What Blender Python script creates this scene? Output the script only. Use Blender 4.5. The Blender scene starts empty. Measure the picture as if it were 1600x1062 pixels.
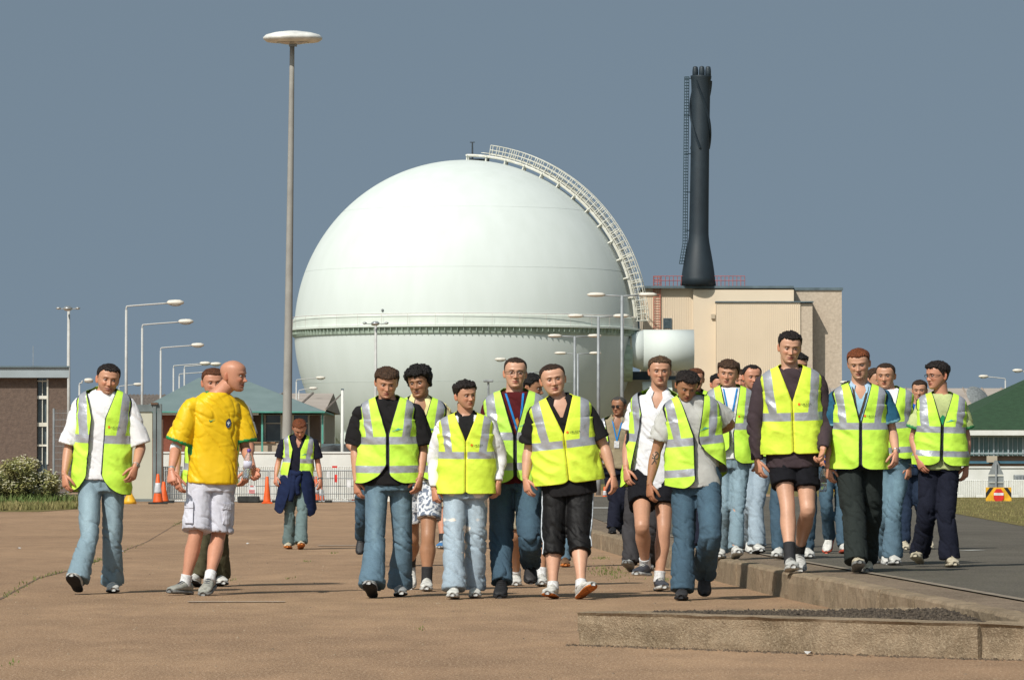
import bpy, math, random
import numpy as np
from mathutils import Vector, Matrix, noise as mnoise
from mathutils.bvhtree import BVHTree

# ------------------------------------------------------------------ camera, sky, sun, exposure
SC = bpy.context.scene
COL = SC.collection
F = 8200.0            # focal length in photo pixels (photo 1600 wide)
HY = 740.0            # horizon row
CH = 0.95             # camera height (m)
cam_d = bpy.data.cameras.new('camera'); cam = bpy.data.objects.new('camera', cam_d); COL.objects.link(cam)
cam_d.sensor_width = 36.0; cam_d.lens = F / 1600 * 36
cam_d.clip_start = 0.5; cam_d.clip_end = 20000
cam.location = (0, 0, CH)
cam.rotation_euler = (math.radians(90) + math.atan((HY - 531) / F), 0, 0)
SC.camera = cam
SUN = Vector((-0.36, -0.61, 0.70)).normalized()
sl = bpy.data.lights.new('sun', 'SUN'); so = bpy.data.objects.new('sun', sl); COL.objects.link(so)
sl.energy = 4.3; sl.angle = math.radians(0.53); sl.color = (1.0, 0.95, 0.87)
so.rotation_euler = SUN.to_track_quat('Z', 'Y').to_euler()
so.location = (-20, -20, 40)
SC.view_settings.view_transform = 'Standard'; SC.view_settings.look = 'None'
SC.view_settings.gamma = 1; SC.view_settings.exposure = 0.0
SC.view_settings.use_curve_mapping = False
W = bpy.data.worlds.new('World'); SC.world = W; W.use_nodes = True
nt = W.node_tree; nt.nodes.clear()
wo = nt.nodes.new('ShaderNodeOutputWorld'); bg = nt.nodes.new('ShaderNodeBackground')
sky = nt.nodes.new('ShaderNodeTexSky'); sky.sky_type = 'NISHITA'; sky.sun_disc = False
sky.sun_elevation = math.asin(SUN.z); sky.sun_rotation = math.atan2(SUN.x, SUN.y)
sky.air_density = 1.0; sky.dust_density = 1.5; sky.ozone_density = 1.0
tc = nt.nodes.new('ShaderNodeTexCoord'); sep = nt.nodes.new('ShaderNodeSeparateXYZ'); cmb = nt.nodes.new('ShaderNodeCombineXYZ')
ab = nt.nodes.new('ShaderNodeMath'); ab.operation = 'MULTIPLY_ADD'; ab.inputs[1].default_value = 0.6; ab.inputs[2].default_value = 0.42
nt.links.new(tc.outputs['Generated'], sep.inputs[0])
nt.links.new(sep.outputs[0], cmb.inputs[0]); nt.links.new(sep.outputs[1], cmb.inputs[1])
nt.links.new(sep.outputs[2], ab.inputs[0]); nt.links.new(ab.outputs[0], cmb.inputs[2])
nrm = nt.nodes.new('ShaderNodeVectorMath'); nrm.operation = 'NORMALIZE'
nt.links.new(cmb.outputs[0], nrm.inputs[0]); nt.links.new(nrm.outputs[0], sky.inputs[0])
hs = nt.nodes.new('ShaderNodeHueSaturation'); hs.inputs['Saturation'].default_value = 0.48; hs.inputs['Value'].default_value = 1.0
gr = nt.nodes.new('ShaderNodeMixRGB'); gr.blend_type = 'MULTIPLY'; gr.inputs[0].default_value = 1; gr.inputs[2].default_value = (0.68, 0.80, 0.82, 1)
nt.links.new(sky.outputs[0], hs.inputs['Color']); nt.links.new(hs.outputs[0], gr.inputs[1])
nt.links.new(gr.outputs[0], bg.inputs[0]); bg.inputs[1].default_value = 0.11
nt.links.new(bg.outputs[0], wo.inputs[0])

# ------------------------------------------------------------------ helpers
def W3(px, py, Y):
    return Vector(((px - 800) / F * Y, Y, CH - (py - HY) / F * Y))
def WX(px, Y): return (px - 800) / F * Y
def WZ(py, Y): return CH - (py - HY) / F * Y
def GY(py, z=0.0): return (CH - z) * F / (py - HY)

def s2l(c):
    return tuple((x / 12.92 if x <= 0.04045 else ((x + 0.055) / 1.055) ** 2.4) for x in c)
def rgb(r, g, b): return s2l((r / 255, g / 255, b / 255))

MATS = {}
def mat(name, col, rough=0.8, metal=0.0, nscale=6.0, namt=0.15, bump=0.0, bscale=60.0, col2=None, spec=0.5,
        attr=None, trans=0.0, stretch=None, detail=4, fold=0.0):
    if name in MATS: return MATS[name]
    m = bpy.data.materials.new(name); m.use_nodes = True; t = m.node_tree; N = t.nodes; L = t.links
    b = N['Principled BSDF']; b.inputs['Roughness'].default_value = rough; b.inputs['Metallic'].default_value = metal
    b.inputs['Specular IOR Level'].default_value = spec
    if trans:
        b.inputs['Transmission Weight'].default_value = trans; b.inputs['IOR'].default_value = 1.33
    tcn = N.new('ShaderNodeTexCoord'); mp = N.new('ShaderNodeMapping')
    L.new(tcn.outputs['Object'], mp.inputs[0])
    if stretch: mp.inputs['Scale'].default_value = stretch
    nz = N.new('ShaderNodeTexNoise'); nz.inputs['Scale'].default_value = nscale; nz.inputs['Detail'].default_value = detail
    L.new(mp.outputs[0], nz.inputs[0])
    rmp = N.new('ShaderNodeValToRGB')
    c = tuple(col); c2 = tuple(col2) if col2 else tuple(min(1, x * (1 - 2 * namt)) for x in c)
    c1 = c if col2 else tuple(min(1, x * (1 + namt)) for x in c)
    rmp.color_ramp.elements[0].position = 0.3; rmp.color_ramp.elements[1].position = 0.7
    rmp.color_ramp.elements[0].color = (*c2, 1); rmp.color_ramp.elements[1].color = (*c1, 1)
    L.new(nz.outputs[0], rmp.inputs[0]); out = rmp.outputs[0]
    if attr:
        at = N.new('ShaderNodeAttribute'); at.attribute_name = attr
        mx = N.new('ShaderNodeMixRGB'); mx.blend_type = 'MULTIPLY'; mx.inputs[0].default_value = 1
        L.new(out, mx.inputs[1]); L.new(at.outputs['Color'], mx.inputs[2]); out = mx.outputs[0]
    L.new(out, b.inputs['Base Color'])
    if bump:
        n2 = N.new('ShaderNodeTexNoise'); n2.inputs['Scale'].default_value = bscale; n2.inputs['Detail'].default_value = 3
        L.new(mp.outputs[0], n2.inputs[0])
        bp = N.new('ShaderNodeBump'); bp.inputs['Strength'].default_value = 1.0; bp.inputs['Distance'].default_value = bump
        L.new(n2.outputs[0], bp.inputs['Height']); L.new(bp.outputs[0], b.inputs['Normal'])
        if fold:
            mp2 = N.new('ShaderNodeMapping'); mp2.inputs['Scale'].default_value = (1, 1, 1.7); mp2.inputs['Rotation'].default_value = (0, .5, 0); L.new(tcn.outputs['Object'], mp2.inputs[0])
            n3 = N.new('ShaderNodeTexNoise'); n3.noise_type = 'RIDGED_MULTIFRACTAL'; n3.inputs['Scale'].default_value = 8.5; n3.inputs['Detail'].default_value = 1.5; n3.inputs['Distortion'].default_value = .5; L.new(mp2.outputs[0], n3.inputs[0])
            b3 = N.new('ShaderNodeBump'); b3.inputs['Strength'].default_value = .8; b3.inputs['Distance'].default_value = fold; L.new(n3.outputs[0], b3.inputs['Height']); L.new(b3.outputs[0], bp.inputs['Normal'])
    MATS[name] = m
    return m

def tag(o, label=None, cat=None, group=None, kind=None):
    if label: o['label'] = label
    if cat: o['category'] = cat
    if group: o['group'] = group
    if kind: o['kind'] = kind
    return o
def empty(name, loc, rz=0.0, label=None, cat=None, group=None):
    o = bpy.data.objects.new(name, None); COL.objects.link(o); o.location = loc; o.rotation_euler = (0, 0, rz)
    o.empty_display_size = 0.2
    return tag(o, label, cat, group)
def mkobj(name, me, parent=None):
    o = bpy.data.objects.new(name, me); COL.objects.link(o)
    if parent: o.parent = parent
    return o
def copy_tree(o, parent=None):
    c = o.copy(); COL.objects.link(c)
    if parent: c.parent = parent
    for ch in [x for x in COL.objects if x.parent == o]: copy_tree(ch, c)
    return c

class MB:
    """collects shapes into ONE mesh"""
    def __init__(s): s.v = []; s.f = []; s.m = []
    def add(s, V, Fc, mi=0):
        k = len(s.v); s.v.extend([tuple(p) for p in V]); s.f.extend([tuple(i + k for i in q) for q in Fc]); s.m.extend([mi] * len(Fc)); return s
    def box(s, x0, x1, y0, y1, z0, z1, mi=0, R=None):
        V = [Vector((x, y, z)) for z in (z0, z1) for x, y in ((x0, y0), (x1, y0), (x1, y1), (x0, y1))]
        if R is not None: V = [R @ p for p in V]
        return s.add(V, [(0, 3, 2, 1), (4, 5, 6, 7), (0, 1, 5, 4), (1, 2, 6, 5), (2, 3, 7, 6), (3, 0, 4, 7)], mi)
    def prism(s, pts, z0, z1, mi=0):
        n = len(pts); V = [(p[0], p[1], z0) for p in pts] + [(p[0], p[1], z1) for p in pts]
        return s.add(V, [tuple(range(n - 1, -1, -1)), tuple(range(n, 2 * n))] + [(i, (i + 1) % n, n + (i + 1) % n, n + i) for i in range(n)], mi)
    def cyl(s, a, b, r0, r1=None, n=12, mi=0):
        V, Fc = tube([Vector(a), Vector(b)], [r0, r0 if r1 is None else r1], n=n, sub=1); return s.add(V, Fc, mi)
    def path(s, pts, r, n=6, mi=0, sub=1):
        V, Fc = tube([Vector(p) for p in pts], r if isinstance(r, list) else [r] * len(pts), n=n, sub=sub); return s.add(V, Fc, mi)
    def lathe(s, prof, c=(0, 0, 0), n=24, mi=0, sx=1, sy=1):
        V = []; Fc = []
        for r, z in prof:
            for k in range(n):
                a = 2 * math.pi * k / n; V.append((c[0] + r * sx * math.cos(a), c[1] + r * sy * math.sin(a), c[2] + z))
        m = len(prof)
        for i in range(m - 1):
            for k in range(n):
                Fc.append((i * n + k, i * n + (k + 1) % n, (i + 1) * n + (k + 1) % n, (i + 1) * n + k))
        Fc.append(tuple(range(n - 1, -1, -1))); Fc.append(tuple(range((m - 1) * n, m * n)))
        return s.add(V, Fc, mi)
    def sphere(s, c, r, n=16, mi=0, sc=(1, 1, 1)):
        prof = [(max(1e-4, math.sin(math.pi * i / (n // 2))) , -math.cos(math.pi * i / (n // 2))) for i in range(n // 2 + 1)]
        V = []; Fc = []
        for rr, z in prof:
            for k in range(n):
                a = 2 * math.pi * k / n; V.append((c[0] + r * sc[0] * rr * math.cos(a), c[1] + r * sc[1] * rr * math.sin(a), c[2] + r * sc[2] * z))
        for i in range(len(prof) - 1):
            for k in range(n): Fc.append((i * n + k, i * n + (k + 1) % n, (i + 1) * n + (k + 1) % n, (i + 1) * n + k))
        return s.add(V, Fc, mi)
    def build(s, name, mats, parent=None, smooth=False, bevel=0.0):
        me = bpy.data.meshes.new(name); me.from_pydata(s.v, [], s.f)
        ml = mats if isinstance(mats, (list, tuple)) else [mats]
        for m in ml: me.materials.append(m)
        if len(ml) > 1: me.polygons.foreach_set('material_index', s.m)
        if smooth: me.polygons.foreach_set('use_smooth', [True] * len(me.polygons))
        me.update()
        o = mkobj(name, me, parent)
        if bevel:
            b = o.modifiers.new('bevel', 'BEVEL'); b.width = bevel; b.segments = 2; b.limit_method = 'ANGLE'
        return o

def catmull(P, sub):
    if sub <= 1 or len(P) < 3: 
        if sub <= 1: return np.array(P, float)
    P = np.array(P, float); n = len(P); out = []
    for i in range(n - 1):
        p0 = P[max(i - 1, 0)]; p1 = P[i]; p2 = P[i + 1]; p3 = P[min(i + 2, n - 1)]
        for k in range(sub):
            t = k / sub
            out.append(0.5 * ((2 * p1) + (-p0 + p2) * t + (2 * p0 - 5 * p1 + 4 * p2 - p3) * t * t + (-p0 + 3 * p1 - 3 * p2 + p3) * t ** 3))
    out.append(P[-1]); return np.array(out)

def tube(pts, rad, n=12, ref=None, sub=4, rnd=False):
    P = catmull([tuple(p) for p in pts], sub)
    R = catmull([(r, r) if not isinstance(r, (tuple, list)) else tuple(r) for r in rad], sub)
    T = np.gradient(P, axis=0) if len(P) > 2 else np.array([P[1] - P[0]] * 2)
    T = T / (np.linalg.norm(T, axis=1)[:, None] + 1e-9)
    if ref is None:
        cand = [np.array((1., 0, 0)), np.array((0, 1., 0)), np.array((0, 0, 1.))]
        ref = min(cand, key=lambda c: np.max(np.abs(T @ c)))
    ref = np.array(ref, float)
    A = ref[None, :] - T * (T @ ref)[:, None]; A = A / (np.linalg.norm(A, axis=1)[:, None] + 1e-9)
    B = np.cross(T, A)
    if rnd:   # rounded tip
        r = R[-1]; e = P[-1] + T[-1] * r[0] * 0.6
        P = np.vstack([P, P[-1] + T[-1] * r[0] * 0.4, e]); A = np.vstack([A, A[-1], A[-1]]); B = np.vstack([B, B[-1], B[-1]])
        R = np.vstack([R, r * 0.75, r * 0.35])
    m = len(P); th = np.arange(n) * 2 * math.pi / n
    V = P[:, None, :] + A[:, None, :] * (R[:, 0][:, None] * np.cos(th))[:, :, None] + B[:, None, :] * (R[:, 1][:, None] * np.sin(th))[:, :, None]
    V = V.reshape(-1, 3); Fc = []
    for i in range(m - 1):
        for k in range(n):
            Fc.append((i * n + k, i * n + (k + 1) % n, (i + 1) * n + (k + 1) % n, (i + 1) * n + k))
    V = np.vstack([V, P[0], P[-1]]); c0 = m * n; c1 = c0 + 1
    for k in range(n):
        Fc.append((c0, (k + 1) % n, k)); Fc.append((c1, (m - 1) * n + k, (m - 1) * n + (k + 1) % n))
    return V, Fc

def vn(P, seed=0):
    """value noise in [-1,1], numpy"""
    P = np.asarray(P, float) + 1000.0
    I = np.floor(P).astype(np.int64); f = P - I; u = f * f * (3 - 2 * f); r = np.zeros(len(P))
    for dx in (0, 1):
        for dy in (0, 1):
            for dz in (0, 1):
                h = (I[:, 0] + dx) * 73856093 ^ (I[:, 1] + dy) * 19349663 ^ (I[:, 2] + dz) * 83492791 ^ (seed * 2654435761 & 0xffffffff)
                h &= 0xffffffff; h = (h ^ (h >> 15)) * 2246822519 & 0xffffffff; h = (h ^ (h >> 13)) * 3266489917 & 0xffffffff; h ^= h >> 16
                w = (u[:, 0] if dx else 1 - u[:, 0]) * (u[:, 1] if dy else 1 - u[:, 1]) * (u[:, 2] if dz else 1 - u[:, 2])
                r += w * (h / 0xffffffff * 2 - 1)
    return r

def co(me):
    a = np.empty(len(me.vertices) * 3, np.float32); me.vertices.foreach_get('co', a); return a.reshape(-1, 3).astype(float)
def nor(me):
    a = np.empty(len(me.vertices) * 3, np.float32); me.vertices.foreach_get('normal', a); return a.reshape(-1, 3).astype(float)
def setco(me, a):
    me.vertices.foreach_set('co', np.asarray(a, np.float32).ravel()); me.update()
def smoothall(me): me.polygons.foreach_set('use_smooth', np.ones(len(me.polygons), bool))
def setcol(me, C, name='Col'):
    at = me.attributes.new(name, 'FLOAT_COLOR', 'POINT')
    C = np.asarray(C, np.float32)
    if C.shape[1] == 3: C = np.hstack([C, np.ones((len(C), 1), np.float32)])
    at.data.foreach_set('color', C.ravel())

def remesh(parts, voxel, smooth=3):
    V = []; Fc = []
    for v, f in parts:
        k = sum(len(a) for a in V); V.append(np.asarray(v, float)); Fc.extend([tuple(i + k for i in q) for q in f])
    V = np.vstack(V)
    me = bpy.data.meshes.new('tmp'); me.from_pydata(V.tolist(), [], Fc); o = bpy.data.objects.new('tmp', me)
    COL.objects.link(o)
    r = o.modifiers.new('r', 'REMESH'); r.mode = 'VOXEL'; r.voxel_size = voxel
    if smooth:
        s = o.modifiers.new('s', 'SMOOTH'); s.factor = 0.6; s.iterations = smooth
    dg = bpy.context.evaluated_depsgraph_get(); oe = o.evaluated_get(dg)
    out = bpy.data.meshes.new_from_object(oe)
    bpy.data.objects.remove(o); bpy.data.meshes.remove(me)
    return out
def faces_of(me):
    return [tuple(p.vertices) for p in me.polygons]
# ------------------------------------------------------------------ people
T_D = [-.085, -.06, -.035, -.01, .03, .09, .2, .33, .43, .53, .62, .75]
T_A = [.056, .072, .112, .150, .172, .176, .162, .150, .155, .170, .172, .172]
T_B = [.060, .066, .076, .086, .098, .112, .118, .108, .110, .116, .118, .118]
V_D = [-.088, -.072, -.056, -.040, -.020, .01, .05, .12, .22, .33, .45, .60, .75]
V_A = [.072, .100, .140, .172, .198, .215, .212, .197, .198, .208, .215, .222, .228]
V_B = [.078, .086, .098, .108, .118, .128, .140, .152, .160, .162, .164, .168, .172]

class Torso:
    def __init__(s, S, Hp, r0, r1, sc):
        s.S = np.array(S); s.H = np.array(Hp); s.L = np.linalg.norm(s.S - s.H); s.Z = (s.S - s.H) / s.L
        s.r0 = np.array(r0); s.r1 = np.array(r1); s.k = s.L / .53; s.sc = sc
    def pts(s, d, a, b, th, n=2.5):
        """arrays: d in table metres, returns points"""
        d = np.asarray(d, float); t = np.clip(d / .53, 0, 1)[..., None]
        R = s.r0 * (1 - t) + s.r1 * t; R = R - (R @ s.Z)[..., None] * s.Z; R = R / np.linalg.norm(R, axis=-1)[..., None]
        B = np.cross(s.Z, R)
        c = s.S - s.Z * (d * s.k)[..., None]
        c = c + B * (0.012 * np.sin(np.clip(d, 0, .53) / .53 * math.pi) - .012)[..., None]
        cc, ss = np.cos(th), np.sin(th)
        x = a * s.sc * np.sign(cc) * np.abs(cc) ** (2 / n); y = b * s.sc * np.sign(ss) * np.abs(ss) ** (2 / n)
        return c + R * x[..., None] + B * y[..., None]
    def loft(s, d0, d1, off=0.0, boxy=None, m=16, n=28, bb=0.0, DA=None):
        ds = np.linspace(d0, d1, m); th = np.arange(n) * 2 * math.pi / n
        D, TH = np.meshgrid(ds, th, indexing='ij')
        a = np.interp(D, T_D, T_A) + off; b = np.interp(D, T_D, T_B) + off + bb * np.clip(D / .3, 0, 1)
        if boxy: a = np.where(D > .09, np.maximum(a, boxy), a)
        V = s.pts(D, a, b, TH).reshape(-1, 3); Fc = []
        for i in range(m - 1):
            for k in range(n): Fc.append((i * n + k, (i + 1) * n + k, (i + 1) * n + (k + 1) % n, i * n + (k + 1) % n))
        Fc.append(tuple(range(n))); Fc.append(tuple(range(m * n - 1, (m - 1) * n - 1, -1)))
        return V, Fc
    def inv(s, P):
        """world -> (x,d,y) approx in table metres"""
        P = np.asarray(P) - s.S; d = -(P @ s.Z) / s.k
        t = np.clip(d / .53, 0, 1)[:, None]; R = s.r0 * (1 - t) + s.r1 * t
        R = R - (R @ s.Z)[:, None] * s.Z; R /= np.linalg.norm(R, axis=1)[:, None]; B = np.cross(s.Z, R)
        return (P * R).sum(1) / s.sc, d, (P * B).sum(1) / s.sc

def shell(T, d0, hem, xL, xR, w=1.0, N=120, M=84, rnd=.09, flare=0.0, bk=1.0, hemL=None, hemR=None):
    """open garment shell round the torso; xL(d), xR(d) are the front edges (table metres)"""
    j = np.linspace(0, 1, N)[None, :]; t = np.linspace(0, 1, M)[:, None]
    def A(d): return np.interp(d, V_D, V_A) * np.where(d > .1, w, 1.0) + flare * np.clip((d - .3) / .3, 0, 2)
    def Bv(d): return np.interp(d, V_D, V_B) * bk + flare * .6 * np.clip((d - .3) / .3, 0, 2)
    per = 1.15  # rough perimeter
    e = np.minimum(j, 1 - j) * per
    hl = hem if hemL is None else hemL; hr = hem if hemR is None else hemR
    hj = np.where(j < .25, hr + (hem - hr) * (j / .25), np.where(j > .75, hem + (hl - hem) * ((j - .75) / .25), hem))
    q = np.clip(1 - e / rnd, 0, 1) if rnd > 0 else e * 0
    hj = hj - rnd * (1 - np.sqrt(1 - q * q * .98))
    D = d0 + t * (hj - d0)
    a = A(D); n = 2.5
    def ang(x): return np.arccos(np.clip(np.sign(x) * np.abs(np.clip(x / a, -1, 1)) ** (n / 2), -1, 1))
    thR = -ang(np.minimum(xR(D), a * .995)); thL = -ang(np.maximum(xL(D), -a * .995))   # in [-pi,0]
    TH = thR + (thL + 2 * math.pi - thR) * j
    V = T.pts(D, a, Bv(D), TH)
    cc = np.cos(TH); x = a * np.sign(cc) * np.abs(cc) ** (2 / n)
    edge = np.minimum(np.abs(x - xR(D)) + np.where(np.sin(TH) > 0, 1, 0), np.abs(x - xL(D)) + np.where(np.sin(TH) > 0, 1, 0))
    edge = np.minimum(edge, (hj - D) * 1.0)
    edge = np.minimum(edge, j * per * 1.0 + 0 * D); edge = np.minimum(edge, (1 - j) * per + 0 * D)
    Fc = []
    for i in range(M - 1):
        for k in range(N - 1): Fc.append((i * N + k, (i + 1) * N + k, (i + 1) * N + k + 1, i * N + k + 1))
    return V.reshape(-1, 3), Fc, x.reshape(-1), D.reshape(-1), edge.reshape(-1), np.broadcast_to(np.sin(TH), D.shape).reshape(-1)

# ---- vest material: stripes from stored pattern coordinates
def vest_mat(kind, dirty=0.0, hue=0):
    nm = 'hi_vis_%s_%d' % (kind, hue)
    if nm in MATS: return MATS[nm]
    m = bpy.data.materials.new(nm); m.use_nodes = True; t = m.node_tree; N = t.nodes; L = t.links; b = N['Principled BSDF']
    def mth(op, a, c=None, cl=False):
        n = N.new('ShaderNodeMath'); n.operation = op; n.use_clamp = cl
        for i, v in enumerate((a, c)):
            if v is None: continue
            if isinstance(v, (int, float)): n.inputs[i].default_value = v
            else: L.new(v, n.inputs[i])
        return n.outputs[0]
    at = N.new('ShaderNodeAttribute'); at.attribute_name = 'pat'; sp = N.new('ShaderNodeSeparateColor'); L.new(at.outputs['Color'], sp.inputs[0])
    x, d, e = sp.outputs[0], sp.outputs[1], sp.outputs[2]
    ax = mth('ABSOLUTE', x)
    def band(v, c, hw): return mth('LESS_THAN', mth('ABSOLUTE', mth('SUBTRACT', v, c)), hw)
    s1 = .275 if kind == 'A' else .255
    h1 = band(d, s1, .029)
    xc = mth('SUBTRACT', .166, mth('MULTIPLY', d, .13))
    vt = mth('MULTIPLY', mth('LESS_THAN', mth('ABSOLUTE', mth('SUBTRACT', ax, xc)), .030), mth('LESS_THAN', d, s1))
    msk = mth('MAXIMUM', h1, vt)
    if kind == 'B': msk = mth('MAXIMUM', msk, band(d, .475, .027))
    tcn = N.new('ShaderNodeTexCoord'); nz = N.new('ShaderNodeTexNoise'); nz.inputs['Scale'].default_value = 5; nz.inputs['Detail'].default_value = 5
    L.new(tcn.outputs['Object'], nz.inputs[0])
    ry = N.new('ShaderNodeValToRGB'); ry.color_ramp.elements[0].position = .3; ry.color_ramp.elements[1].position = .7
    y0 = [(.50, .81, .055), (.61, .81, .050), (.45, .77, .085)][hue]; y1 = [(.57, .88, .075), (.69, .87, .065), (.53, .84, .11)][hue]
    ry.color_ramp.elements[0].color = (*y0, 1); ry.color_ramp.elements[1].color = (*y1, 1); L.new(nz.outputs[0], ry.inputs[0])
    rg = N.new('ShaderNodeValToRGB'); rg.color_ramp.elements[0].color = (.33, .34, .37, 1); rg.color_ramp.elements[1].color = (.52, .53, .57, 1)
    n3 = N.new('ShaderNodeTexNoise'); n3.inputs['Scale'].default_value = 18; L.new(tcn.outputs['Object'], n3.inputs[0]); L.new(n3.outputs[0], rg.inputs[0])
    mx = N.new('ShaderNodeMixRGB'); L.new(msk, mx.inputs[0]); L.new(ry.outputs[0], mx.inputs[1]); L.new(rg.outputs[0], mx.inputs[2])
    bd = mth('LESS_THAN', e, .0055)
    mx2 = N.new('ShaderNodeMixRGB'); L.new(bd, mx2.inputs[0]); L.new(mx.outputs[0], mx2.inputs[1])
    mx2.inputs[2].default_value = (.012, .014, .02, 1) if hue != 1 else (.75, .80, .05, 1)
    L.new(mx2.outputs[0], b.inputs['Base Color'])
    L.new(mth('SUBTRACT', .75, mth('MULTIPLY', msk, .38)), b.inputs['Roughness']); L.new(mth('MULTIPLY', msk, .35), b.inputs['Metallic'])
    n2 = N.new('ShaderNodeTexNoise'); n2.inputs['Scale'].default_value = 14; n2.inputs['Detail'].default_value = 3; L.new(tcn.outputs['Object'], n2.inputs[0])
    bp = N.new('ShaderNodeBump'); bp.inputs['Distance'].default_value = .010; bp.inputs['Strength'].default_value = .8
    L.new(n2.outputs[0], bp.inputs['Height']); L.new(bp.outputs[0], b.inputs['Normal'])
    n4 = N.new('ShaderNodeTexNoise'); n4.noise_type = 'RIDGED_MULTIFRACTAL'; n4.inputs['Scale'].default_value = 6; n4.inputs['Detail'].default_value = 1.2; n4.inputs['Distortion'].default_value = .6
    mp = N.new('ShaderNodeMapping'); mp.inputs['Scale'].default_value = (1, 1, .8); mp.inputs['Rotation'].default_value = (0, .4, 0); L.new(tcn.outputs['Object'], mp.inputs[0]); L.new(mp.outputs[0], n4.inputs[0])
    b4 = N.new('ShaderNodeBump'); b4.inputs['Distance'].default_value = .011; b4.inputs['Strength'].default_value = .7; L.new(n4.outputs[0], b4.inputs['Height']); L.new(b4.outputs[0], bp.inputs['Normal'])
    MATS[nm] = m
    return m

def skin_mat():
    return mat('skin', (1, 1, 1), rough=.46, nscale=40, namt=.05, bump=.0004, bscale=260, attr='Col', spec=.45)
def hair_mat():
    return mat('hair', (1, 1, 1), rough=.5, nscale=160, namt=.4, bump=.008, bscale=260, attr='Col', spec=.3, stretch=(1, 1, .35))
def cloth(name, c, rough=.9, bump=.0015, bs=300, namt=.10, ns=9):
    return mat(name, c, rough=rough, nscale=ns, namt=namt, bump=bump, bscale=bs, attr='Col', spec=.25, fold=.010)
def denim(name, c, fade):
    return cloth(name, c, bump=.002, bs=260, namt=.07, ns=130)

def head_grid(nu, nv):
    th = np.linspace(0, 2 * math.pi, nu, endpoint=False); ph = np.linspace(0.04, math.pi - .04, nv)
    PH, TH = np.meshgrid(ph, th, indexing='ij')
    d = np.stack([np.sin(PH) * np.sin(TH), -np.sin(PH) * np.cos(TH), np.cos(PH)], -1).reshape(-1, 3)
    Fc = []
    for i in range(nv - 1):
        for k in range(nu): Fc.append((i * nu + k, (i + 1) * nu + k, (i + 1) * nu + (k + 1) % nu, i * nu + (k + 1) % nu))
    Fc.append(tuple(range(nu))); Fc.append(tuple(range(nu * nv - 1, nu * (nv - 1) - 1, -1)))
    return d, Fc
HG = {}
def base_head(d, wid=1.0, jaw=1.0, feat=True, smile=0.0, nose=1.0):
    dx, dy_, dz = d[:, 0], d[:, 1], d[:, 2]
    ph = np.arccos(np.clip(dz, -1, 1)); Z = .113 * np.sign(np.cos(ph)) * np.abs(np.cos(ph)) ** .92
    az = np.arctan2(dx, -dy_)
    zk = [-.1132, -.111, -.106, -.098, -.085, -.066, -.04, -.01, .03, .06, .082, .097, .107, .1125]
    wk = [.010, .022, .032, .0405, .0495, .0585, .0675, .0730, .0780, .0775, .0690, .053, .034, .010]
    fk = [.066, .074, .081, .0855, .0855, .0875, .0895, .0895, .0935, .0915, .078, .056, .034, .012]
    bk = [-.040, -.028, -.014, .000, .018, .040, .064, .082, .098, .096, .080, .058, .036, .012]
    wj = 1 + (1 - jaw) * .25 * np.clip(-Z / .1, 0, 1)
    sm_ = lambda t: sum(np.interp(Z + o_ * np.clip((.113 - np.abs(Z)) / .02, 0, 1), zk, t) * w_ for o_, w_ in ((-.014, .12), (-.007, .22), (0, .32), (.007, .22), (.014, .12)))
    Wd = sm_(wk) * 1.085 * wid * wj; Fd = sm_(fk); Bk = sm_(bk)
    n = 2.25 - .15 * np.clip(-Z / .1, 0, 1)
    ca, sa = np.cos(az), np.sin(az)
    X = Wd * np.sign(sa) * np.abs(sa) ** (2 / n); hd = (Fd + Bk) / 2; Y = -(Fd - Bk) / 2 - hd * np.sign(ca) * np.abs(ca) ** (2 / n)
    w = np.clip((-d[:, 1] - .15) / .45, 0, 1); w = w * w * (3 - 2 * w)
    def G(cx, cz, sx, sz, sym=True):
        g = np.exp(-((X - cx) / sx) ** 2 - ((Z - cz) / sz) ** 2)
        if sym and cx: g = g + np.exp(-((X + cx) / sx) ** 2 - ((Z - cz) / sz) ** 2)
        return g
    if feat:
        dy = -.0068 * G(.028, .024, .026, .010) + .0120 * G(.031, .004, .0165, .012)
        ridge = np.exp(-(X / .0095) ** 2) * np.interp(Z, [-.046, -.036, -.028, .010, .028], [0, 1, 1, .22, 0])
        dy -= .0235 * nose * ridge; dy -= .007 * G(0, -.031, .011, .009) + .010 * G(.0125, -.0365, .0065, .0065)
        dy -= .0065 * G(0, -.0575, .020, .0055) + .007 * G(0, -.0705, .017, .006); dy += .005 * G(0, -.0645, .024 + .006 * smile, .0024)
        dy += .004 * G(0, -.083, .02, .005); dy -= .007 * G(0, -.097, .018, .011); dy += .003 * G(.024, -.045, .007, .012)
        dy -= (.004 + .005 * smile) * G(.041, -.024, .017, .016); dy += .003 * G(.032, -.052, .008, .016)
        Y = Y + dy * w
    return np.stack([X, Y, Z], 1)
def mix(a, b, m): return a * (1 - m[:, None]) + np.array(b)[None, :] * m[:, None]

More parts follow.
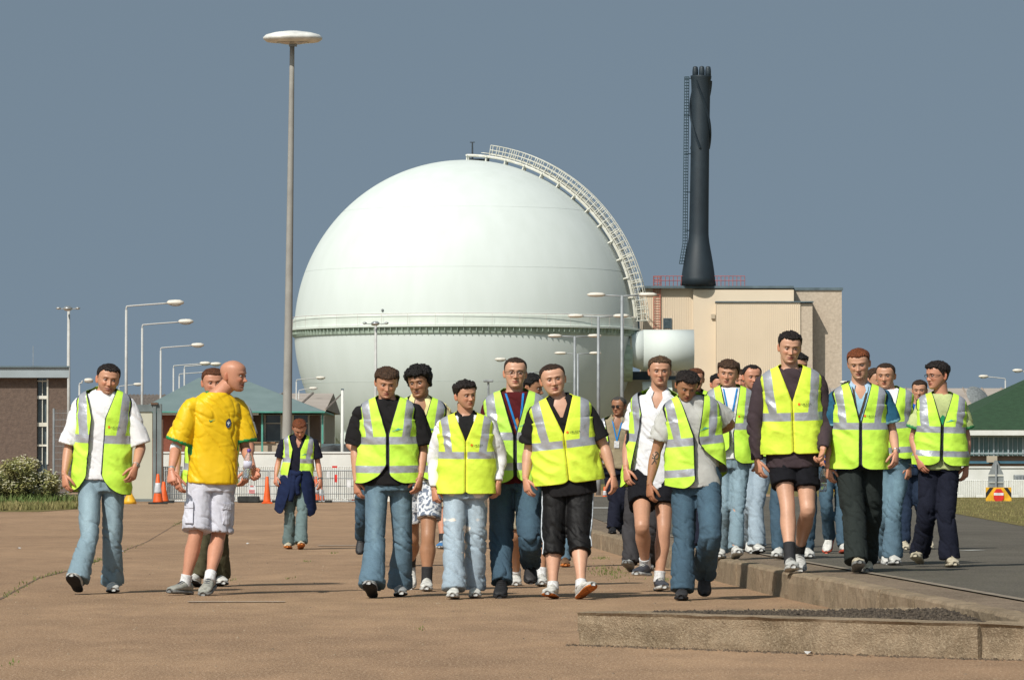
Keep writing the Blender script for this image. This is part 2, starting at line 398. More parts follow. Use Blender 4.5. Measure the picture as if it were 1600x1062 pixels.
def make_head(M4, hs, s, hi):
    key = (128, 104) if hi else (72, 60)
    if key not in HG: HG[key] = head_grid(*key)
    d, Fc = HG[key]
    rr = random.Random(s.get('seed', 1)); wid = s.get('hw', rr.uniform(.96, 1.06)); jaw = s.get('jaw', rr.uniform(.8, 1.15)); sm = s.get('smile', 0)
    P = base_head(d, wid, jaw, True, sm, s.get('nose', rr.uniform(.85, 1.1)))
    sk = np.array(s['skin']); C = np.tile(sk, (len(P), 1)); X, Y, Z = P.T; fr = (Y < -.02)
    def E(cx, cz, sx, sz, ang=0.0):
        m = 0
        for sg in ((1, -1) if cx else (1,)):
            u = (X * sg - cx); v = Z - cz; uu = u * math.cos(ang) + v * math.sin(ang); vv = -u * math.sin(ang) + v * math.cos(ang)
            m = np.maximum(m, np.clip(1.6 - np.sqrt((uu / sx) ** 2 + (vv / sz) ** 2) * 1.3, 0, 1))
        return m * fr
    C = mix(C, sk * np.array([1.06, .74, .68]), E(.040, -.028, .022, .018) * .55)
    C = mix(C, sk * np.array([1.05, .72, .66]), E(0, -.032, .015, .012) * .5)
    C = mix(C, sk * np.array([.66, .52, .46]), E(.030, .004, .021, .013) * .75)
    if s.get('stubble', 0):
        st = np.clip((-.035 - Z) / .03, 0, 1) * (1 - E(0, -.05, .016, .03) * .3)
        C = mix(C, sk * np.array([.50, .46, .46]), st * s['stubble'] * (Y < .03))
    hc = np.array(s['hair'][1])
    bc = hc * .8 + sk * .12
    C = mix(C, bc, E(.030, .0215, .0185, .0052, -.12) * s.get('brow', rr.uniform(.55, .85)))
    C = mix(C, sk * np.array([.30, .22, .18]), E(.031, .0100, .0165, .0022, -.1) * .8)
    lip = sk * np.array([.74, .27, .27])
    C = mix(C, lip, E(0, -.0645, .0235 + .005 * sm, .0100))
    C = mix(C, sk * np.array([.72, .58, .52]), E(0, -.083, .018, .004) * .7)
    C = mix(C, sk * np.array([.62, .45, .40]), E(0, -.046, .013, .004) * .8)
    C = mix(C, (.07, .02, .02), E(0, -.0642, .0225 + .005 * sm, .0036 + .0014 * sm))
    if s.get('teeth'): C = mix(C, (.62, .58, .50), E(0, -.0632, .016, .0026))
    C = mix(C, sk * np.array([.45, .25, .22]), E(.0065, -.0425, .0035, .0022))
    parts_v = [P]; parts_f = list(Fc); parts_c = [C]; k = len(P)
    # eyes: a ball in each socket, lids included in its colouring
    gz_ = s.get('gaze', 0.0); op = s.get('eye', .0048)
    for sg in (-1, 1):
        b = MB().sphere((0, 0, 0), 1, 44 if hi else 24); V = np.array(b.v); V = np.stack([V[:, 0], V[:, 2], V[:, 1]], 1) * .0128
        Cc = np.tile(np.array((.36, .32, .29)), (len(V), 1)); r_ = np.hypot(V[:, 0] - gz_, V[:, 2] + .0008)
        Cc[r_ < .0066] = (.035, .022, .015); lid = (V[:, 2] > op) | (V[:, 2] < -op * .9); Cc[lid] = sk * np.array([.88, .78, .74]); Cc[(V[:, 2] > op - .0012) & (V[:, 2] < op + .0022)] = (.03, .02, .016)
        V = V + np.array([sg * .0315, -.0768, .0030]); parts_v.append(V); parts_f += [tuple(i + k for i in q) for q in b.f]; parts_c.append(Cc); k += len(V)
    # ears
    for sg in (-1, 1):
        b = MB().sphere((0, 0, 0), 1, 12)
        V = np.array(b.v); e = V * np.array([.006, .018, .031]); e[:, 1] -= .004 * (e[:, 2] < 0)
        rim = np.clip(np.sqrt((V[:, 1]) ** 2 + V[:, 2] ** 2), 0, 1); e[:, 0] *= .6 + rim
        a = .75; ca, sa = math.cos(a), math.sin(a)
        x2 = e[:, 0] * ca * sg + e[:, 1] * sa * sg; y2 = -e[:, 0] * sa + e[:, 1] * ca
        e = np.stack([x2, y2, e[:, 2]], 1); e += np.array([sg * (.0845 * wid - .001), .016, -.008])
        parts_v.append(e); parts_f += [tuple(i + k for i in q) for q in b.f]; k += len(e)
        parts_c.append(np.tile(sk * np.array([1.03, .82, .75]), (len(e), 1)))
    V = np.vstack(parts_v) * hs; V = V @ np.array(M4.to_3x3()).T + np.array(M4.translation)
    return V, parts_f, np.vstack(parts_c)

def make_hair(M4, hs, s, parent, seed, hi):
    style, hc = s['hair'][0], np.array(s['hair'][1])
    if style == 'bald': return
    key = (128, 104) if hi else (72, 60)
    d, Fc = HG[key]
    rr = random.Random(s.get('seed', 1)); wid = s.get('hw', rr.uniform(.96, 1.06)); jaw = s.get('jaw', rr.uniform(.8, 1.15))
    P = base_head(d, wid, jaw, False); X, Y, Z = P.T
    az = np.abs(np.degrees(np.arctan2(X, -Y)))       # 0 front .. 180 back
    th, side, frontz, wob, spike = {'short': (.011, .005, .064, .005, .008), 'buzz': (.005, .003, .070, .003, .003),
        'crop': (.009, .004, .062, .004, .005), 'fringe': (.015, .009, .046, .007, .008), 'curly': (.026, .020, .048, .010, .014),
        'thick': (.016, .009, .058, .007, .010), 'spiky': (.017, .006, .062, .006, .016), 'recede': (.008, .005, .078, .004, .004)}[style]
    line = np.interp(az, [0, 25, 42, 58, 70, 84, 92, 104, 120, 150, 180],
                     [frontz, frontz + .002, frontz + (.006 if style != 'recede' else .012), .052, .030, -.008, .026, .028, -.020, -.050, -.055])
    if style in ('curly',): line = np.interp(az, [0, 40, 60, 85, 110, 150, 180], [frontz, frontz + .005, .03, -.03, -.045, -.06, -.075])
    line = line + wob * vn(P * 260, seed) + wob * vn(P * 90, seed + 3)
    m = np.clip((Z - line) / .007, 0, 1)
    top = np.clip((Z - .01) / .07, 0, 1)
    t = side + (th - side) * top
    nn = d / np.linalg.norm(d, axis=1)[:, None]
    st = 1 + .25 * vn(P * 60, seed + 1)
    dis = t * st + spike * (np.abs(vn(P * np.array([62, 62, 26]), seed + 2)) + .25 * vn(P * np.array([150, 150, 60]), seed + 12)) * (.25 + top) 
    if style == 'curly': dis = dis + .008 * vn(P * 70, seed + 9) + .006 * vn(P * 140, seed + 8)
    off = -.024 * (1 - m) + dis * m
    P = P + nn * off[:, None]
    C = hc[None, :] * (1 + .45 * vn(P * np.array([420, 420, 60]), seed + 5)[:, None]) * (1 + .2 * vn(P * 40, seed + 6)[:, None])
    if style in ('buzz', 'crop', 'short', 'recede', 'spiky'):
        sd = np.clip((.045 - P[:, 2]) / .04, 0, 1) * (.40 if style != 'spiky' else .25)
        C = C * (1 - sd[:, None]) + (np.array(s['skin']) * np.array([.55, .50, .50]))[None, :] * sd[:, None]
    V = P * hs; V = V @ np.array(M4.to_3x3()).T + np.array(M4.translation)
    me = bpy.data.meshes.new('hair'); me.from_pydata(V.tolist(), [], Fc); smoothall(me); setcol(me, np.clip(C, .002, 1))
    me.materials.append(hair_mat()); mkobj('hair', me, parent)

def hand(wr, dr, nml, thumb, sc, curl=.5, spread=1.0, tcurl=.4):
    dr = Vector(dr).normalized(); nml = Vector(nml); nml = (nml - dr * nml.dot(dr)).normalized(); ac = dr.cross(nml)
    if ac.dot(Vector(thumb)) < 0: ac = -ac
    wr = Vector(wr); parts = []
    parts.append(tube([wr - dr * .03 * sc, wr + dr * .02 * sc, wr + dr * .055 * sc, wr + dr * .092 * sc, wr + dr * .100 * sc],
                      [(.026 * sc, .020 * sc), (.031 * sc, .019 * sc), (.040 * sc, .0175 * sc), (.041 * sc, .014 * sc), (.034 * sc, .009 * sc)], n=14, ref=ac, sub=3))
    for i, (o, l, r) in enumerate(((.031, .074, .0098), (.0105, .083, .0100), (-.0105, .077, .0094), (-.030, .060, .0085))):
        p = wr + dr * (.088 - .004 * (i - 1) ** 2) * sc + ac * o * sc; pts = [p - dr * .02 * sc, p]; ang = 0; c = curl * (1 + .12 * (i - 1))
        for seg, bend in ((.46, .55), (.30, .95), (.24, .55)):
            ang += bend * c; v = (dr * math.cos(ang) + nml * math.sin(ang) + ac * (o * 2.2 * spread * math.cos(ang))).normalized()
            p = p + v * l * seg * sc; pts.append(p)
        parts.append(tube(pts, [r * 1.05 * sc, r * 1.1 * sc, r * 1.02 * sc, r * .93 * sc, r * .75 * sc], n=8, sub=3, rnd=True))
    p = wr + dr * .022 * sc + ac * .024 * sc + nml * .006 * sc; pts = [p - dr * .012 * sc, p]
    for seg, (a_, d_, n_) in ((.042, (.62, .72, .28)), (.034, (.30, .92, .28 + tcurl * .5)), (.026, (.05, .92, .3 + tcurl))):
        v = (ac * a_ + dr * d_ + nml * n_).normalized(); p = p + v * seg * sc; pts.append(p)
    parts.append(tube(pts, [.013 * sc, .0145 * sc, .0118 * sc, .0108 * sc, .0085 * sc], n=8, sub=3, rnd=True))
    return parts

def shoe(ank, yaw, pitch, sc, style, parent, cols, lift=0.0, gz=0.0):
    """ank: desired ankle (x,y); returns the ankle point that makes the shoe touch the ground"""
    s = [-.078, -.070, -.045, -.005, .035, .075, .115, .155, .185, .205, .214]
    w = [.020, .030, .037, .039, .040, .044, .049, .050, .044, .030, .014]
    h = [.060, .088, .104, .108, .098, .080, .066, .058, .050, .042, .034]
    if style == 'boot': h = [x + (.03 if i < 5 else .01) for i, x in enumerate(h)]
    n = 20; V = []; Fc = []; VS = []; K = len(s)
    for i in range(K):
        for k in range(n):
            a = 2 * math.pi * k / n; cx, cz = math.cos(a), math.sin(a)
            zz = .018 + (h[i] - .018) * (.5 + .5 * np.sign(cz) * abs(cz) ** .8)
            ww = w[i] * np.sign(cx) * abs(cx) ** .75 * (1 - .38 * max(0, cz) ** 1.5 * (1 if i < 6 else .5))
            V.append((ww, -s[i], zz))
            z2 = -.002 + .026 * (.5 + .5 * np.sign(cz) * abs(cz) ** .4); toe = .006 * max(0, (s[i] - .13) / .08) ** 2
            VS.append(((w[i] + .004) * np.sign(cx) * abs(cx) ** .5, -s[i] * 1.02, z2 + toe + (.004 if -.02 < s[i] < .06 and cz < 0 else 0)))
    for i in range(K - 1):
        for k in range(n): Fc.append((i * n + k, i * n + (k + 1) % n, (i + 1) * n + (k + 1) % n, (i + 1) * n + k))
    Fc.append(tuple(range(n))); Fc.append(tuple(range(K * n - 1, (K - 1) * n - 1, -1)))
    ext = MB()   # tongue / laces as raised strips
    for q in range(4):
        yy = -(.022 + q * .022); zz = float(np.interp(-yy, s, h)) + .001
        ext.path([(-.022, yy, zz - .007), (0, yy - .004, zz + .002), (.022, yy, zz - .007)], .0035, n=5)
    R = Matrix.Rotation(yaw, 3, 'Z') @ Matrix.Rotation(pitch, 3, 'X').inverted()   # pitch>0 : toe up
    R = np.array(R)
    A0 = np.array((0, 0, .088))
    def tr(P): return ((np.array(P) - A0) * sc) @ R.T
    vs = tr(VS); zmin = vs[:, 2].min()
    az = gz - zmin + lift
    A = np.array((ank[0], ank[1], az))
    up, sole, lace = cols[:3]
    me = bpy.data.meshes.new('shoe'); me.from_pydata((tr(V) + A).tolist(), [], Fc); smoothall(me)
    me.materials.append(mat('shoe_%s' % (up[0],), up[1], rough=up[2] if len(up) > 2 else .6, nscale=30, namt=.18, bump=.002, bscale=90))
    o = mkobj('shoe', me, parent)
    me = bpy.data.meshes.new('sole'); me.from_pydata((vs + A).tolist(), [], Fc); smoothall(me)
    me.materials.append(mat('sole_%s' % (sole[0],), sole[1], rough=.8, nscale=40, namt=.2, bump=.004, bscale=50)); mkobj('sole', me, o)
    if len(cols) > 3:
        bt_ = cols[3]; me.materials.append(mat('tread_%s' % bt_[0], bt_[1], rough=.9, nscale=60, namt=.3, bump=.004, bscale=50)); mi = [0] * len(Fc)
        for q in range((K - 1) * n):
            if math.sin(2 * math.pi * ((q % n) + .5) / n) < -.15: mi[q] = 1
        me.polygons.foreach_set('material_index', mi)
    me = bpy.data.meshes.new('laces'); me.from_pydata((tr(ext.v) + A).tolist(), [], ext.f); smoothall(me)
    me.materials.append(mat('lace_%s' % (lace[0],), lace[1], nscale=60)); mkobj('laces', me, o)
    return Vector(A), R

def wrinkle(me, amp, fr, seed, shear=(0, 0), wfun=None, ridge=True, coarse=.5):
    P = co(me); N_ = nor(me)
    Q = np.stack([P[:, 0] + shear[0] * P[:, 2], P[:, 1], P[:, 2] + shear[1] * P[:, 0]], 1)
    Q = Q + .03 * np.stack([vn(P * 9, seed + 7), vn(P * 9, seed + 8), vn(P * 9, seed + 9)], 1)
    a = vn(Q * np.array(fr), seed); b = vn(Q * np.array(fr) * 1.9 + 7, seed + 1)
    if ridge == 'crease':
        dsp = .55 * vn(Q * np.array(fr) * .8, seed + 4) + .35 - 1.15 * np.exp(-(a / .13) ** 2) - .5 * np.exp(-(b / .12) ** 2)
    elif ridge: dsp = (1 - 2.2 * np.abs(a)) * .65 + (1 - 2.2 * np.abs(b)) * .35
    else: dsp = a * .7 + b * .3
    dsp = dsp + coarse * vn(P * np.array(fr) * .45, seed + 2)
    w = wfun(P) if wfun is not None else 1.0
    setco(me, P + N_ * (dsp * amp * w)[:, None])

def lerp(a, b, t): return a + (b - a) * t
TEXTC = {}
def text_mesh(txt, size=1.0):
    if txt in TEXTC: return TEXTC[txt]
    cu = bpy.data.curves.new('t', 'FONT'); cu.body = txt; cu.align_x = 'LEFT'; cu.resolution_u = 2
    o = bpy.data.objects.new('t', cu); COL.objects.link(o); dg = bpy.context.evaluated_depsgraph_get()
    me = bpy.data.meshes.new_from_object(o.evaluated_get(dg)); V = [tuple(v.co) for v in me.vertices]; Fc = [tuple(p.vertices) for p in me.polygons]
    bpy.data.objects.remove(o); bpy.data.meshes.remove(me); TEXTC[txt] = (V, Fc); return V, Fc

def decal(name, T, bvh, UV, Fc, m, parent, off=.009, mirror=False):
    """lay (x,d) outline on a garment: each vertex is dropped on the cloth from the front"""
    V = []; B = None
    for (x, d) in UV:
        p = T.pts(np.array([d]), np.array([abs(x) + 1e-5]), np.array([1e-5]), np.array([0.0 if x >= 0 else math.pi]))[0]
        t = min(max(d / .53, 0), 1); R = T.r0 * (1 - t) + T.r1 * t; R = R - R.dot(T.Z) * T.Z; R /= np.linalg.norm(R); B = np.cross(T.Z, R)
        o = Vector(p - B * .5); hit = bvh.ray_cast(o, Vector(B))
        h = hit[0] if hit[0] is not None else Vector(p - B * .15)
        V.append(h - Vector(B) * off)
    me = bpy.data.meshes.new(name); me.from_pydata(V, [], Fc); me.materials.append(m); return mkobj(name, me, parent)

def ellipse_ring(c, r, axis, rad, nm, m, parent, n=20, flat=1.0, thick=6):
    axis = Vector(axis).normalized(); u = axis.orthogonal().normalized(); v = axis.cross(u)
    pts = [Vector(c) + u * r * math.cos(2 * math.pi * k / n) + v * r * math.sin(2 * math.pi * k / n) for k in range(n + 1)]
    return MB().path(pts, rad, n=thick).build(nm, m, parent, smooth=True)

def person(s):
    gz = s.get('z', 0.0); g = s['g']; D = (CH - gz) * F / (g - HY); ppm = F / D
    x0 = s['x']; root_loc = Vector((WX(x0, D), D, gz))
    root = empty('person', root_loc, 0, s['lab'], 'person', s.get('group', 'young men walking across the tarmac'))
    Hh = (g - s['top']) / ppm * s.get('hfix', 1.0); sc = Hh / 1.80; hi = s.get('hi', True); seed = s.get('seed', int(x0)); s['seed'] = seed
    def P3(px, py, dy=0.0): return W3(px, py, D + dy) - root_loc
    fz = lambda f: g - f * (g - s['top'])
    ty = math.radians(s.get('ty', 0)); hy = math.radians(s.get('hipy', s.get('ty', 0) * .5))
    # joints
    shx = s.get('sh')
    if shx is None:
        cx = s.get('cx', x0); hw_ = .185 * sc * ppm * math.cos(ty); shx = (cx - hw_, fz(.805), cx + hw_, fz(.805))
    hwm = .185 * sc
    SL = P3(shx[0], shx[1], -hwm * math.sin(ty)); SR = P3(shx[2], shx[3], hwm * math.sin(ty))
    if s.get('hip') is None: s['hip'] = (x0, fz(.515))
    HC = P3(s['hip'][0], s['hip'][1], s.get('hipd', .02)); rb = Vector((math.cos(hy), math.sin(hy), s.get('hipt', 0)))
    HL = HC - rb * .088 * sc; HR = HC + rb * .088 * sc
    rt = (SR - SL).normalized(); Sm = (SL + SR) / 2 + Vector((0, 0, .035 * sc))
    T = Torso(Sm, HC, rt, rb, sc * s.get('build', 1.0))
    # arms
    Lu, Lf = .172 * Hh, .150 * Hh
    arms = {}
    for side, S in (('L', SL), ('R', SR)):
        a = s.get('a' + side); sg = -1 if side == 'L' else 1
        if a is None:
            E = S + Vector((sg * .05, .03, -1)).normalized() * Lu; Wr = E + Vector((sg * .0, -.22, -1)).normalized() * Lf; Tp = Wr + Vector((0, -.1, -1)) * .1
        else:
            ex, ey, se, wx, wy, sw, tx, tyy = a
            e2 = P3(ex, ey, S.y); d2 = math.hypot(e2.x - S.x, e2.z - S.z); q = math.sqrt(max(0, Lu ** 2 - d2 ** 2)) * se
            E = P3(ex, ey, S.y + q); w2 = P3(wx, wy, E.y); d2 = math.hypot(w2.x - E.x, w2.z - E.z); q2 = math.sqrt(max(0, Lf ** 2 - d2 ** 2)) * sw
            Wr = P3(wx, wy, E.y + q2); Tp = P3(tx, tyy, Wr.y + q2 * .3)
        arms[side] = (S, E, Wr, Tp)
    # legs
    legs = {}; shoes = s.get('shoe', SH_WHITE)
    for side, Hj in (('L', HL), ('R', HR)):
        l = s.get('l' + side); sg = -1 if side == 'L' else 1
        if l is None: l = (s['hip'][0] + sg * 14 * ppm / 200, fz(.28), -.05 * sg, s['hip'][0] + sg * 14 * ppm / 200, -.2 * sg, 0, 0, 0)
        kx, ky, kd, ax, ad, fy, fp, lf = l
        K = P3(kx, ky, kd); ap = P3(ax, 0, ad)
        A, R = shoe((ap.x, ap.y), math.radians(fy), math.radians(fp), sc * s.get('footsc', 1.0), s.get('shoestyle', 'low'), root, shoes, lf, 0.0)
        legs[side] = (Hj, K, A, math.radians(fy))
    # head frame
    hcx, hcy = s['hd']; hs = s.get('hs', 1.0) * sc * s.get('hk', .925)
    hp_ = s.get('hpitch', 5); HCn = P3(hcx, hcy + (3 if hp_ >= 15 else 1) * ppm / 200, s.get('hdd', -.035) - .17 * math.sin(math.radians(max(0, hp_ - 8))))
    M = Matrix.Translation(HCn) @ Matrix.Rotation(math.radians(s.get('hyaw', 0)), 4, 'Z') @ Matrix.Rotation(math.radians(s.get('hpitch', 5)), 4, 'X') @ Matrix.Rotation(math.radians(s.get('hroll', 0)), 4, 'Y')
    vox = .0085 if hi else .013
    # ---- body
    parts = [T.loft(-.07, .60, off=-.012, m=14, n=24)]
    nk = M @ (Vector((0, .020, -.055)) * hs)
    parts.append(tube([Sm - Vector(T.Z) * .06, Sm + Vector((0, .0, .02)), lerp(Sm + Vector((0, 0, .03)), nk, .6), nk], [(.092 * sc, .07 * sc), (.074 * sc, .066 * sc), (.064 * sc, .062 * sc), (.063 * sc, .064 * sc)], n=16))
    am = s.get('muscle', 1.0)
    for side in 'LR':
        S, E, Wr, Tp = arms[side]
        u = (E - S).normalized(); v = (Wr - E).normalized()
        parts.append(tube([S - u * .01, lerp(S, E, .35), lerp(S, E, .8), E, lerp(E, Wr, .25), lerp(E, Wr, .6), Wr, Wr + v * .012],
                          [.050 * sc * am, .050 * sc * am, .041 * sc * am, .039 * sc, .042 * sc * am, .035 * sc * am, (.025 * sc, .022 * sc), .024 * sc], n=14))
        Hj, K, A, fy = legs[side]
        w1 = (K - Hj); w2 = (A - K)
        parts.append(tube([Hj, lerp(Hj, K, .4), lerp(Hj, K, .85), K, lerp(K, A, .15), lerp(K, A, .35) + Vector((0, .012, 0)), lerp(K, A, .75), A],
                          [.085 * sc, .078 * sc * am, .060 * sc, .057 * sc, .055 * sc, .060 * sc * am, .040 * sc, .036 * sc], n=14))
    me = remesh(parts, vox, 3)
    P = co(me); Fr = faces_of(me)
    C = np.tile(np.array(s['skin']), (len(P), 1)) * (1 + .08 * vn(P * 14, seed))[:, None]
    hv, hf, hcc = make_head(M, hs, s, hi)
    HL_ = [P, hv]; CC = [C, hcc]; FF = list(Fr) + [tuple(i + len(P) for i in q) for q in hf]; k = len(P) + len(hv)
    for side in 'LR':
        S, E, Wr, Tp = arms[side]; sg = -1 if side == 'L' else 1
        hp = s.get('h' + side, {})
        nml = hp.get('n', (-sg * .75, .65, 0)); th = hp.get('t', (-sg * .35, -1, 0))
        for v, f in hand(Wr, Tp - Wr, nml, th, sc * .95 * hp.get('sc', 1), hp.get('curl', .7), 1, hp.get('tc', .4)):
            HL_.append(np.asarray(v)); FF += [tuple(i + k for i in q) for q in f]; k += len(v)
            CC.append(np.tile(np.array(s['skin']) * np.array([1.02, .88, .84]), (len(v), 1)))
    me2 = bpy.data.meshes.new('body'); me2.from_pydata(np.vstack(HL_).tolist(), [], FF); smoothall(me2); setcol(me2, np.vstack(CC))
    me2.materials.append(skin_mat()); mkobj('body', me2, root); bpy.data.meshes.remove(me)
    make_hair(M, hs, s, root, seed, hi)
    # ---- glasses
    if s.get('glasses'):
        dark = s['glasses'] == 'sun'
        gm = mat('glasses_frame', (.02, .02, .02), rough=.3); gl = mat('sun_lens', (.01, .01, .012), rough=.12) if dark else gm
        b = MB()
        for sg in (-1, 1):
            c = Vector((sg * .031, -.104, .002)); pts = [M @ ((c + Vector((.022 * math.cos(a), .003, .014 * math.sin(a)))) * hs) for a in np.linspace(0, 2 * math.pi, 17)]
            b.path(pts, .0017 if not dark else .0022)
            b.path([M @ (Vector((sg * .053, -.098, .006)) * hs), M @ (Vector((sg * .079, -.06, .008)) * hs), M @ (Vector((sg * .083, .0, .004)) * hs)], .0018)
        b.path([M @ (Vector((-.010, -.108, .004)) * hs), M @ (Vector((0, -.112, .006)) * hs), M @ (Vector((.010, -.108, .004)) * hs)], .0018)
        go = b.build('glasses', gm, root, smooth=True)
        if dark:
            b = MB()
            for sg in (-1, 1):
                V = [M @ (Vector((sg * .031 + .021 * math.cos(a), -.104 + yy, .002 + .0135 * math.sin(a))) * hs) for yy in (0, .004) for a in np.linspace(0, 2 * math.pi, 14, endpoint=False)]
                n = 14; b.add(V, [tuple(range(n)), tuple(range(2 * n - 1, n - 1, -1))] + [(i, (i + 1) % n, n + (i + 1) % n, n + i) for i in range(n)])
            b.build('lens', gl, go)
    # ---- trousers / shorts
    bt = s['bottom']; tl = bt.get('len', 2.0); rs = bt.get('r', (.098, .088, .078, .080, .090)); pr = []
    pr.append(T.loft(bt.get('waist', .40), .64, off=.012, m=10, n=24))
    mid = HC - Vector((0, 0, bt.get('crotch', .07) * sc))
    pr.append(tube([HC, HC - Vector((0, 0, .03)), mid], [(.13 * sc, .11 * sc), (.125 * sc, .105 * sc), (.07 * sc, .08 * sc)], n=16, ref=(1, 0, 0)))
    hemc = {}
    for side in 'LR':
        Hj, K, A, fy = legs[side]; a_end = A + Vector((0, .016, -.022 * sc + bt.get('hemup', 0)))
        pts = [Hj + Vector((0, 0, .02)), lerp(Hj, K, .5), K, lerp(K, A, .5), a_end]
        st = [0, .5, 1.0, 1.5, 2.0]
        if tl < 2.0:
            cp = [p for p, q in zip(pts, st) if q < tl - .02]; cr = [r for r, q in zip(rs, st) if q < tl - .02]
            i = int(tl * 2); f = tl * 2 - i; cp.append(lerp(pts[i], pts[i + 1], f)); cr.append(bt.get('hem', rs[min(i + 1, 4)]))
        else: cp = pts; cr = list(rs)
        pr.append(tube(cp, [(r * sc * .945, r * sc * 1.0) for r in cr], n=20, ref=(1, 0, 0)))
        hemc[side] = cp[-1]
    me = remesh(pr, vox, 1)
    kz = (legs['L'][1].z, legs['R'][1].z); az = (hemc['L'].z, hemc['R'].z)
    hz_ = .9 if tl >= 2 else .15
    wf = lambda P: .40 + .8 * np.exp(-((P[:, 2] - kz[0]) / .10) ** 2) + hz_ * np.exp(-((P[:, 2] - min(az) - .07) / .09) ** 2) + .5 * np.exp(-((P[:, 2] - HC.z + .06) / .1) ** 2)
    wrinkle(me, bt.get('amp', .0085) * 1.15, (6.5, 6.5, 13), seed + 20, shear=(0, .9), wfun=wf, ridge='crease', coarse=.15)
    wrinkle(me, .0055, (15, 15, 3.0), seed + 25, shear=(.25, 0), ridge=False, coarse=.2)
    P = co(me); C = np.ones((len(P), 3))
    if bt.get('fade'):
        fc = np.array(bt['fade']); 
        m_ = np.zeros(len(P))
        for side in 'LR':
            Hj, K, A, fy = legs[side]; pa = np.array(lerp(Hj, K, .55)); 
            m_ = np.maximum(m_, np.exp(-((P[:, 0] - pa[0]) / .045) ** 2) * np.exp(-((P[:, 2] - pa[2]) / .24) ** 2) * (P[:, 1] < pa[1] + .02))
        m_ = np.clip(m_ * (1 + .6 * vn(P * np.array([30, 30, 12]), seed + 31)), 0, 1)
        C = C * (1 - m_[:, None]) + fc[None, :] * m_[:, None]
    if bt.get('len', 2.0) >= 2.0:
        fl = (np.abs(P[:, 0] - HC.x - .004) < .005) & (P[:, 2] > HC.z - .10 * sc) & (P[:, 1] < HC.y); C[fl] *= .62
        for side in 'LR':
            sg = -1 if side == 'L' else 1; Hj, K, A, fy = legs[side]
            pk = (np.abs((P[:, 0] - HC.x) * sg - .135 * sc + (P[:, 2] - HC.z) * .45) < .005) & (P[:, 2] > HC.z - .06) & (P[:, 2] < HC.z + .08) & (P[:, 1] < HC.y); C[pk] *= .62
            hm = (np.abs(P[:, 0] - A.x) < .14) & (P[:, 2] < hemc[side].z + .022) & (np.abs(P[:, 1] - A.y) < .16); C[hm] *= .80
    if bt.get('rip'):
        rp = vn(P * np.array([11, 11, 15]), seed + 41); m_ = np.clip((rp - .42) / .05, 0, 1) * (P[:, 2] > .35) * (P[:, 2] < .85)
        C = C * (1 - m_[:, None]) + np.array([2.6, 1.9, 1.45])[None, :] * m_[:, None]
    if bt.get('pattern'):
        q = np.sin(P[:, 0] * 95 + 5 * vn(P * 22, 5)) * np.sin(P[:, 2] * 85 + 6 * vn(P * 19, 6)); m_ = (q > .1).astype(float) * 1.0
        C = C * (1 - m_[:, None]) + np.array([.22, .26, .34])[None, :] * m_[:, None]
    smoothall(me); setcol(me, np.clip(C, 0, 4)); me.name = bt['name']; me.materials.append(bt['mat']); tro = mkobj(bt['name'], me, root)
    tb = BVHTree.FromPolygons([Vector(p) for p in co(me)], faces_of(me))
    if bt.get('stripe'):     # side stripe
        b = MB()
        for side, sg in (('L', -1), ('R', 1)):
            Hj, K, A, fy = legs[side]; z0, z1 = Hj.z - .1, hemc[side].z + .01; pts = []
            for q in np.linspace(0, 1, 12):
                z = lerp(z0, z1, q); xx = np.interp(z, [K.z, Hj.z], [K.x, Hj.x]) if z > K.z else np.interp(z, [A.z, K.z], [A.x, K.x]); yy = np.interp(z, [A.z, K.z, Hj.z], [A.y, K.y, Hj.y])
                h = tb.ray_cast(Vector((xx + sg * .4, yy - .03, z)), Vector((-sg, 0, 0)))
                if h[0] is not None: pts.append(h[0] + Vector((sg * .001, 0, 0)))
            if len(pts) > 2: b.path(pts, .006, n=5)
        if b.v: b.build('side_stripe', mat('stripe_white', (.6, .65, .7), nscale=50), tro)
    if bt.get('pockets'):
        b = MB()
        for side, sg in (('L', -1), ('R', 1)):
            Hj, K, A, fy = legs[side]; c = lerp(Hj, K, .62); 
            for zz, hh, yo in ((0, .085, 0.0), (.055, .022, -.008)):
                V = []
                for i in range(5):
                    for j in range(5):
                        o = Vector((c.x + sg * (.025 + .016 * i) - 0, c.y - .4, c.z + zz + (j / 4 - .5) * hh * 2)); h = tb.ray_cast(o, Vector((0, 1, 0)))
                        V.append((h[0] if h[0] is not None else Vector((o.x, c.y, o.z))) + Vector((0, -.006 + yo, 0)))
                b.add(V, [(i * 5 + j, (i + 1) * 5 + j, (i + 1) * 5 + j + 1, i * 5 + j + 1) for i in range(4) for j in range(4)])
        po = b.build('cargo_pocket', bt['mat'], tro); setcol(po.data, np.ones((len(po.data.vertices), 3)))
        q = po.modifiers.new('thick', 'SOLIDIFY'); q.thickness = .014; q.offset = -1
    # ---- socks
    sk = s.get('sock')
    if sk:
        for side in 'LR':
            Hj, K, A, fy = legs[side]; u = (K - A).normalized()
            b = MB(); V, f = tube([A - u * .03, A + u * .02, A + u * sk[1]], [.046 * sc, .043 * sc, .045 * sc], n=14, sub=5); b.add(V, f)
            o = b.build('sock', mat('sock_' + sk[0], sk[2], nscale=60, bump=.003, bscale=120), root, smooth=True)
    # ---- shirt
    sh = s['shirt']; fr = sh.get('frac', .62); fit = sh.get('fit', 1.0)
    pr = [T.loft(-.062, sh.get('hem', .56), off=.012 * fit + .002, boxy=sh.get('boxy', .180), m=18, n=30, bb=.012 * fit)]
    ends = {}
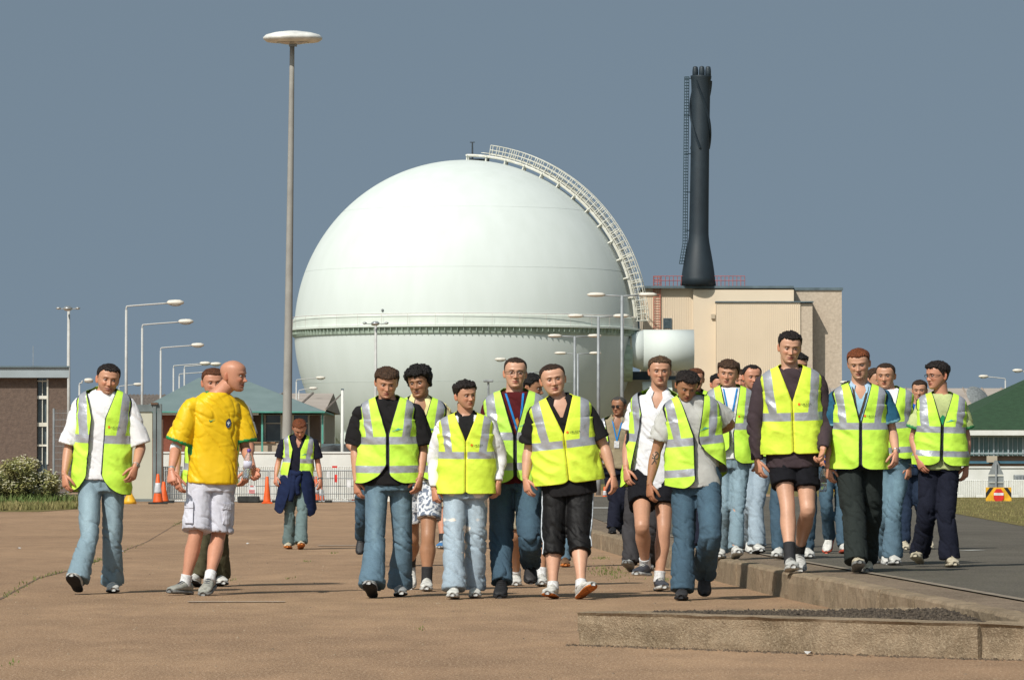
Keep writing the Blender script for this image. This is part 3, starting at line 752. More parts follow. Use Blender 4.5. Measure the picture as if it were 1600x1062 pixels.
    for side in 'LR':
        S, E, Wr, Tp = arms[side]; sg = -1 if side == 'L' else 1
        inn = Vector(T.pts(np.array([.04]), np.array([.10]), np.array([.001]), np.array([0.0 if sg > 0 else math.pi]))[0])
        if fr <= 1.0:
            e_ = lerp(S, E, fr); pts = [inn, S, lerp(S, E, fr * .5), e_]; rr = [.060, .060, .063 * fit, .066 * fit + .006]
        else:
            e_ = lerp(E, Wr, fr - 1.0); pts = [inn, S, lerp(S, E, .5), E, lerp(E, e_, .5), e_]; rr = [.060, .060, .060 * fit, .053 * fit, .048 * fit, .036 + .006 * fit]
        pr.append(tube(pts, [r * sc for r in rr], n=18)); ends[side] = (e_, (pts[-1] - pts[-2]).normalized(), rr[-1] * sc)
    me = remesh(pr, vox, 2)
    wrinkle(me, sh.get('amp', .0075) * 1.15, (7.5, 7.5, 5.5), seed + 50, shear=(.7, .7), ridge='crease', coarse=.3)
    P = co(me); Fr = faces_of(me); X_, D_, Y_ = T.inv(P)
    C = np.ones((len(P), 3))
    vneck = sh.get('v', .0)
    if vneck:
        bl_ = .062 * (1 - (D_ + .07) / (vneck + .07)) + .006; df = np.abs(X_) - bl_; sn_ = (Y_ < .02) & (D_ < vneck) & (np.abs(df) < .0075)
        tt_ = np.clip(D_ / .53, 0, 1)[:, None]; Rr = T.r0 * (1 - tt_) + T.r1 * tt_
        P = P - Rr * (np.where(sn_, df, 0) * np.sign(X_) * T.sc)[:, None]; X_, D_, Y_ = T.inv(P)
        inside = (Y_ < .02) & (np.abs(X_) < .062 * (1 - (D_ + .07) / (vneck + .07)) * 1.0 + .0065) & (D_ < vneck)
        Fr = [q for q in Fr if not all(inside[i] for i in q)]
    if sh.get('panel'):   # differently coloured front panel (yoke)
        pc = np.array(sh['panel'][1]); m_ = (np.abs(X_) < sh['panel'][0]) & (Y_ < .04); C[m_] = pc
    if sh.get('sleeve_col') is not None:
        m_ = np.abs(X_) > .175; C[m_] = np.array(sh['sleeve_col'])
    if sh.get('cuff') is not None or sh.get('cuff2') is not None:
        for side in 'LR':
            e_, u, r = ends[side]; dd = (P - np.array(e_)) @ np.array(u); rad = np.linalg.norm(P - np.array(e_) - dd[:, None] * np.array(u), axis=1)
            m_ = (dd > -.020) & (dd < .06) & (rad < r * 1.35) & (np.abs(X_) > .172); C[m_] = np.array(sh['cuff'])
    me2 = bpy.data.meshes.new(sh.get('name', 'shirt')); me2.from_pydata(P.tolist(), [], Fr); smoothall(me2); setcol(me2, C)
    me2.materials.append(sh['mat']); sho = mkobj(sh.get('name', 'shirt'), me2, root); bpy.data.meshes.remove(me)
    sb = BVHTree.FromPolygons([Vector(p) for p in P], Fr)
    if sh.get('collar'):
        N_ = 40; a0, a1 = math.radians(-90 + sh.get('cgap', 32)), math.radians(270 - sh.get('cgap', 32)); V = []; Fc = []
        for i, (dd, aa) in enumerate(((-.090, .058), (-.096, .066), (-.060, .088), (-.048, .094))):
            th = np.linspace(a0, a1, N_); drop = np.clip((np.abs(np.linspace(-1, 1, N_)) - .6) / .4, 0, 1) * (.035 if i < 2 else .06)
            V.append(T.pts(np.full(N_, dd) + drop, np.full(N_, aa), np.full(N_, aa * 1.02), th, n=2.1))
        V = np.vstack(V)
        for i in range(3):
            for k in range(N_ - 1): Fc.append((i * N_ + k, i * N_ + k + 1, (i + 1) * N_ + k + 1, (i + 1) * N_ + k))
        me = bpy.data.meshes.new('collar'); me.from_pydata(V.tolist(), [], Fc); smoothall(me)
        me.materials.append(sh['collar']); o = mkobj('collar', me, sho); q = o.modifiers.new('t', 'SOLIDIFY'); q.thickness = .006
    elif sh.get('rib') is not None:
        th = np.linspace(0, 2 * math.pi, 41); dd = -.064 + .030 * np.clip(-np.sin(th), 0, 1)
        V = T.pts(dd, np.full(41, .072), np.full(41, .074), th, n=2.1); MB().path([tuple(p) for p in V], .0085).build('neck_rib', sh['rib'], sho, smooth=True)
    if sh.get('text'):
        for (txt, size, x, d, m_) in sh['text']:
            V, Fc = text_mesh(txt); decal('print', T, sb, [(x + p[0] * size, d - p[1] * size) for p in V], Fc, m_, sho)
    if sh.get('shapes'):
        for qi, (nm, pts, m_) in enumerate(sh['shapes']): decal(nm, T, sb, pts, [tuple(range(len(pts)))], m_, sho, off=.006 + .002 * qi)
    # ---- vest
    ve = s.get('vest')
    if ve:
        vd = ve.get('vd', .20); xl, xr = ve.get('xl', -.0015), ve.get('xr', .0015); s0 = ve.get('s0', vd); nw = ve.get('nw', .085)
        gL = lambda d: np.where(d < vd, xl - (nw + xl * .3) * np.clip((vd - d) / (vd + .07), 0, 2) ** ve.get('vp', 1.0), xl - ve.get('sl', 0) * np.clip(d - s0, 0, 1))
        gR = lambda d: np.where(d < vd, xr + (nw - xr * .3) * np.clip((vd - d) / (vd + .07), 0, 2) ** ve.get('vp', 1.0), xr + ve.get('sr', 0) * np.clip(d - s0, 0, 1))
        V, Fc, X, Dd, ed, sn = shell(T, -.088, ve.get('hem', .60), gL, gR, w=ve.get('w', 1.0), rnd=ve.get('rnd', .07), flare=ve.get('flare', .0),
                                     N=120 if hi else 80, M=90 if hi else 56, hemL=ve.get('hemL'), hemR=ve.get('hemR'), bk=ve.get('bk', 1.0))
        me = bpy.data.meshes.new('hi_vis_vest'); me.from_pydata(V.tolist(), [], Fc); me.update()
        P = co(me); N_ = nor(me); Q = P + .04 * np.stack([vn(P * 7, seed + 61), vn(P * 7, seed + 62), vn(P * 7, seed + 63)], 1)
        f1 = vn(Q * np.array([8, 8, 2.2]), seed + 64); f2 = 1 - 2.2 * np.abs(vn((Q + np.stack([Q[:, 2] * .8, Q[:, 2] * 0, Q[:, 0] * .3], 1)) * np.array([10, 10, 8]), seed + 65)); f3 = vn(P * 22, seed + 66)
        sg = np.sign((N_ * (P - np.array(T.S) + T.Z * (((np.array(T.S) - P) @ T.Z))[:, None])).sum(1)); sg = np.where(sg == 0, 1, sg)
        wt = np.clip((Dd + .02) / .15, .15, 1) * ve.get('amp', 1.0)
        P = P + N_ * (sg * (.017 * f1 + .011 * f2 + .002 * f3) * wt)[:, None]
        # arm distance for the binding
        da = np.full(len(P), 9.0)
        for side in 'LR':
            S, E, Wr, Tp = [np.array(q) for q in arms[side]]; ab_ = E - S; t = np.clip(((P - S) @ ab_) / (ab_ @ ab_), 0, 1)
            da = np.minimum(da, np.linalg.norm(P - S - t[:, None] * ab_, axis=1) - .071 * sc)
        e2 = np.minimum(ed, np.where(da > 0, da * .8, 0.003) + .0)
        if ve.get('hue', 0) == 1: e2 = ed
        setco(me, P); smoothall(me); setcol(me, np.stack([X, Dd, e2], 1), 'pat'); me.materials.append(vest_mat(ve.get('kind', 'B'), 0, ve.get('hue', 0)))
        vo = mkobj('hi_vis_vest', me, root); q = vo.modifiers.new('thick', 'SOLIDIFY'); q.thickness = .004; q.offset = 1
        vb = BVHTree.FromPolygons([Vector(p) for p in P], Fc)
        lg = ve.get('logo')
        if lg == 'or':
            m1 = mat('logo_orange', (.85, .17, .02), nscale=40); m2 = mat('logo_ink', (.06, .10, .03), nscale=40)
            x, d = ve.get('lx', .045), .195
            decal('logo_square', T, vb, [(x - .016, d), (x, d), (x, d - .016), (x - .016, d - .016)], [(0, 1, 2, 3)], m1, vo)
            V, Fc = text_mesh('UKAEA'); decal('logo_text', T, vb, [(x + .008 + p[0] * .023, d - p[1] * .019) for p in V], Fc, m2, vo)
            decal('logo_line', T, vb, [(x + .02 + i * .007, d + .008 + (0 if i < 8 else .0025)) for i in list(range(8))] + [(x + .02 + i * .007, d + .0055) for i in range(7, -1, -1)], [tuple(range(16))], m2, vo)
        elif lg == 'gr':
            m1 = mat('logo_teal', (.12, .42, .34), nscale=40); x, d = ve.get('lx', .045), .185
            up = [(x + .008 * i, d - .0035 * i * .5 - .004 - .012 * math.exp(-((i - 5.5) / 1.8) ** 2)) for i in range(11)]; lo = [(x + .008 * i, d - .0035 * i * .5) for i in range(10, -1, -1)]
            decal('logo_emblem', T, vb, up + lo, [(i, i + 1, 20 - i, 21 - i) for i in range(10)], m1, vo)
    # ---- extras
    for ex in s.get('extra', []):
        k = ex[0]
        if k == 'watch' or k == 'band':
            S, E, Wr, Tp = arms[ex[1]]; u = (Wr - E).normalized(); pos = lerp(E, Wr, ex[2]); rr = ex[3] * sc
            if k == 'watch':
                o = ellipse_ring(pos, rr, u, .006, 'watch', mat('watch_steel' if ex[4] == 'steel' else 'watch_black', (.5, .5, .5) if ex[4] == 'steel' else (.02, .02, .025), rough=.3, metal=.8 if ex[4] == 'steel' else 0), root)
                sg = -1 if ex[1] == 'L' else 1
                c = pos + Vector((sg * .6, -.8, 0)).normalized() * (rr + .004); b = MB(); b.cyl(c - Vector((sg * .006, -.008, 0)), c + Vector((sg * .003, -.004, 0)), .014, n=14); b.build('watch_face', mat('watch_dial', (.3, .3, .3), rough=.2, metal=.6), o)
            else:
                V, f = tube([pos - u * ex[5], pos + u * ex[5]], [rr, rr], n=20, sub=4); MB().add(V, f).build(ex[6] if len(ex) > 6 else 'wristband', ex[4], root, smooth=True)
        elif k == 'lanyard':
            m_ = ex[1]; dend = ex[2]; xe = ex[3]
            b = MB()
            for sg in (-1, 1):
                UV = []; x_ = []
                for q in np.linspace(0, 1, 12):
                    d = -.055 + (dend + .055) * q; xx = sg * .060 * (1 - q) + xe * q
                    UV += [(xx - .007, d), (xx + .007, d)]
                dd_ = decal('lanyard', T, sb, UV, [(2 * i, 2 * i + 1, 2 * i + 3, 2 * i + 2) for i in range(11)], m_, root, off=.008)
                qd = dd_.modifiers.new('t', 'SOLIDIFY'); qd.thickness = .002
            if len(ex) > 4: decal('badge', T, sb, [(xe - .028, dend), (xe + .028, dend), (xe + .028, dend + .085), (xe - .028, dend + .085)], [(0, 1, 2, 3)], ex[4], root, off=.012)
        elif k == 'jacket':
            gL = lambda d: -.02 - .30 * np.clip(d - .45, 0, 1); gR = lambda d: .03 + .28 * np.clip(d - .45, 0, 1)
            V, Fc, X, Dd, ed, sn = shell(T, .38, .86, gL, gR, w=.92, N=90, M=50, rnd=.05, flare=.035, hemL=.96, hemR=.98)
            me = bpy.data.meshes.new('tied_jacket'); me.from_pydata(V.tolist(), [], Fc); me.update()
            wrinkle(me, .016, (9, 9, 4), seed + 80, shear=(.5, 0)); smoothall(me); setcol(me, np.ones((len(V), 3)))
            me.materials.append(cloth('navy_jacket', rgb(22, 34, 66))); o = mkobj('tied_jacket', me, root); q = o.modifiers.new('t', 'SOLIDIFY'); q.thickness = .012
            c = Vector(T.pts(np.array([.43]), np.array([.001]), np.array([.16]), np.array([-math.pi / 2]))[0])
            b = MB()
            for sg, L_ in ((-1, .34), (1, .26)):
                V, f = tube([c, c + Vector((sg * .03, -.03, -.03)), c + Vector((sg * .02 - .02, -.04, -L_ * .5)), c + Vector((sg * .05 - .03, -.02, -L_))], [.035, .032, .038, .03], n=12); b.add(V, f)
            V, f = tube([c + Vector((-.05, 0, .02)), c + Vector((0, -.035, 0)), c + Vector((.05, 0, .02))], [.03, .038, .03], n=12); b.add(V, f)
            o2 = b.build('jacket_sleeve', MATS['navy_jacket'], o, smooth=True); setcol(o2.data, np.ones((len(o2.data.vertices), 3)))
        elif k == 'tattoo':
            S, E, Wr, Tp = arms[ex[1]]; u = (Wr - E).normalized(); body = BVHTree.FromPolygons([Vector(p) for p in co(me2_body(root))], faces_of(me2_body(root)))
            c = lerp(E, Wr, ex[2]); b = MB(); sx = Vector((1, 0, 0)); rnd_ = random.Random(4)
            strokes = [[(-.008, .030), (.002, .034), (.010, .028), (.004, .020)], [(.004, .020), (-.004, .008), (.0, -.008), (-.008, -.024), (-.014, -.030)], [(0, -.008), (.010, -.018), (.014, -.028)],
                       [(-.004, .008), (-.016, .016), (-.018, .024)], [(.0, .004), (-.014, .000), (-.018, .006)], [(.004, -.002), (.018, .000), (.020, .018), (.014, .028)]]
            for st in strokes:
                pts = []
                for (x, z) in catmull([(p[0], p[1], 0) for p in st], 4)[:, :2]:
                    o = c + Vector((x * 1.15, -.3, 0)) - u * z * 1.5; h = body.ray_cast(o, Vector((0, 1, 0)))
                    if h[0] is not None: pts.append(h[0] - Vector((0, .0005, 0)))
                if len(pts) > 1: b.path(pts, .0036, n=5)
            if b.v: b.build('tattoo', mat('tattoo_ink', (.03, .045, .04), nscale=50), root)
        elif k == 'medal':
            pass
    bpy.context.view_layer.update()
    s['_arms'] = arms; s['_root'] = root; s['_T'] = T; s['_sb'] = sb
    return s

def me2_body(root):
    for o in COL.objects:
        if o.parent == root and o.name.startswith('body'): return o.data
# ------------------------------------------------------------------ people of the photograph
WHT = ('white', (.62, .61, .57)); GRYC = ('grey', (.22, .22, .21)); BLK = ('black', (.012, .012, .014)); BRN = ('brown', (.16, .08, .035)); GUM = ('gum', (.55, .17, .03)); SIL = ('silver', (.33, .33, .29), .4); NAV = ('navy', (.03, .04, .07))
CRM = ('cream', (.52, .46, .34)); OFF = ('offwhite', (.5, .5, .48))
SH_WHITE = (WHT, OFF, WHT); SH_WHITEDK = (WHT, OFF, WHT, BLK); SH_BLACK = (BLK, BLK, BLK); SH_GUM = (WHT, OFF, WHT, GUM); SH_SILVER = (SIL, GRYC, NAV); SH_BROWN = (BRN, GUM, BRN); SH_GREY = (('grey', (.30, .31, .31)), OFF, NAV)
SH_DARKTR = (('darkgrey', (.05, .055, .07)), OFF, WHT); SH_CREAM = (CRM, CRM, CRM); SH_REDTR = (WHT, ('red', (.5, .08, .04)), WHT)
J_light = denim('jeans_light', rgb(122, 143, 154), 1); J_pale = denim('jeans_pale', rgb(152, 168, 180), 1); J_mid = denim('jeans_mid', rgb(92, 116, 132), 1)
J_blue = denim('jeans_blue', rgb(64, 86, 102), 1); J_dark = denim('jeans_dark', rgb(33, 46, 66), 1); J_green = denim('jeans_black_green', rgb(38, 44, 42), 1)
J_grey = denim('jeans_grey', rgb(104, 122, 122), 1); J_navy = denim('trousers_navy', rgb(22, 25, 40), 1)
K_black = cloth('black_track', rgb(20, 19, 20), rough=.6); K_shorts = cloth('black_shorts', rgb(18, 18, 24)); K_cargo = cloth('cargo_light', rgb(196, 196, 206)); K_olive = cloth('olive', rgb(78, 74, 54)); K_grey = cloth('cargo_grey', rgb(58, 56, 58)); K_beige = cloth('beige_shorts', rgb(170, 160, 138))
K_pat = cloth('patterned_shorts', rgb(225, 228, 232))
C_white = cloth('white_cotton', (.78, .78, .80), ns=4, namt=.04); C_grey = cloth('pale_grey_cotton', (.50, .50, .47)); C_black = cloth('black_cotton', (.012, .011, .012)); C_maroon = cloth('maroon_cotton', rgb(82, 22, 26))
C_yellow = cloth('yellow_jersey', (.78, .50, .012), rough=.42, ns=3, namt=.05, bump=.0008); C_cream = cloth('cream_polo', rgb(232, 220, 160)); C_brown = cloth('dark_brown_cotton', rgb(66, 54, 58)); C_teal = cloth('teal_polo', rgb(42, 92, 118)); C_lime = cloth('pale_green_tee', rgb(186, 196, 136))
C_khaki = cloth('khaki_shirt', rgb(150, 138, 112)); C_blue = cloth('blue_tee', rgb(34, 84, 176)); C_navy = cloth('navy_polo', rgb(26, 26, 40)); C_sky = cloth('sky_cotton', rgb(170, 196, 220))
G_green = cloth('green_rib', (.02, .26, .10)); L_blue = cloth('lanyard_blue', rgb(40, 130, 200)); L_tan = cloth('lanyard_brown', rgb(80, 66, 50)); BADGE = mat('badge_white', (.7, .7, .7), nscale=30); INK = mat('shirt_ink', (.04, .035, .035), nscale=40)
B_white = cloth('wristband_white', (.75, .75, .76)); M_steel = mat('bracelet_steel', (.5, .5, .5), rough=.35, metal=.7)
for _m in (G_green, L_blue, L_tan, B_white):
    for _n in list(_m.node_tree.nodes):
        if _n.type == 'ATTRIBUTE':
            _mx = [l.to_node for l in _m.node_tree.links if l.from_node == _n][0]; _mx.inputs[0].default_value = 0
for _m in (C_cream, C_white, C_sky, C_black, C_navy, C_khaki): pass
def plain(m):
    q = m.copy(); q.name = m.name + '_trim'
    for n in list(q.node_tree.nodes):
        if n.type == 'ATTRIBUTE': [l.to_node for l in q.node_tree.links if l.from_node == n][0].inputs[0].default_value = 0
    return q
P_cream, P_white, P_sky, P_black, P_khaki, P_teal, P_grey = [plain(q) for q in (C_cream, C_white, C_sky, C_black, C_khaki, C_teal, C_grey)]
S_fair = (.53, .275, .17); S_pale = (.58, .32, .21); S_tan = (.38, .19, .105); S_red = (.54, .255, .16); S_brown = (.32, .15, .08)
H_dark = (.020, .012, .009); H_brown = (.055, .028, .014); H_mid = (.09, .045, .022); H_ging = (.24, .065, .018); H_ging2 = (.16, .055, .02); H_black = (.010, .007, .006); H_fair = (.14, .08, .04)
BOOT = (.100, .090, .080, .084, .098); BAG = (.106, .100, .090, .088, .094); STR = (.096, .086, .072, .070, .074)
SK_w = ('white', .06, (.68, .68, .68)); SK_b = ('black', .10, (.015, .015, .018))
HNG = {}
PEOPLE = [
 dict(x=166, g=926, top=565, lab='young man in white T-shirt with open yellow vest and pale jeans, at far left', hd=(168.5, 592), hyaw=14, hpitch=6, hroll=8, hs=1.1, skin=S_fair, hair=('crop', H_dark), stubble=.55, smile=1, teeth=1,
  sh=(127, 631, 199, 631), aL=(108, 698, .4, 101, 741, -.6, 104, 770), aR=(220, 698, .4, 212, 729, -.8, 203, 757), hip=(159, 742), build=1.0,
  lL=(139, 838, -.22, 122, -.42, -8, 24, .015), lR=(176, 843, .02, 176, .10, 6, 2, 0), ty=4,
  bottom=dict(name='jeans', mat=J_light, r=BOOT, fade=(1.5, 1.45, 1.4), amp=.008, crotch=.14), shoe=SH_WHITEDK,
  shirt=dict(mat=C_white, frac=.95, fit=1.25, hem=.56, rib=P_white, boxy=.185, amp=.006), vest=dict(kind='A', xl=-.085, xr=.012, vd=.13, nw=.085, hem=.66, sl=.06, sr=-.03, rnd=.17, logo='or', lx=.055, w=1.02),
  hL=dict(curl=.7), hR=dict(curl=.7, n=(-.5, .5, 0)), extra=[('watch', 'R', .93, .028, 'steel')]),
 dict(x=332, g=928, top=560, lab='bald man in yellow football shirt with green trim and pale cargo shorts looking right', hd=(364, 586), hyaw=68, hpitch=4, hroll=0, hs=1.12, skin=S_red, hair=('bald', (.2, .11, .07)), smile=1, brow=.3, stubble=.25, hdd=-.03,
  sh=(300, 634, 372, 634), ty=26, aL=(275, 700, .3, 268, 735, -.75, 269, 757), aR=(383, 700, .5, 396, 733, -.95, 402, 747), hip=(332, 742), hipy=4,
  lL=(306, 836, -.10, 290, -.12, -30, 3, 0), lR=(341, 838, .0, 328, -.30, -12, -12, 0), bottom=dict(name='cargo_shorts', mat=K_cargo, len=.93, hem=.118, r=(.108, .110, .112, .1, .1), pockets=1, amp=.009, crotch=.12),
  shoe=SH_SILVER, sock=SK_w, shirt=dict(mat=C_yellow, name='football_shirt', frac=.86, fit=1.4, hem=.585, boxy=.188, rib=G_green, cuff=(.02, .52, 7.), amp=.008,
   shapes=[('swoosh', [(-.085, .135), (-.078, .145), (-.066, .142), (-.035, .122), (-.066, .135), (-.078, .137), (-.080, .128)], G_green),
           ('crest_rim', [(.070 + .022 * math.sin(a), .148 - .031 * math.cos(a) * (1 if math.cos(a) > 0 else 1.15)) for a in np.linspace(0, 2 * math.pi, 18, endpoint=False)], mat('crest_blue', (.02, .05, .12), nscale=30)),
           ('crest_cross', [(.070 + q[0] * .012, .148 + q[1] * .016) for q in ((-.35, -1), (.35, -1), (.35, -.35), (1, -.35), (1, .35), (.35, .35), (.35, 1), (-.35, 1), (-.35, .35), (-1, .35), (-1, -.35), (-.35, -.35))], mat('crest_white', (.55, .6, .6), nscale=30))]),
  hL=dict(curl=1.3, n=(.3, .9, 0), t=(1, -.3, 0)), hR=dict(curl=.9, n=(-.6, -.3, .6), t=(-.3, -.4, .9), tc=.6),
  extra=[('band', 'L', .0, .046, B_white, .022, 'elbow_strap'), ('band', 'L', .92, .029, M_steel, .007, 'bracelet')]),
 dict(x=322, g=916, top=571, lab='man with short ginger-brown hair half hidden behind the bald man in yellow', hi=False, hd=(333, 597), hyaw=10, hs=1.08, skin=S_red, hair=('crop', H_ging2),
  sh=(293, 640, 378, 638), aL=(276, 702, .5, 276, 745, -.8, 282, 777), aR=(390, 697, .4, 386, 735, -.6, 381, 760), hip=(328, 742), lL=(316, 838, 0, 307, -.1, -10, 8, .0), lR=(342, 838, .1, 344, .2, 10, 3, 0),
  bottom=dict(name='trousers', mat=K_olive, r=BAG), shoe=SH_WHITEDK, shirt=dict(mat=C_grey, frac=.72, fit=1.2, rib=P_grey), vest=dict(kind='B', xl=-.06, xr=.06, hem=.60), extra=[('band', 'R', .95, .028, B_white, .006)]),
 dict(x=463, g=857.5, top=649, lab='red-haired young man walking head down far back, navy jacket tied round his waist', group='people walking far back', hi=False, hd=(468, 667), hyaw=8, hpitch=38, hroll=-5, hs=1.15, skin=S_red, hair=('crop', H_ging),
  sh=(443, 692, 491, 692), aL=(435, 722, .3, 431, 744, -.6, 430, 759), aR=(497, 724, .3, 501, 749, -.6, 501, 768), hip=(464, 752), lL=(453, 801, 0, 452, .1, -5, 4, 0), lR=(472, 803, -.15, 470, -.3, 5, 12, 0),
  bottom=dict(name='jeans', mat=J_grey, r=BOOT), shoe=(CRM, GUM, CRM), shirt=dict(mat=C_navy, name='polo_shirt', frac=.75, fit=1.15, v=.10, collar=plain(C_navy), cgap=25, sleeve_col=None), vest=dict(kind='B', xl=-.07, xr=.03, vd=.12, hem=.62, rnd=.10, sl=.12, logo='gr', lx=.05),
  extra=[('jacket',), ('watch', 'R', .93, .030, 'black')]),
 dict(x=606, g=932, top=563, lab='young man in black T-shirt and closed vest looking down, light blue flared jeans', hd=(604, 595), hyaw=6, hpitch=17, hroll=3, hs=1.04, skin=S_fair, hair=('fringe', H_mid), hw=1.02,
  sh=(564, 644, 648, 641), aL=(556, 701, .4, 557, 751, -.5, 560, 784), aR=(661, 701, .4, 657, 745, -.6, 651, 774), hip=(607, 743),
  lL=(586, 846, -.12, 582, -.34, -6, 20, .0), lR=(629, 848, .06, 624, .12, 5, 3, 0), bottom=dict(name='jeans', mat=J_mid, r=(.098, .088, .080, .092, .108), fade=(1.55, 1.45, 1.35), crotch=.15, amp=.007), shoe=(('grey', (.30, .31, .31)), OFF, WHT, BLK),
  shirt=dict(mat=C_black, frac=.88, fit=1.35, hem=.60, boxy=.19, rib=P_black), vest=dict(kind='B', vd=.21, hem=.585, logo='gr', lx=.035, w=1.12, rnd=.10, sl=.75, s0=.44, nw=.088), extra=[]),
 dict(x=658, g=922, top=566, lab='dark curly-haired man with cream collar and patterned shorts behind the black T-shirt', hd=(655, 596), hyaw=-18, hpitch=10, hroll=-5, hs=1.08, skin=S_tan, hair=('curly', H_black), smile=1, teeth=1,
  sh=(620, 645, 692, 640), aR=(703, 700, .5, 700, 742, .2, 700, 770), aL=(612, 700, .5, 616, 744, -.2, 617, 770), hip=(655, 742), lL=(644, 842, .15, 641, .45, 0, -38, 0), lR=(669, 838, -.15, 667, -.18, 0, 2, 0), muscle=1.08,
  bottom=dict(name='shorts', mat=K_pat, len=.72, hem=.105, r=(.104, .104, .1, .1, .1), pattern=1, crotch=.1), shoe=SH_WHITE, sock=SK_b,
  shirt=dict(mat=C_cream, name='polo_shirt', frac=.72, v=.13, collar=P_cream, cgap=35), vest=dict(kind='B', vd=.20, xl=-.01, xr=.01, hem=.57, w=1.02, logo='gr')),
 dict(x=727, g=934, top=589, lab='dark-haired young man looking right, vest over white long sleeves, ripped pale jeans', hd=(727, 617), hyaw=30, hpitch=3, hroll=-6, hs=1.02, skin=S_fair, hair=('spiky', H_dark), stubble=.2,
  sh=(692, 666, 764, 666), aL=(680, 716, .6, 678, 764, -.7, 682, 789), aR=(780, 712, .4, 779, 754, -.5, 776, 778), hip=(728, 757), build=1.03,
  lL=(709, 849, -.1, 710, -.25, -4, 4, 0), lR=(743, 851, .04, 741, .06, 3, 3, 0), bottom=dict(name='ripped_jeans', mat=J_pale, r=(.106, .098, .092, .094, .104), fade=(1.3, 1.28, 1.25), rip=1, crotch=.15), shoe=SH_WHITE,
  shirt=dict(mat=C_white, name='long_sleeved_shirt', frac=1.93, fit=1.15, panel=(.062, (.015, .015, .015)), v=.0, collar=P_black, cgap=30, hem=.58), vest=dict(kind='A', vd=.16, hem=.60, logo='or', lx=.055, w=1.10, rnd=.02, hue=1, nw=.088),
  hR=dict(curl=.8), hL=dict(curl=1.2)),
 dict(x=803, g=932, top=555, lab='young man in glasses and maroon T-shirt with a blue lanyard, dark blue jeans', hd=(805, 582), hyaw=3, hpitch=0, hroll=2, hs=1.08, skin=S_pale, hair=('buzz', H_brown), glasses='thin', nose=1.1,
  sh=(768, 633, 840, 633), aL=(757, 694, .5, 762, 738, .0, 766, 765), aR=(851, 694, .5, 850, 738, 0, 848, 765), hip=(805, 739), build=1.08, lL=(783, 843, -.08, 784, -.30, -5, -14, 0), lR=(828, 840, -.28, 829, .05, 0, -30, .10),
  bottom=dict(name='jeans', mat=J_blue, r=(.118, .108, .094, .088, .088), fade=(1.25, 1.25, 1.2), crotch=.12), shoe=SH_BLACK,
  shirt=dict(mat=C_maroon, frac=.8, rib=plain(C_maroon), hem=.60, fit=1.2, shapes=[('chest_print', [(-.005, .14), (.02, .12), (.03, .16), (.02, .21), (.0, .20)], mat('print_orange', (.5, .2, .03), nscale=30))]),
  vest=dict(kind='B', vd=.25, hem=.60, logo='gr', lx=.03, w=1.06, hue=2, rnd=.07, nw=.092), extra=[('lanyard', L_blue, .26, .03)]),
 dict(x=829, g=915, top=583, lab='dark-haired person almost hidden behind the man in glasses, only head top and pale shorts showing', hi=False, hd=(830, 606), hyaw=70, hs=1.05, skin=S_tan, hair=('thick', H_black), hip=(826, 747),
  lL=(805, 836, 0, 806, .3, 0, 0, 0), lR=(846, 836, 0, 846, -.1, 0, 3, 0), bottom=dict(name='shorts', mat=K_beige, len=.90, hem=.10, r=(.1, .1, .1, .1, .1)), shoe=SH_WHITE, sock=SK_w, shirt=dict(mat=C_grey, frac=.6)),
 dict(x=880, g=934, top=564, lab='stocky young man in black polo, closed vest and black cropped track bottoms, squinting', hd=(864, 592), hyaw=4, hpitch=3, hroll=-9, hs=1.10, skin=S_pale, hair=('buzz', H_brown), hw=1.09, jaw=.8, smile=.5,
  sh=(837, 645, 914, 640), aL=(826, 702, .4, 821, 748, -.5, 826, 775), aR=(944, 697, .3, 958, 743, -.4, 963, 775), hip=(888, 746), build=1.10, muscle=1.08,
  lL=(865, 838, -.05, 864, -.15, -12, 6, 0), lR=(905, 834, -.1, 908, -.35, 22, 20, .0), bottom=dict(name='cropped_track_bottoms', mat=K_black, len=1.38, hem=.088, r=(.118, .110, .100, .095, .09), stripe=1, amp=.007, crotch=.13), shoe=SH_GUM, sock=('white', .03, (.68, .68, .68)),
  shirt=dict(mat=C_black, name='polo_shirt', frac=.82, fit=1.2, v=.08, collar=P_black, cgap=35, hem=.66), vest=dict(kind='A', vd=.20, hem=.565, logo='or', lx=.035, w=1.10, hue=1, rnd=.03, nw=.09), hL=dict(curl=.6), hR=dict(curl=.7)),
 dict(x=886, g=885, top=618, lab='person in blue jeans and brown shoes hidden behind the black cropped bottoms', group='people walking far back', hi=False, hd=(877, 640), skin=S_fair, hair=('crop', H_brown), hip=(880, 748),
  lL=(868, 815, 0, 866, .3, 0, 0, 0), lR=(884, 815, 0, 883, -.1, 0, 2, 0), bottom=dict(name='jeans', mat=J_mid, r=STR), shoe=SH_BROWN, shirt=dict(mat=C_navy, frac=.7)),
 dict(x=961, z=.2, g=834, top=616, lab='balding older man in sunglasses and khaki shirt on the far pavement, blue lanyard', group='people walking far back', hi=False, hd=(967, 634), hyaw=-28, hpitch=5, hs=1.1, skin=S_brown, hair=('recede', (.10, .09, .08)), glasses='sun',
  sh=(946, 665, 982, 664), aL=(938, 692, .3, 936, 712, -.9, 936, 722), aR=(986, 698, .3, 988, 720, -.5, 988, 735), hip=(962, 727), build=1.15, lL=(961, 782, 0, 958, -.1, -6, 3, 0), lR=(972, 782, 0, 974, .25, 0, 0, 0),
  bottom=dict(name='trousers', mat=J_navy, r=BAG), shoe=SH_BLACK, shirt=dict(mat=C_khaki, frac=.8, v=.08, collar=P_khaki, boxy=.2), vest=dict(kind='B', xl=-.09, xr=.12, hem=.52), extra=[('lanyard', L_blue, .22, .0, BADGE)]),
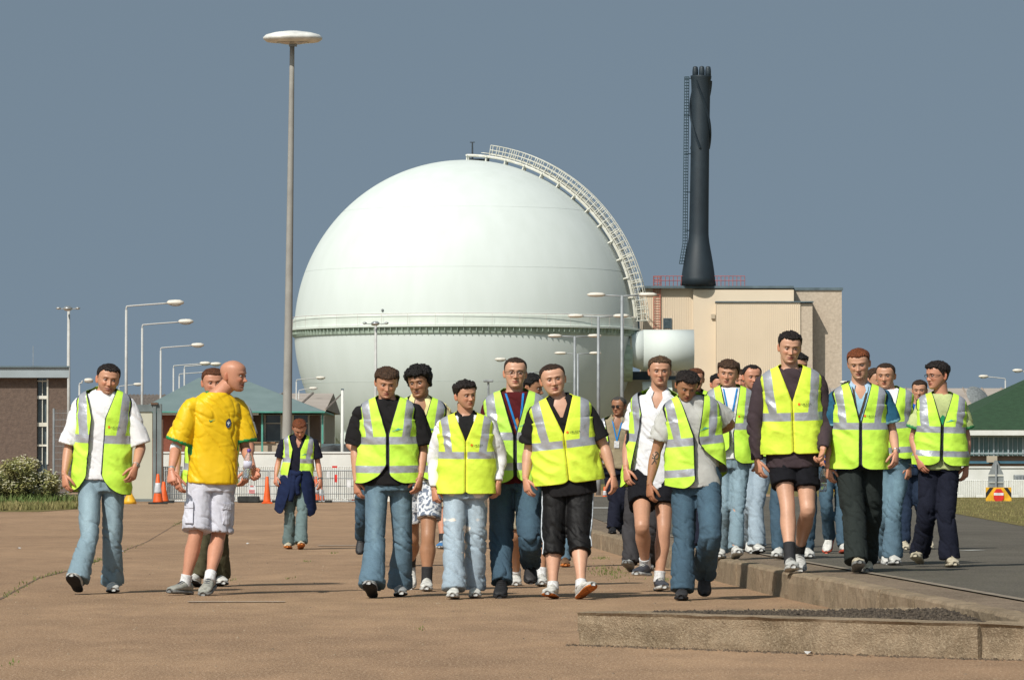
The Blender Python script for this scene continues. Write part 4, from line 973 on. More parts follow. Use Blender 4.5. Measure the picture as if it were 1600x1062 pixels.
 dict(x=1024, g=922, top=553, hfix=.98, lab='tall man in white polo with vest hanging open and black shorts, dark trainers', hd=(1031, 579), hyaw=2, hpitch=4, hs=1.03, skin=S_fair, hair=('short', H_fair), nose=1.1,
  sh=(996, 633, 1062, 633), ty=-8, aL=(981, 695, .5, 978, 733, -.8, 981, 757), aR=(1071, 695, .5, 1070, 738, -.5, 1068, 765), hip=(1020, 741), lL=(1003, 822, -.38, 1008, -.18, -20, 2, .12), lR=(1037, 824, -.15, 1030, -.22, 8, 4, 0),
  bottom=dict(name='shorts', mat=K_shorts, len=.60, hem=.112, r=(.11, .112, .11, .1, .1)), shoe=SH_DARKTR, sock=SK_w,
  shirt=dict(mat=C_white, name='polo_shirt', frac=.66, fit=1.15, v=.06, collar=P_white, cgap=30, hem=.63, boxy=.175, amp=.009), vest=dict(kind='A', xl=-.11, xr=.14, vd=.10, hem=.64, sl=.12, rnd=.10, w=1.08)),
 dict(x=1003, g=892, top=628, lab='person in charcoal cargo trousers hidden behind the white polo', group='people walking far back', hi=False, hd=(1020, 648), skin=S_fair, hair=('crop', H_brown), hip=(1006, 756), cx=1018,
  lL=(985, 822, -.1, 985, -.3, -15, 18, 0), lR=(1019, 828, 0, 1014, .2, 0, 2, 0), bottom=dict(name='cargo_trousers', mat=K_grey, r=BAG, amp=.012), shoe=(('grey', (.30, .31, .31)), GRYC, WHT), shirt=dict(mat=C_navy, frac=.7)),
 dict(x=1084, g=936, top=566, lab='tanned young man looking down, tattooed forearm, pale grey T-shirt and blue jeans', hd=(1073, 600), hyaw=9, hpitch=27, hroll=6, hs=1.0, skin=S_tan, hair=('thick', H_dark), stubble=.3,
  sh=(1043, 645, 1113, 636), ty=6, aL=(1025, 706, .2, 1015, 756, -.4, 1016, 790), aR=(1141, 663, .5, 1112, 678, .9, 1100, 682), hip=(1088, 748), muscle=1.06,
  lL=(1068, 847, -.08, 1066, -.22, -5, 2, 0), lR=(1110, 836, -.25, 1100, .18, 0, -42, .02), bottom=dict(name='jeans', mat=J_blue, r=(.108, .100, .090, .092, .098), fade=(1.35, 1.35, 1.3), crotch=.12), shoe=(('dark', (.03, .028, .03)), BLK, BLK),
  shirt=dict(mat=C_grey, frac=.72, fit=1.25, hem=.585, rib=P_grey), vest=dict(kind='B', vd=.22, xl=-.01, xr=.02, hem=.56, sr=.75, sl=.04, s0=.27, w=1.08, logo='gr', lx=.035, rnd=.10, hemR=.40, hemL=.60), extra=[('tattoo', 'L', .20)], hL=dict(curl=.7)),
 dict(x=1084, z=.2, g=862, top=575, lab='person with vest almost hidden behind the man with the tattoo', group='people walking on the road', hi=False, hd=(1087, 592), hs=1.0, skin=S_red, hair=('crop', H_ging2), sh=(1056, 628, 1112, 628), hip=(1084, 714),
  lL=(1075, 788, 0, 1075, .2, 0, 0, 0), lR=(1094, 788, 0, 1096, -.2, 0, 2, 0), bottom=dict(name='trousers', mat=J_navy, r=STR), shoe=SH_BLACK, shirt=dict(mat=C_black), vest=dict(kind='B', hem=.58)),
 dict(x=1139, z=.2, g=872, top=556, lab='fair-fringed teenager with light blue lanyard, white printed T-shirt and faded jeans', group='people walking on the road', hd=(1138, 583), hyaw=-10, hpitch=4, hroll=6, hs=1.08, skin=S_fair, hair=('fringe', H_mid),
  sh=(1111, 623, 1170, 622), aL=(1106, 675, .3, 1108, 712, -.2, 1110, 740), aR=(1180, 675, .5, 1183, 712, -.1, 1184, 740), hip=(1142, 711), lL=(1132, 790, -.05, 1127, .1, -8, 2, 0), lR=(1152, 792, -.12, 1149, -.3, 4, 10, 0),
  bottom=dict(name='jeans', mat=J_light, r=STR, fade=(1.3, 1.3, 1.3)), shoe=SH_WHITE, shirt=dict(mat=C_white, frac=.7, rib=P_grey, text=[('ROCK', .045, -.055, .19, INK), ('CITY', .04, -.035, .235, INK)]),
  vest=dict(kind='A', vd=.33, xl=-.01, xr=.015, hem=.60, logo='or', lx=.08, w=1.05, nw=.075, hemL=.50), extra=[('lanyard', L_blue, .25, -.01)]),
 dict(x=1178, z=.2, g=864, top=566, lab='dark-haired man behind the tall brown-sleeved man, pale blue jeans', group='people walking on the road', hi=False, hd=(1175, 588), hyaw=12, hs=1.04, skin=S_red, hair=('recede', H_dark), stubble=.3,
  sh=(1152, 626, 1204, 626), hip=(1180, 710), lL=(1172, 787, -.1, 1172, .3, 0, -20, 0), lR=(1181, 790, -.12, 1182, -.2, 8, 4, 0), bottom=dict(name='jeans', mat=J_pale, r=BOOT), shoe=SH_WHITEDK, shirt=dict(mat=C_black), vest=dict(kind='B', hem=.55)),
 dict(x=1160, z=.2, g=856, top=575, lab='person whose face shows between the fringed teenager and the dark-haired man', group='people walking on the road', hi=False, hd=(1158, 594), hyaw=-10, skin=S_red, hair=('short', H_brown), sh=(1138, 630, 1186, 630), hip=(1160, 705),
  lL=(1160, 780, 0, 1160, .2, 0, 0, 0), lR=(1168, 780, 0, 1166, -.1, 0, 0, 0), bottom=dict(name='trousers', mat=K_grey, r=STR), shoe=SH_BLACK, shirt=dict(mat=C_black), vest=dict(kind='B', hem=.55)),
 dict(x=1124, z=.2, g=852, top=582, lab='dark head just showing left of the fringed teenager', group='people walking on the road', hi=False, hd=(1123, 600), hyaw=20, skin=S_red, hair=('short', H_black), sh=(1102, 632, 1147, 632), hip=(1122, 705),
  lL=(1112, 780, 0, 1110, .2, 0, 0, 0), lR=(1128, 780, 0, 1128, -.1, 0, 0, 0), bottom=dict(name='trousers', mat=K_black, r=STR), shoe=SH_BLACK, shirt=dict(mat=C_navy)),
 dict(x=1238, z=.2, g=893, top=511, lab='tallest young man, dark brown long sleeves under a yellow vest, black shorts', group='people walking on the road', hd=(1234, 542), hyaw=5, hpitch=10, hroll=3, hs=1.06, skin=S_pale, hair=('short', H_dark), smile=.5,
  sh=(1193, 597, 1277, 596), aL=(1180, 664, .3, 1183, 719, -.5, 1188, 750), aR=(1288, 664, .4, 1286, 702, -.9, 1280, 727), hip=(1238, 707), build=1.04, lL=(1230, 790, -.15, 1234, -.30, 3, 6, 0), lR=(1262, 797, -.12, 1248, .35, 0, -16, 0),
  bottom=dict(name='shorts', mat=K_shorts, len=.62, hem=.108, r=(.108, .108, .106, .1, .1)), shoe=(OFF, OFF, GRYC), sock=('black', .13, (.012, .012, .013)), muscle=1.0,
  shirt=dict(mat=C_brown, name='sweatshirt', frac=1.98, fit=1.15, hem=.63, rib=P_black, amp=.010), vest=dict(kind='A', vd=.17, hem=.535, logo='or', lx=.055, w=1.04, rnd=.02, hue=1, nw=.085), hL=dict(curl=.7), hR=dict(curl=1.1, n=(-.5, -.3, 0))),
 dict(x=1240, z=.2, g=872, top=552, lab='dark-haired person hidden behind the tallest man, jeans and white trainers', group='people walking on the road', hi=False, hd=(1246, 571), hyaw=40, skin=S_fair, hair=('thick', H_black), sh=(1214, 618, 1270, 618), hip=(1240, 708),
  lL=(1214, 790, -.1, 1217, -.2, -10, 4, 0), lR=(1264, 792, .1, 1260, .1, 5, 2, 0), bottom=dict(name='jeans', mat=J_blue, r=STR), shoe=SH_WHITE, shirt=dict(mat=C_navy), vest=dict(kind='B', hem=.55)),
 dict(x=1306, z=.2, g=864, top=596, lab='person in torn blue jeans walking behind the red-haired man in the teal polo', group='people walking on the road', hi=False, hd=(1327, 612), skin=S_fair, hair=('short', H_dark), sh=(1298, 646, 1342, 646), hip=(1304, 722),
  aL=(1286, 686, .3, 1282, 712, -.6, 1284, 730), lL=(1291, 790, -.1, 1295, .1, -15, -30, 0), lR=(1314, 792, 0, 1317, -.2, 5, 4, 0), bottom=dict(name='jeans', mat=J_blue, r=STR, fade=(1.5, 1.5, 1.4)), shoe=SH_REDTR, shirt=dict(mat=C_blue)),
 dict(x=1344, z=.2, g=893, top=537, lab='red-haired young man in teal and light blue polo looking down, dark trousers', group='people walking on the road', hd=(1342, 567), hyaw=-9, hpitch=14, hroll=-4, hs=1.08, skin=S_pale, hair=('crop', H_ging), smile=.3, brow=.35,
  sh=(1305, 622, 1381, 619), aL=(1298, 680, .3, 1294, 728, -.5, 1297, 757), aR=(1394, 674, .3, 1400, 706, -.8, 1398, 732), hip=(1342, 712), build=1.02, lL=(1333, 800, -.1, 1338, -.32, 2, 14, 0), lR=(1359, 798, .1, 1352, .35, 0, -10, 0),
  bottom=dict(name='trousers', mat=J_green, r=(.112, .108, .100, .096, .104), crotch=.12), shoe=(CRM, GRYC, CRM), shirt=dict(mat=C_teal, name='polo_shirt', frac=.74, fit=1.25, v=.05, collar=P_sky, cgap=32, panel=(.10, (15., 5.4, 4.0)), cuff=(9., 4.2, 2.9)),
  vest=dict(kind='A', vd=.24, hem=.64, logo='or', lx=.04, w=1.08, rnd=.05, nw=.082), extra=[('lanyard', L_tan, .24, -.02), ('watch', 'R', .95, .028, 'steel')]),
 dict(x=1375, z=.2, g=880, top=573, lab='brown-haired lad behind the red-haired man, dark cropped trousers and blue T-shirt', group='people walking on the road', hi=False, hd=(1368, 594), hyaw=35, hs=1.02, skin=S_fair, hair=('short', H_mid), sh=(1344, 636, 1398, 636), aR=(1405, 672, .4, 1409, 705, -.4, 1408, 726), hip=(1376, 720),
  lL=(1380, 805, -.15, 1367, .1, -12, 0, 0), lR=(1392, 805, 0, 1390, .2, 5, 2, 0), bottom=dict(name='cropped_trousers', mat=J_navy, len=1.25, hem=.085, r=(.1, .095, .085, .085, .08)), shoe=SH_WHITE, sock=SK_w, shirt=dict(mat=C_blue, frac=.8), vest=dict(kind='B', hem=.56)),
 dict(x=1394, z=.2, g=882, top=563, lab='close-cropped lad with white sleeves and pale blue jeans behind the red-haired man', group='people walking on the road', hi=False, hd=(1384, 586), hyaw=-14, hs=1.04, skin=S_fair, hair=('buzz', H_brown), sh=(1366, 622, 1412, 628), aR=(1418, 690, .4, 1420, 728, -.4, 1419, 752), hip=(1394, 712),
  lL=(1386, 800, 0, 1384, .3, 0, -10, 0), lR=(1396, 800, -.1, 1394, -.1, 6, 3, 0), bottom=dict(name='jeans', mat=J_mid, r=BOOT, fade=(1.5, 1.5, 1.4)), shoe=SH_WHITE, shirt=dict(mat=C_white, frac=.8, rib=P_white), vest=dict(kind='B', hem=.56), extra=[('watch', 'R', .95, .03, 'steel')]),
 dict(x=1424, z=.2, g=858, top=592, lab='person with short brown hair half hidden behind the man in the green-trimmed T-shirt', group='people walking on the road', hi=False, hd=(1437, 609), hyaw=-10, hs=1.0, skin=S_fair, hair=('crop', H_brown), sh=(1412, 646, 1458, 646), hip=(1424, 724),
  lL=(1415, 785, 0, 1412, -.1, 0, 0, 0), lR=(1438, 785, 0, 1450, .3, 0, -14, 0), bottom=dict(name='trousers', mat=J_dark, r=STR), shoe=SH_CREAM, shirt=dict(mat=C_blue), vest=dict(kind='B', hem=.56)),
 dict(x=1468, z=.2, g=885, top=563, lab='dark-haired young man in glasses facing left, pale green T-shirt, navy trousers, at far right', group='people walking on the road', hd=(1465, 586), hyaw=-56, hpitch=3, hs=1.10, skin=S_red, hair=('thick', H_dark), glasses='thin', smile=1, hdd=-.02,
  sh=(1443, 633, 1499, 633), aL=(1427, 684, .3, 1434, 716, -.7, 1444, 740), aR=(1510, 684, .3, 1510, 728, -.4, 1506, 757), hip=(1468, 717), lL=(1449, 800, -.05, 1436, .12, -14, 12, .02), lR=(1478, 802, -.1, 1484, -.15, 6, 3, 0),
  bottom=dict(name='trousers', mat=J_navy, r=(.104, .098, .088, .088, .096), crotch=.12), shoe=SH_CREAM, shirt=dict(mat=C_lime, frac=.72, fit=1.25, rib=G_green, hem=.62, cuff=(.12, .55, .45), shapes=[('chest_print', [(-.02, .15), (.0, .12), (.02, .13), (.03, .17), (.02, .21), (-.01, .21)], G_green)]),
  vest=dict(kind='B', vd=.21, xl=-.004, xr=.004, hem=.585, logo='gr', lx=.03, w=1.08, rnd=.07), hL=dict(curl=.5), hR=dict(curl=.7)),
 dict(x=572, g=885, top=630, lab='person in black T-shirt hidden behind the light blue jeans, elbow and dark shoe showing', group='people walking far back', hi=False, hd=(596, 650), skin=S_fair, hair=('short', H_dark), sh=(566, 668, 612, 668), aL=(545, 694, .2, 566, 716, -.4, 576, 722), hip=(582, 760),
  lL=(564, 812, .1, 564, .3, -5, -45, .12), lR=(590, 815, -.1, 590, -.1, 0, 0, 0), bottom=dict(name='jeans', mat=J_blue, r=STR), shoe=SH_BLACK, shirt=dict(mat=C_black, frac=.7)),
 dict(x=697, g=857, top=640, lab='person in shorts hidden behind the ripped jeans, black sock and blue trainer showing', group='people walking far back', hi=False, hd=(706, 658), skin=S_red, hair=('short', H_dark), sh=(688, 688, 726, 688), hip=(704, 752),
  lL=(691, 802, 0, 691, -.1, -10, 3, 0), lR=(710, 802, 0, 712, .3, 0, 0, 0), bottom=dict(name='shorts', mat=K_beige, len=.8, hem=.10, r=(.1, .1, .1, .1, .1)), shoe=(('blue', (.05, .2, .45)), OFF, WHT), sock=SK_b, shirt=dict(mat=C_grey)),
]
# ------------------------------------------------------------------ the ground
RZ = 0.2
def sheet(name, pts, z, m, kind='structure'):
    me = bpy.data.meshes.new(name); me.from_pydata([(p[0], p[1], z) for p in pts], [], [tuple(range(len(pts)))]); me.materials.append(m)
    o = mkobj(name, me); tag(o, kind=kind); return o

def ground_mat(name, c1, c2, c3, sc1=.35, speck=22.0, bump=.01, patch=None, sy=1.0):
    m = bpy.data.materials.new(name); m.use_nodes = True; t = m.node_tree; N = t.nodes; L = t.links; b = N['Principled BSDF']
    b.inputs['Roughness'].default_value = .92; b.inputs['Specular IOR Level'].default_value = .2
    tcn = N.new('ShaderNodeTexCoord'); mp = N.new('ShaderNodeMapping'); mp.inputs['Scale'].default_value = (1, sy, 1); L.new(tcn.outputs['Object'], mp.inputs[0])
    def nz(s, d=5, r=.6):
        n = N.new('ShaderNodeTexNoise'); n.inputs['Scale'].default_value = s; n.inputs['Detail'].default_value = d; n.inputs['Roughness'].default_value = r; L.new(mp.outputs[0], n.inputs[0]); return n.outputs[0]
    def ramp(v, p0, p1, a, c):
        r = N.new('ShaderNodeValToRGB'); r.color_ramp.elements[0].position = p0; r.color_ramp.elements[1].position = p1
        r.color_ramp.elements[0].color = (*a, 1); r.color_ramp.elements[1].color = (*c, 1); L.new(v, r.inputs[0]); return r.outputs[0]
    big = ramp(nz(sc1, 6, .65), .35, .65, c1, c2)
    big2 = ramp(nz(sc1 * 7, 5, .7), .40, .62, (.86, .86, .86), (1.10, 1.10, 1.10))
    mm = N.new('ShaderNodeMixRGB'); mm.blend_type = 'MULTIPLY'; mm.inputs[0].default_value = 1; L.new(big, mm.inputs[1]); L.new(big2, mm.inputs[2])
    sp = ramp(nz(speck, 3, .8), .50, .72, (0, 0, 0), (1, 1, 1))
    m3 = N.new('ShaderNodeMixRGB'); L.new(sp, m3.inputs[0]); L.new(mm.outputs[0], m3.inputs[1]); m3.inputs[2].default_value = (*c3, 1)
    st = ramp(nz(speck * .22, 4, .8), .60, .74, (0, 0, 0), (.55, .55, .55))
    m4 = N.new('ShaderNodeMixRGB'); L.new(st, m4.inputs[0]); L.new(m3.outputs[0], m4.inputs[1]); m4.inputs[2].default_value = (c1[0] * .55, c1[1] * .55, c1[2] * .55, 1)
    L.new(m4.outputs[0], b.inputs['Base Color'])
    bp = N.new('ShaderNodeBump'); bp.inputs['Distance'].default_value = bump; bp.inputs['Strength'].default_value = 1; L.new(nz(speck * 1.5, 3, .7), bp.inputs['Height']); L.new(bp.outputs[0], b.inputs['Normal'])
    return m
G_apron = ground_mat('old_concrete', (.255, .158, .092), (.365, .232, .136), (.60, .43, .29), speck=60, sy=.3)
G_grass = ground_mat('dry_grass', (.13, .105, .035), (.20, .17, .06), (.26, .21, .09), sc1=.25, speck=9, bump=.05)
G_asph = ground_mat('asphalt', (.085, .076, .060), (.115, .104, .083), (.24, .21, .17), sc1=.3, speck=60, sy=.3, bump=.008)
G_pave = ground_mat('worn_pavement', (.155, .116, .082), (.215, .160, .112), (.36, .29, .21), sc1=1.0, speck=60, sy=.4, bump=.01)
G_kerb = ground_mat('kerb_concrete', (.21, .158, .10), (.34, .255, .17), (.45, .36, .25), sc1=1.6, speck=60, bump=.012)
G_soil = ground_mat('bed_soil', (.030, .022, .015), (.085, .062, .042), (.20, .16, .12), sc1=2.5, speck=28, bump=.03)

sheet('ground', [(-4000, -50), (4000, -50), (4000, 9000), (-4000, 9000)], -.012, G_grass)
sheet('apron', [(-60, 5), (12, 5), (12, 300), (-60, 300)], 0.0, G_apron)
# raised plateau on the right (road, pavement)
KL = [(2.66, 26.75), (2.62, 28.9), (2.50, 31.2), (2.30, 36.2), (2.03, 41.3), (1.86, 45.6), (1.30, 60), (1.08, 66.8), (.70, 80), (.35, 95), (-.2, 115)]
pl = MB(); pl.prism([(x + .10, y) for x, y in KL] + [(-.2, 175), (60, 175), (60, 5), (3.6, 5), (2.9, 26.75)], -.2, RZ - .012)
o = pl.build('road_base', G_pave); tag(o, kind='structure')
PE = [(3.6, 20), (3.22, 27), (3.05, 31.2), (2.78, 38.2), (2.45, 46), (1.95, 62), (1.45, 82), (1.35, 95), (1.0, 120), (.9, 160)]
sheet('pavement', [(x + .12, y) for x, y in KL[:-1]] + [(-.0, 174)] + [(x, y) for x, y in PE[::-1]] + [(3.6, 5), (3.0, 5)], RZ - .006, G_pave)
RE = [(5.6, 5), (6.3, 50), (7.4, 77), (8.35, 99), (10.2, 137), (12.0, 160), (14, 174)]
sheet('road', [(x, y) for x, y in PE] + [(0.9, 174)] + RE[::-1] + [(3.6, 5)], RZ, G_asph)
sheet('grass_verge', RE + [(60, 174), (60, 5)], RZ + .004, G_grass)
# kerb strips
def kerb(name, line, w, z0, z1, m, sub=1, mat_=None, chip=.012, seed=1, lab=None):
    V = []; Fc = []; pts = catmull([(p[0], p[1], 0) for p in line], 6 if sub else 1); 
    dense = [pts[0]]
    for a, b in zip(pts[:-1], pts[1:]):
        n = max(1, int(np.linalg.norm(b - a) / .12)); n = min(n, 40)
        for k in range(1, n + 1): dense.append(a + (b - a) * k / n)
    P = np.array(dense); T_ = np.gradient(P, axis=0); T_ /= np.linalg.norm(T_, axis=1)[:, None]; S = np.stack([-T_[:, 1], T_[:, 0], T_[:, 2] * 0], 1)
    sec = [(0, z0), (0.002, lerp(z0, z1, .35)), (.004, lerp(z0, z1, .7)), (.008, z1 - .02), (.022, z1 - .003), (w * .5, z1), (w - .02, z1), (w, z1 - .015), (w, z0)]
    for (o_, z) in sec:
        Q = P - S * o_; Q[:, 2] = z; V.append(Q)
    V = np.concatenate(V).reshape(len(sec), len(P), 3); nz = vn(V.reshape(-1, 3) * np.array([5, 5, 9]), seed).reshape(len(sec), len(P)); n2 = vn(V.reshape(-1, 3) * 22, seed + 1).reshape(len(sec), len(P))
    for i in range(1, len(sec) - 1):
        V[i, :, :2] -= S[:, :2] * ((nz[i] + .5 * n2[i]) * chip)[:, None] * (1 if i < 5 else .3); V[i, :, 2] += (n2[i] * chip * .35) - (np.clip(nz[i] - .55, 0, 1) * chip * (3 if i in (3, 4) else 0))
    n = len(P)
    for i in range(len(sec) - 1):
        for k in range(n - 1): Fc.append((i * n + k, i * n + k + 1, (i + 1) * n + k + 1, (i + 1) * n + k))
    Fc.append(tuple(i * n for i in range(len(sec)))); Fc.append(tuple(i * n + n - 1 for i in range(len(sec) - 1, -1, -1)))
    me = bpy.data.meshes.new(name); me.from_pydata(V.reshape(-1, 3).tolist(), [], Fc); me.materials.append(m); return tag(mkobj(name, me), kind='structure')
for i in range(len(KL) - 2):
    pass
def split_line(line, L):
    P = catmull([(p[0], p[1], 0) for p in line], 8); out = [[P[0]]]; acc = 0
    for a, b in zip(P[:-1], P[1:]):
        acc += np.linalg.norm(b - a); out[-1].append(b)
        if acc > L: out.append([b]); acc = 0
    return [q for q in out if len(q) > 1]
for i, seg in enumerate(split_line(KL, 1.75)):
    d = np.array(seg[-1]) - np.array(seg[0]); d /= np.linalg.norm(d)
    s2 = [tuple(p) for p in seg]; s2[0] = tuple(np.array(seg[0]) + d * .006); s2[-1] = tuple(np.array(seg[-1]) - d * .006)
    kerb('kerb', [(p[0] + .010 * (i % 3 - 1) * .6, p[1]) for p in s2], .16, -.05, RZ + .002 * (i % 3), G_kerb, sub=0, seed=10 + i)
# the low concrete island in the foreground
FK = [(.37, 29.25), (1.05, 28.55), (1.75, 27.75), (2.40, 27.02)]
def front(name, line, seed, z1, w=.16):
    P = line[::-1]  # so that the face looks to the camera
    return kerb(name, P, -w if False else w, -.05, z1, G_kerb, sub=0, chip=.010, seed=seed)
o = kerb('kerb', FK, -.16, -.05, .185, G_kerb, sub=0, chip=.012, seed=3)
o = kerb('kerb', [(2.41, 27.0), (2.62, 26.78)], -.16, -.05, .19, G_kerb, sub=0, chip=.022, seed=33)
o = kerb('kerb', [(2.64, 26.76), (3.4, 26.5), (4.5, 26.3)], -.16, -.05, .195, G_kerb, sub=0, chip=.014, seed=4)
o = kerb('kerb', [(.50, 29.75), (1.45, 30.15), (2.46, 30.6)], .10, -.05, .175, G_kerb, sub=0, chip=.012, seed=5)
is_ = MB(); is_.prism([(.40, 29.33), (2.42, 27.1), (2.6, 27.2), (2.52, 30.6), (1.45, 30.12), (.46, 29.68)], -.05, .150); tag(is_.build('kerb_island', G_kerb), kind='structure')
# soil surface of the bed, lumpy
b = MB(); n1, n2_ = 70, 40; V = []
for i in range(n1):
    for j in range(n2_):
        u, v = i / (n1 - 1), j / (n2_ - 1); x = lerp(.80, 2.52, u); ya = float(np.interp(x, [.37, 2.42], [29.25, 27.0])) + .17; yb = float(np.interp(x, [.5, 2.46], [29.66, 30.5])); yb = max(yb, ya + .02)
        y = lerp(ya, yb, v); p = np.array([[x, y, 0]]); h = .163 + .010 * vn(p * 14, 3)[0] + .010 * vn(p * 40, 4)[0]; h -= .02 * (u < .03); V.append((x, y, h))
b.add(V, [(i * n2_ + j, (i + 1) * n2_ + j, (i + 1) * n2_ + j + 1, i * n2_ + j + 1) for i in range(n1 - 1) for j in range(n2_ - 1)])
tag(b.build('soil', G_soil, smooth=True), kind='structure')
# gravel lumps on the soil and along the kerb foot
rg = random.Random(5)
def pebbles(name, n, fn, m, r0, r1):
    b = MB()
    for i in range(n):
        x, y, z = fn(); r = rg.uniform(r0, r1); V = [(x + r * a * rg.uniform(.7, 1.3), y + r * c * rg.uniform(.7, 1.3), z + r * e * rg.uniform(.5, 1)) for a, c, e in ((1, 0, 0), (0, 1, 0), (-1, 0, 0), (0, -1, 0), (0, 0, 1), (0, 0, -1))]
        b.add(V, [(0, 1, 4), (1, 2, 4), (2, 3, 4), (3, 0, 4), (1, 0, 5), (2, 1, 5), (3, 2, 5), (0, 3, 5)])
    return tag(b.build(name, m), kind='stuff')
def f1():
    x = rg.uniform(.8, 2.5); ya = float(np.interp(x, [.37, 2.42], [29.25, 27.0])) + .17; yb = float(np.interp(x, [.5, 2.46], [29.66, 30.5])); return x, rg.uniform(ya, max(ya + .02, yb)), .168
pebbles('soil_clods', 2200, f1, mat('clods', (.10, .075, .05), nscale=30, namt=.5, col2=(.03, .022, .015)), .004, .018)
def f2():
    u = rg.random(); x = lerp(.3, 3.2, u); y = float(np.interp(x, [.37, 2.42, 3.4], [29.2, 26.95, 26.45])) - abs(rg.gauss(0, .10)); return x, y, .0
pebbles('kerb_foot_grit', 900, f2, mat('grit', (.16, .11, .07), nscale=30, col2=(.05, .035, .02)), .003, .014)
def f3():
    return rg.uniform(-4.5, 3), rg.uniform(22, 60), .0
pebbles('apron_grit', 900, f3, mat('grit2', (.40, .30, .2), nscale=9, col2=(.08, .055, .035)), .003, .011)

# grass helpers
def blades(name, n, fn, m, h0, h1, lab=None):
    b = MB()
    for i in range(n):
        x, y, z = fn(); h = rg.uniform(h0, h1); a = rg.uniform(0, 6.28); w = h * .07 + .003; lx, ly = rg.gauss(0, h * .3), rg.gauss(0, h * .3); c, s_ = math.cos(a) * w, math.sin(a) * w
        b.add([(x - c, y - s_, z), (x + c, y + s_, z), (x + c * .6 + lx * .4, y + s_ * .6 + ly * .4, z + h * .6), (x - c * .6 + lx * .4, y - s_ * .6 + ly * .4, z + h * .6), (x + lx, y + ly, z + h)], [(0, 1, 2, 3), (3, 2, 4)])
    o = b.build(name, m); return tag(o, kind='stuff')
M_gr = mat('grass_green', (.10, .16, .03), nscale=1.2, col2=(.22, .18, .06)); M_gd = mat('grass_dry', (.13, .14, .035), nscale=.5, col2=(.30, .24, .10)); M_moss = mat('moss_green', (.09, .14, .02), nscale=3, col2=(.17, .17, .05))
def onl(pts, wd, z=0):
    def f():
        k = rg.randrange(len(pts) - 1); t = rg.random(); c = vn(np.array([[k * 7 + t * 9, 0, 0]]), 3)[0]
        return lerp(pts[k][0], pts[k + 1][0], t) + rg.gauss(0, wd), lerp(pts[k][1], pts[k + 1][1], t) + rg.gauss(0, wd * 3), z
    return f
def gp(px, py, z=0): Y = GY(py, z); return (WX(px, Y), Y)
J1 = [gp(0, 936), gp(60, 903), gp(120, 888), gp(160, 873), gp(230, 846), gp(270, 822), gp(300, 806)]
for (a, b_, n) in ((0, 1, 60), (1, 2, 50), (2, 3, 90), (3, 4, 20), (5, 6, 120)):
    blades('weeds_in_joint', n, onl([J1[a], J1[b_]], .03), M_moss, .012, .035)
for c, n in ((gp(952, 893), 260), (gp(940, 872), 60), (gp(1035, 905), 60), (gp(655, 983), 12), (gp(20, 1035), 10), (gp(455, 903), 12), (gp(520, 864), 20), (gp(480, 877), 14), (gp(360, 906), 9)):
    blades('weed_tuft', n, (lambda c=c, n=n: (c[0] + rg.gauss(0, .02 + n * .0003), c[1] + rg.gauss(0, .15 + n * .006), 0)), M_moss, .008, .026)
# joint lines (dark gap filled with dirt) and worn chalk marks, 4 mm sheets
G_joint = mat('joint_dirt', (.19, .125, .08), nscale=12, namt=.4)
def strip(name, pts, w, z, m, jit=0.0):
    P = np.array([(p[0], p[1], 0) for p in pts]); d = []
    for a, c in zip(P[:-1], P[1:]):
        n = max(2, int(np.linalg.norm(c - a) / .2)); d += [a + (c - a) * k / n for k in range(n)]
    d.append(P[-1]); P = np.array(d); T_ = np.gradient(P, axis=0); T_ /= np.linalg.norm(T_, axis=1)[:, None]; S = np.stack([-T_[:, 1], T_[:, 0], P[:, 2] * 0], 1)
    ww = w * (1 + jit * vn(P * 3, 8)); V = []
    for p, s_, q in zip(P, S, ww): V += [(p[0] + s_[0] * q / 2, p[1] + s_[1] * q / 2, z), (p[0] - s_[0] * q / 2, p[1] - s_[1] * q / 2, z)]
    me = bpy.data.meshes.new(name); me.from_pydata(V, [], [(2 * i, 2 * i + 1, 2 * i + 3, 2 * i + 2) for i in range(len(P) - 1)]); me.materials.append(m); return tag(mkobj(name, me), kind='structure')
strip('slab_joint', J1 + [gp(330, 797)], .018, .003, G_joint, .9)
for py, x0, x1 in ((802, -40, 420), (848, 0, 200), (842, 470, 800), (868, 380, 560), (878, 540, 760), (811, 150, 330), (893, 640, 900)):
    strip('slab_joint', [gp(x0, py), gp(lerp(x0, x1, .5), py - .6), gp(x1, py - 1)], .03, .003, G_joint, .9)
G_tarp = ground_mat('repair_strip', (.30, .21, .135), (.37, .26, .17), (.55, .42, .3), sc1=1.2, speck=60, sy=.3)
M_chalk = mat('worn_paint', (.42, .36, .30), nscale=7, col2=(.27, .185, .12), detail=6)
sheet('painted_line', [(-2.4, 38.75), (-1.68, 38.8), (-1.68, 39.0), (-2.4, 38.98)], .008, M_chalk)
sheet('painted_line', [(-2.56, 69.0), (-1.95, 69.2), (-1.95, 69.7), (-2.56, 69.5)], .008, M_chalk)
strip('painted_line', [gp(925, 793, RZ), gp(952, 793, RZ)], 2.6, RZ + .004, mat('road_paint', (.6, .6, .57), nscale=9, col2=(.3, .3, .28)))
strip('road_edge_line', [(PE[1][0] - .01, PE[1][1]), PE[2], PE[3], PE[4], PE[5], PE[6]], .07, RZ + .004, mat('edging', (.30, .25, .19), nscale=8, col2=(.18, .14, .1)), .05)
for (a, c) in (((1350, 862), (1362, 861.5)), ((1505, 860), (1530, 859)), ((1428, 850), (1450, 849))):
    strip('painted_line', [gp(*a, RZ), gp(*c, RZ)], .14, RZ + .004, MATS['road_paint'])
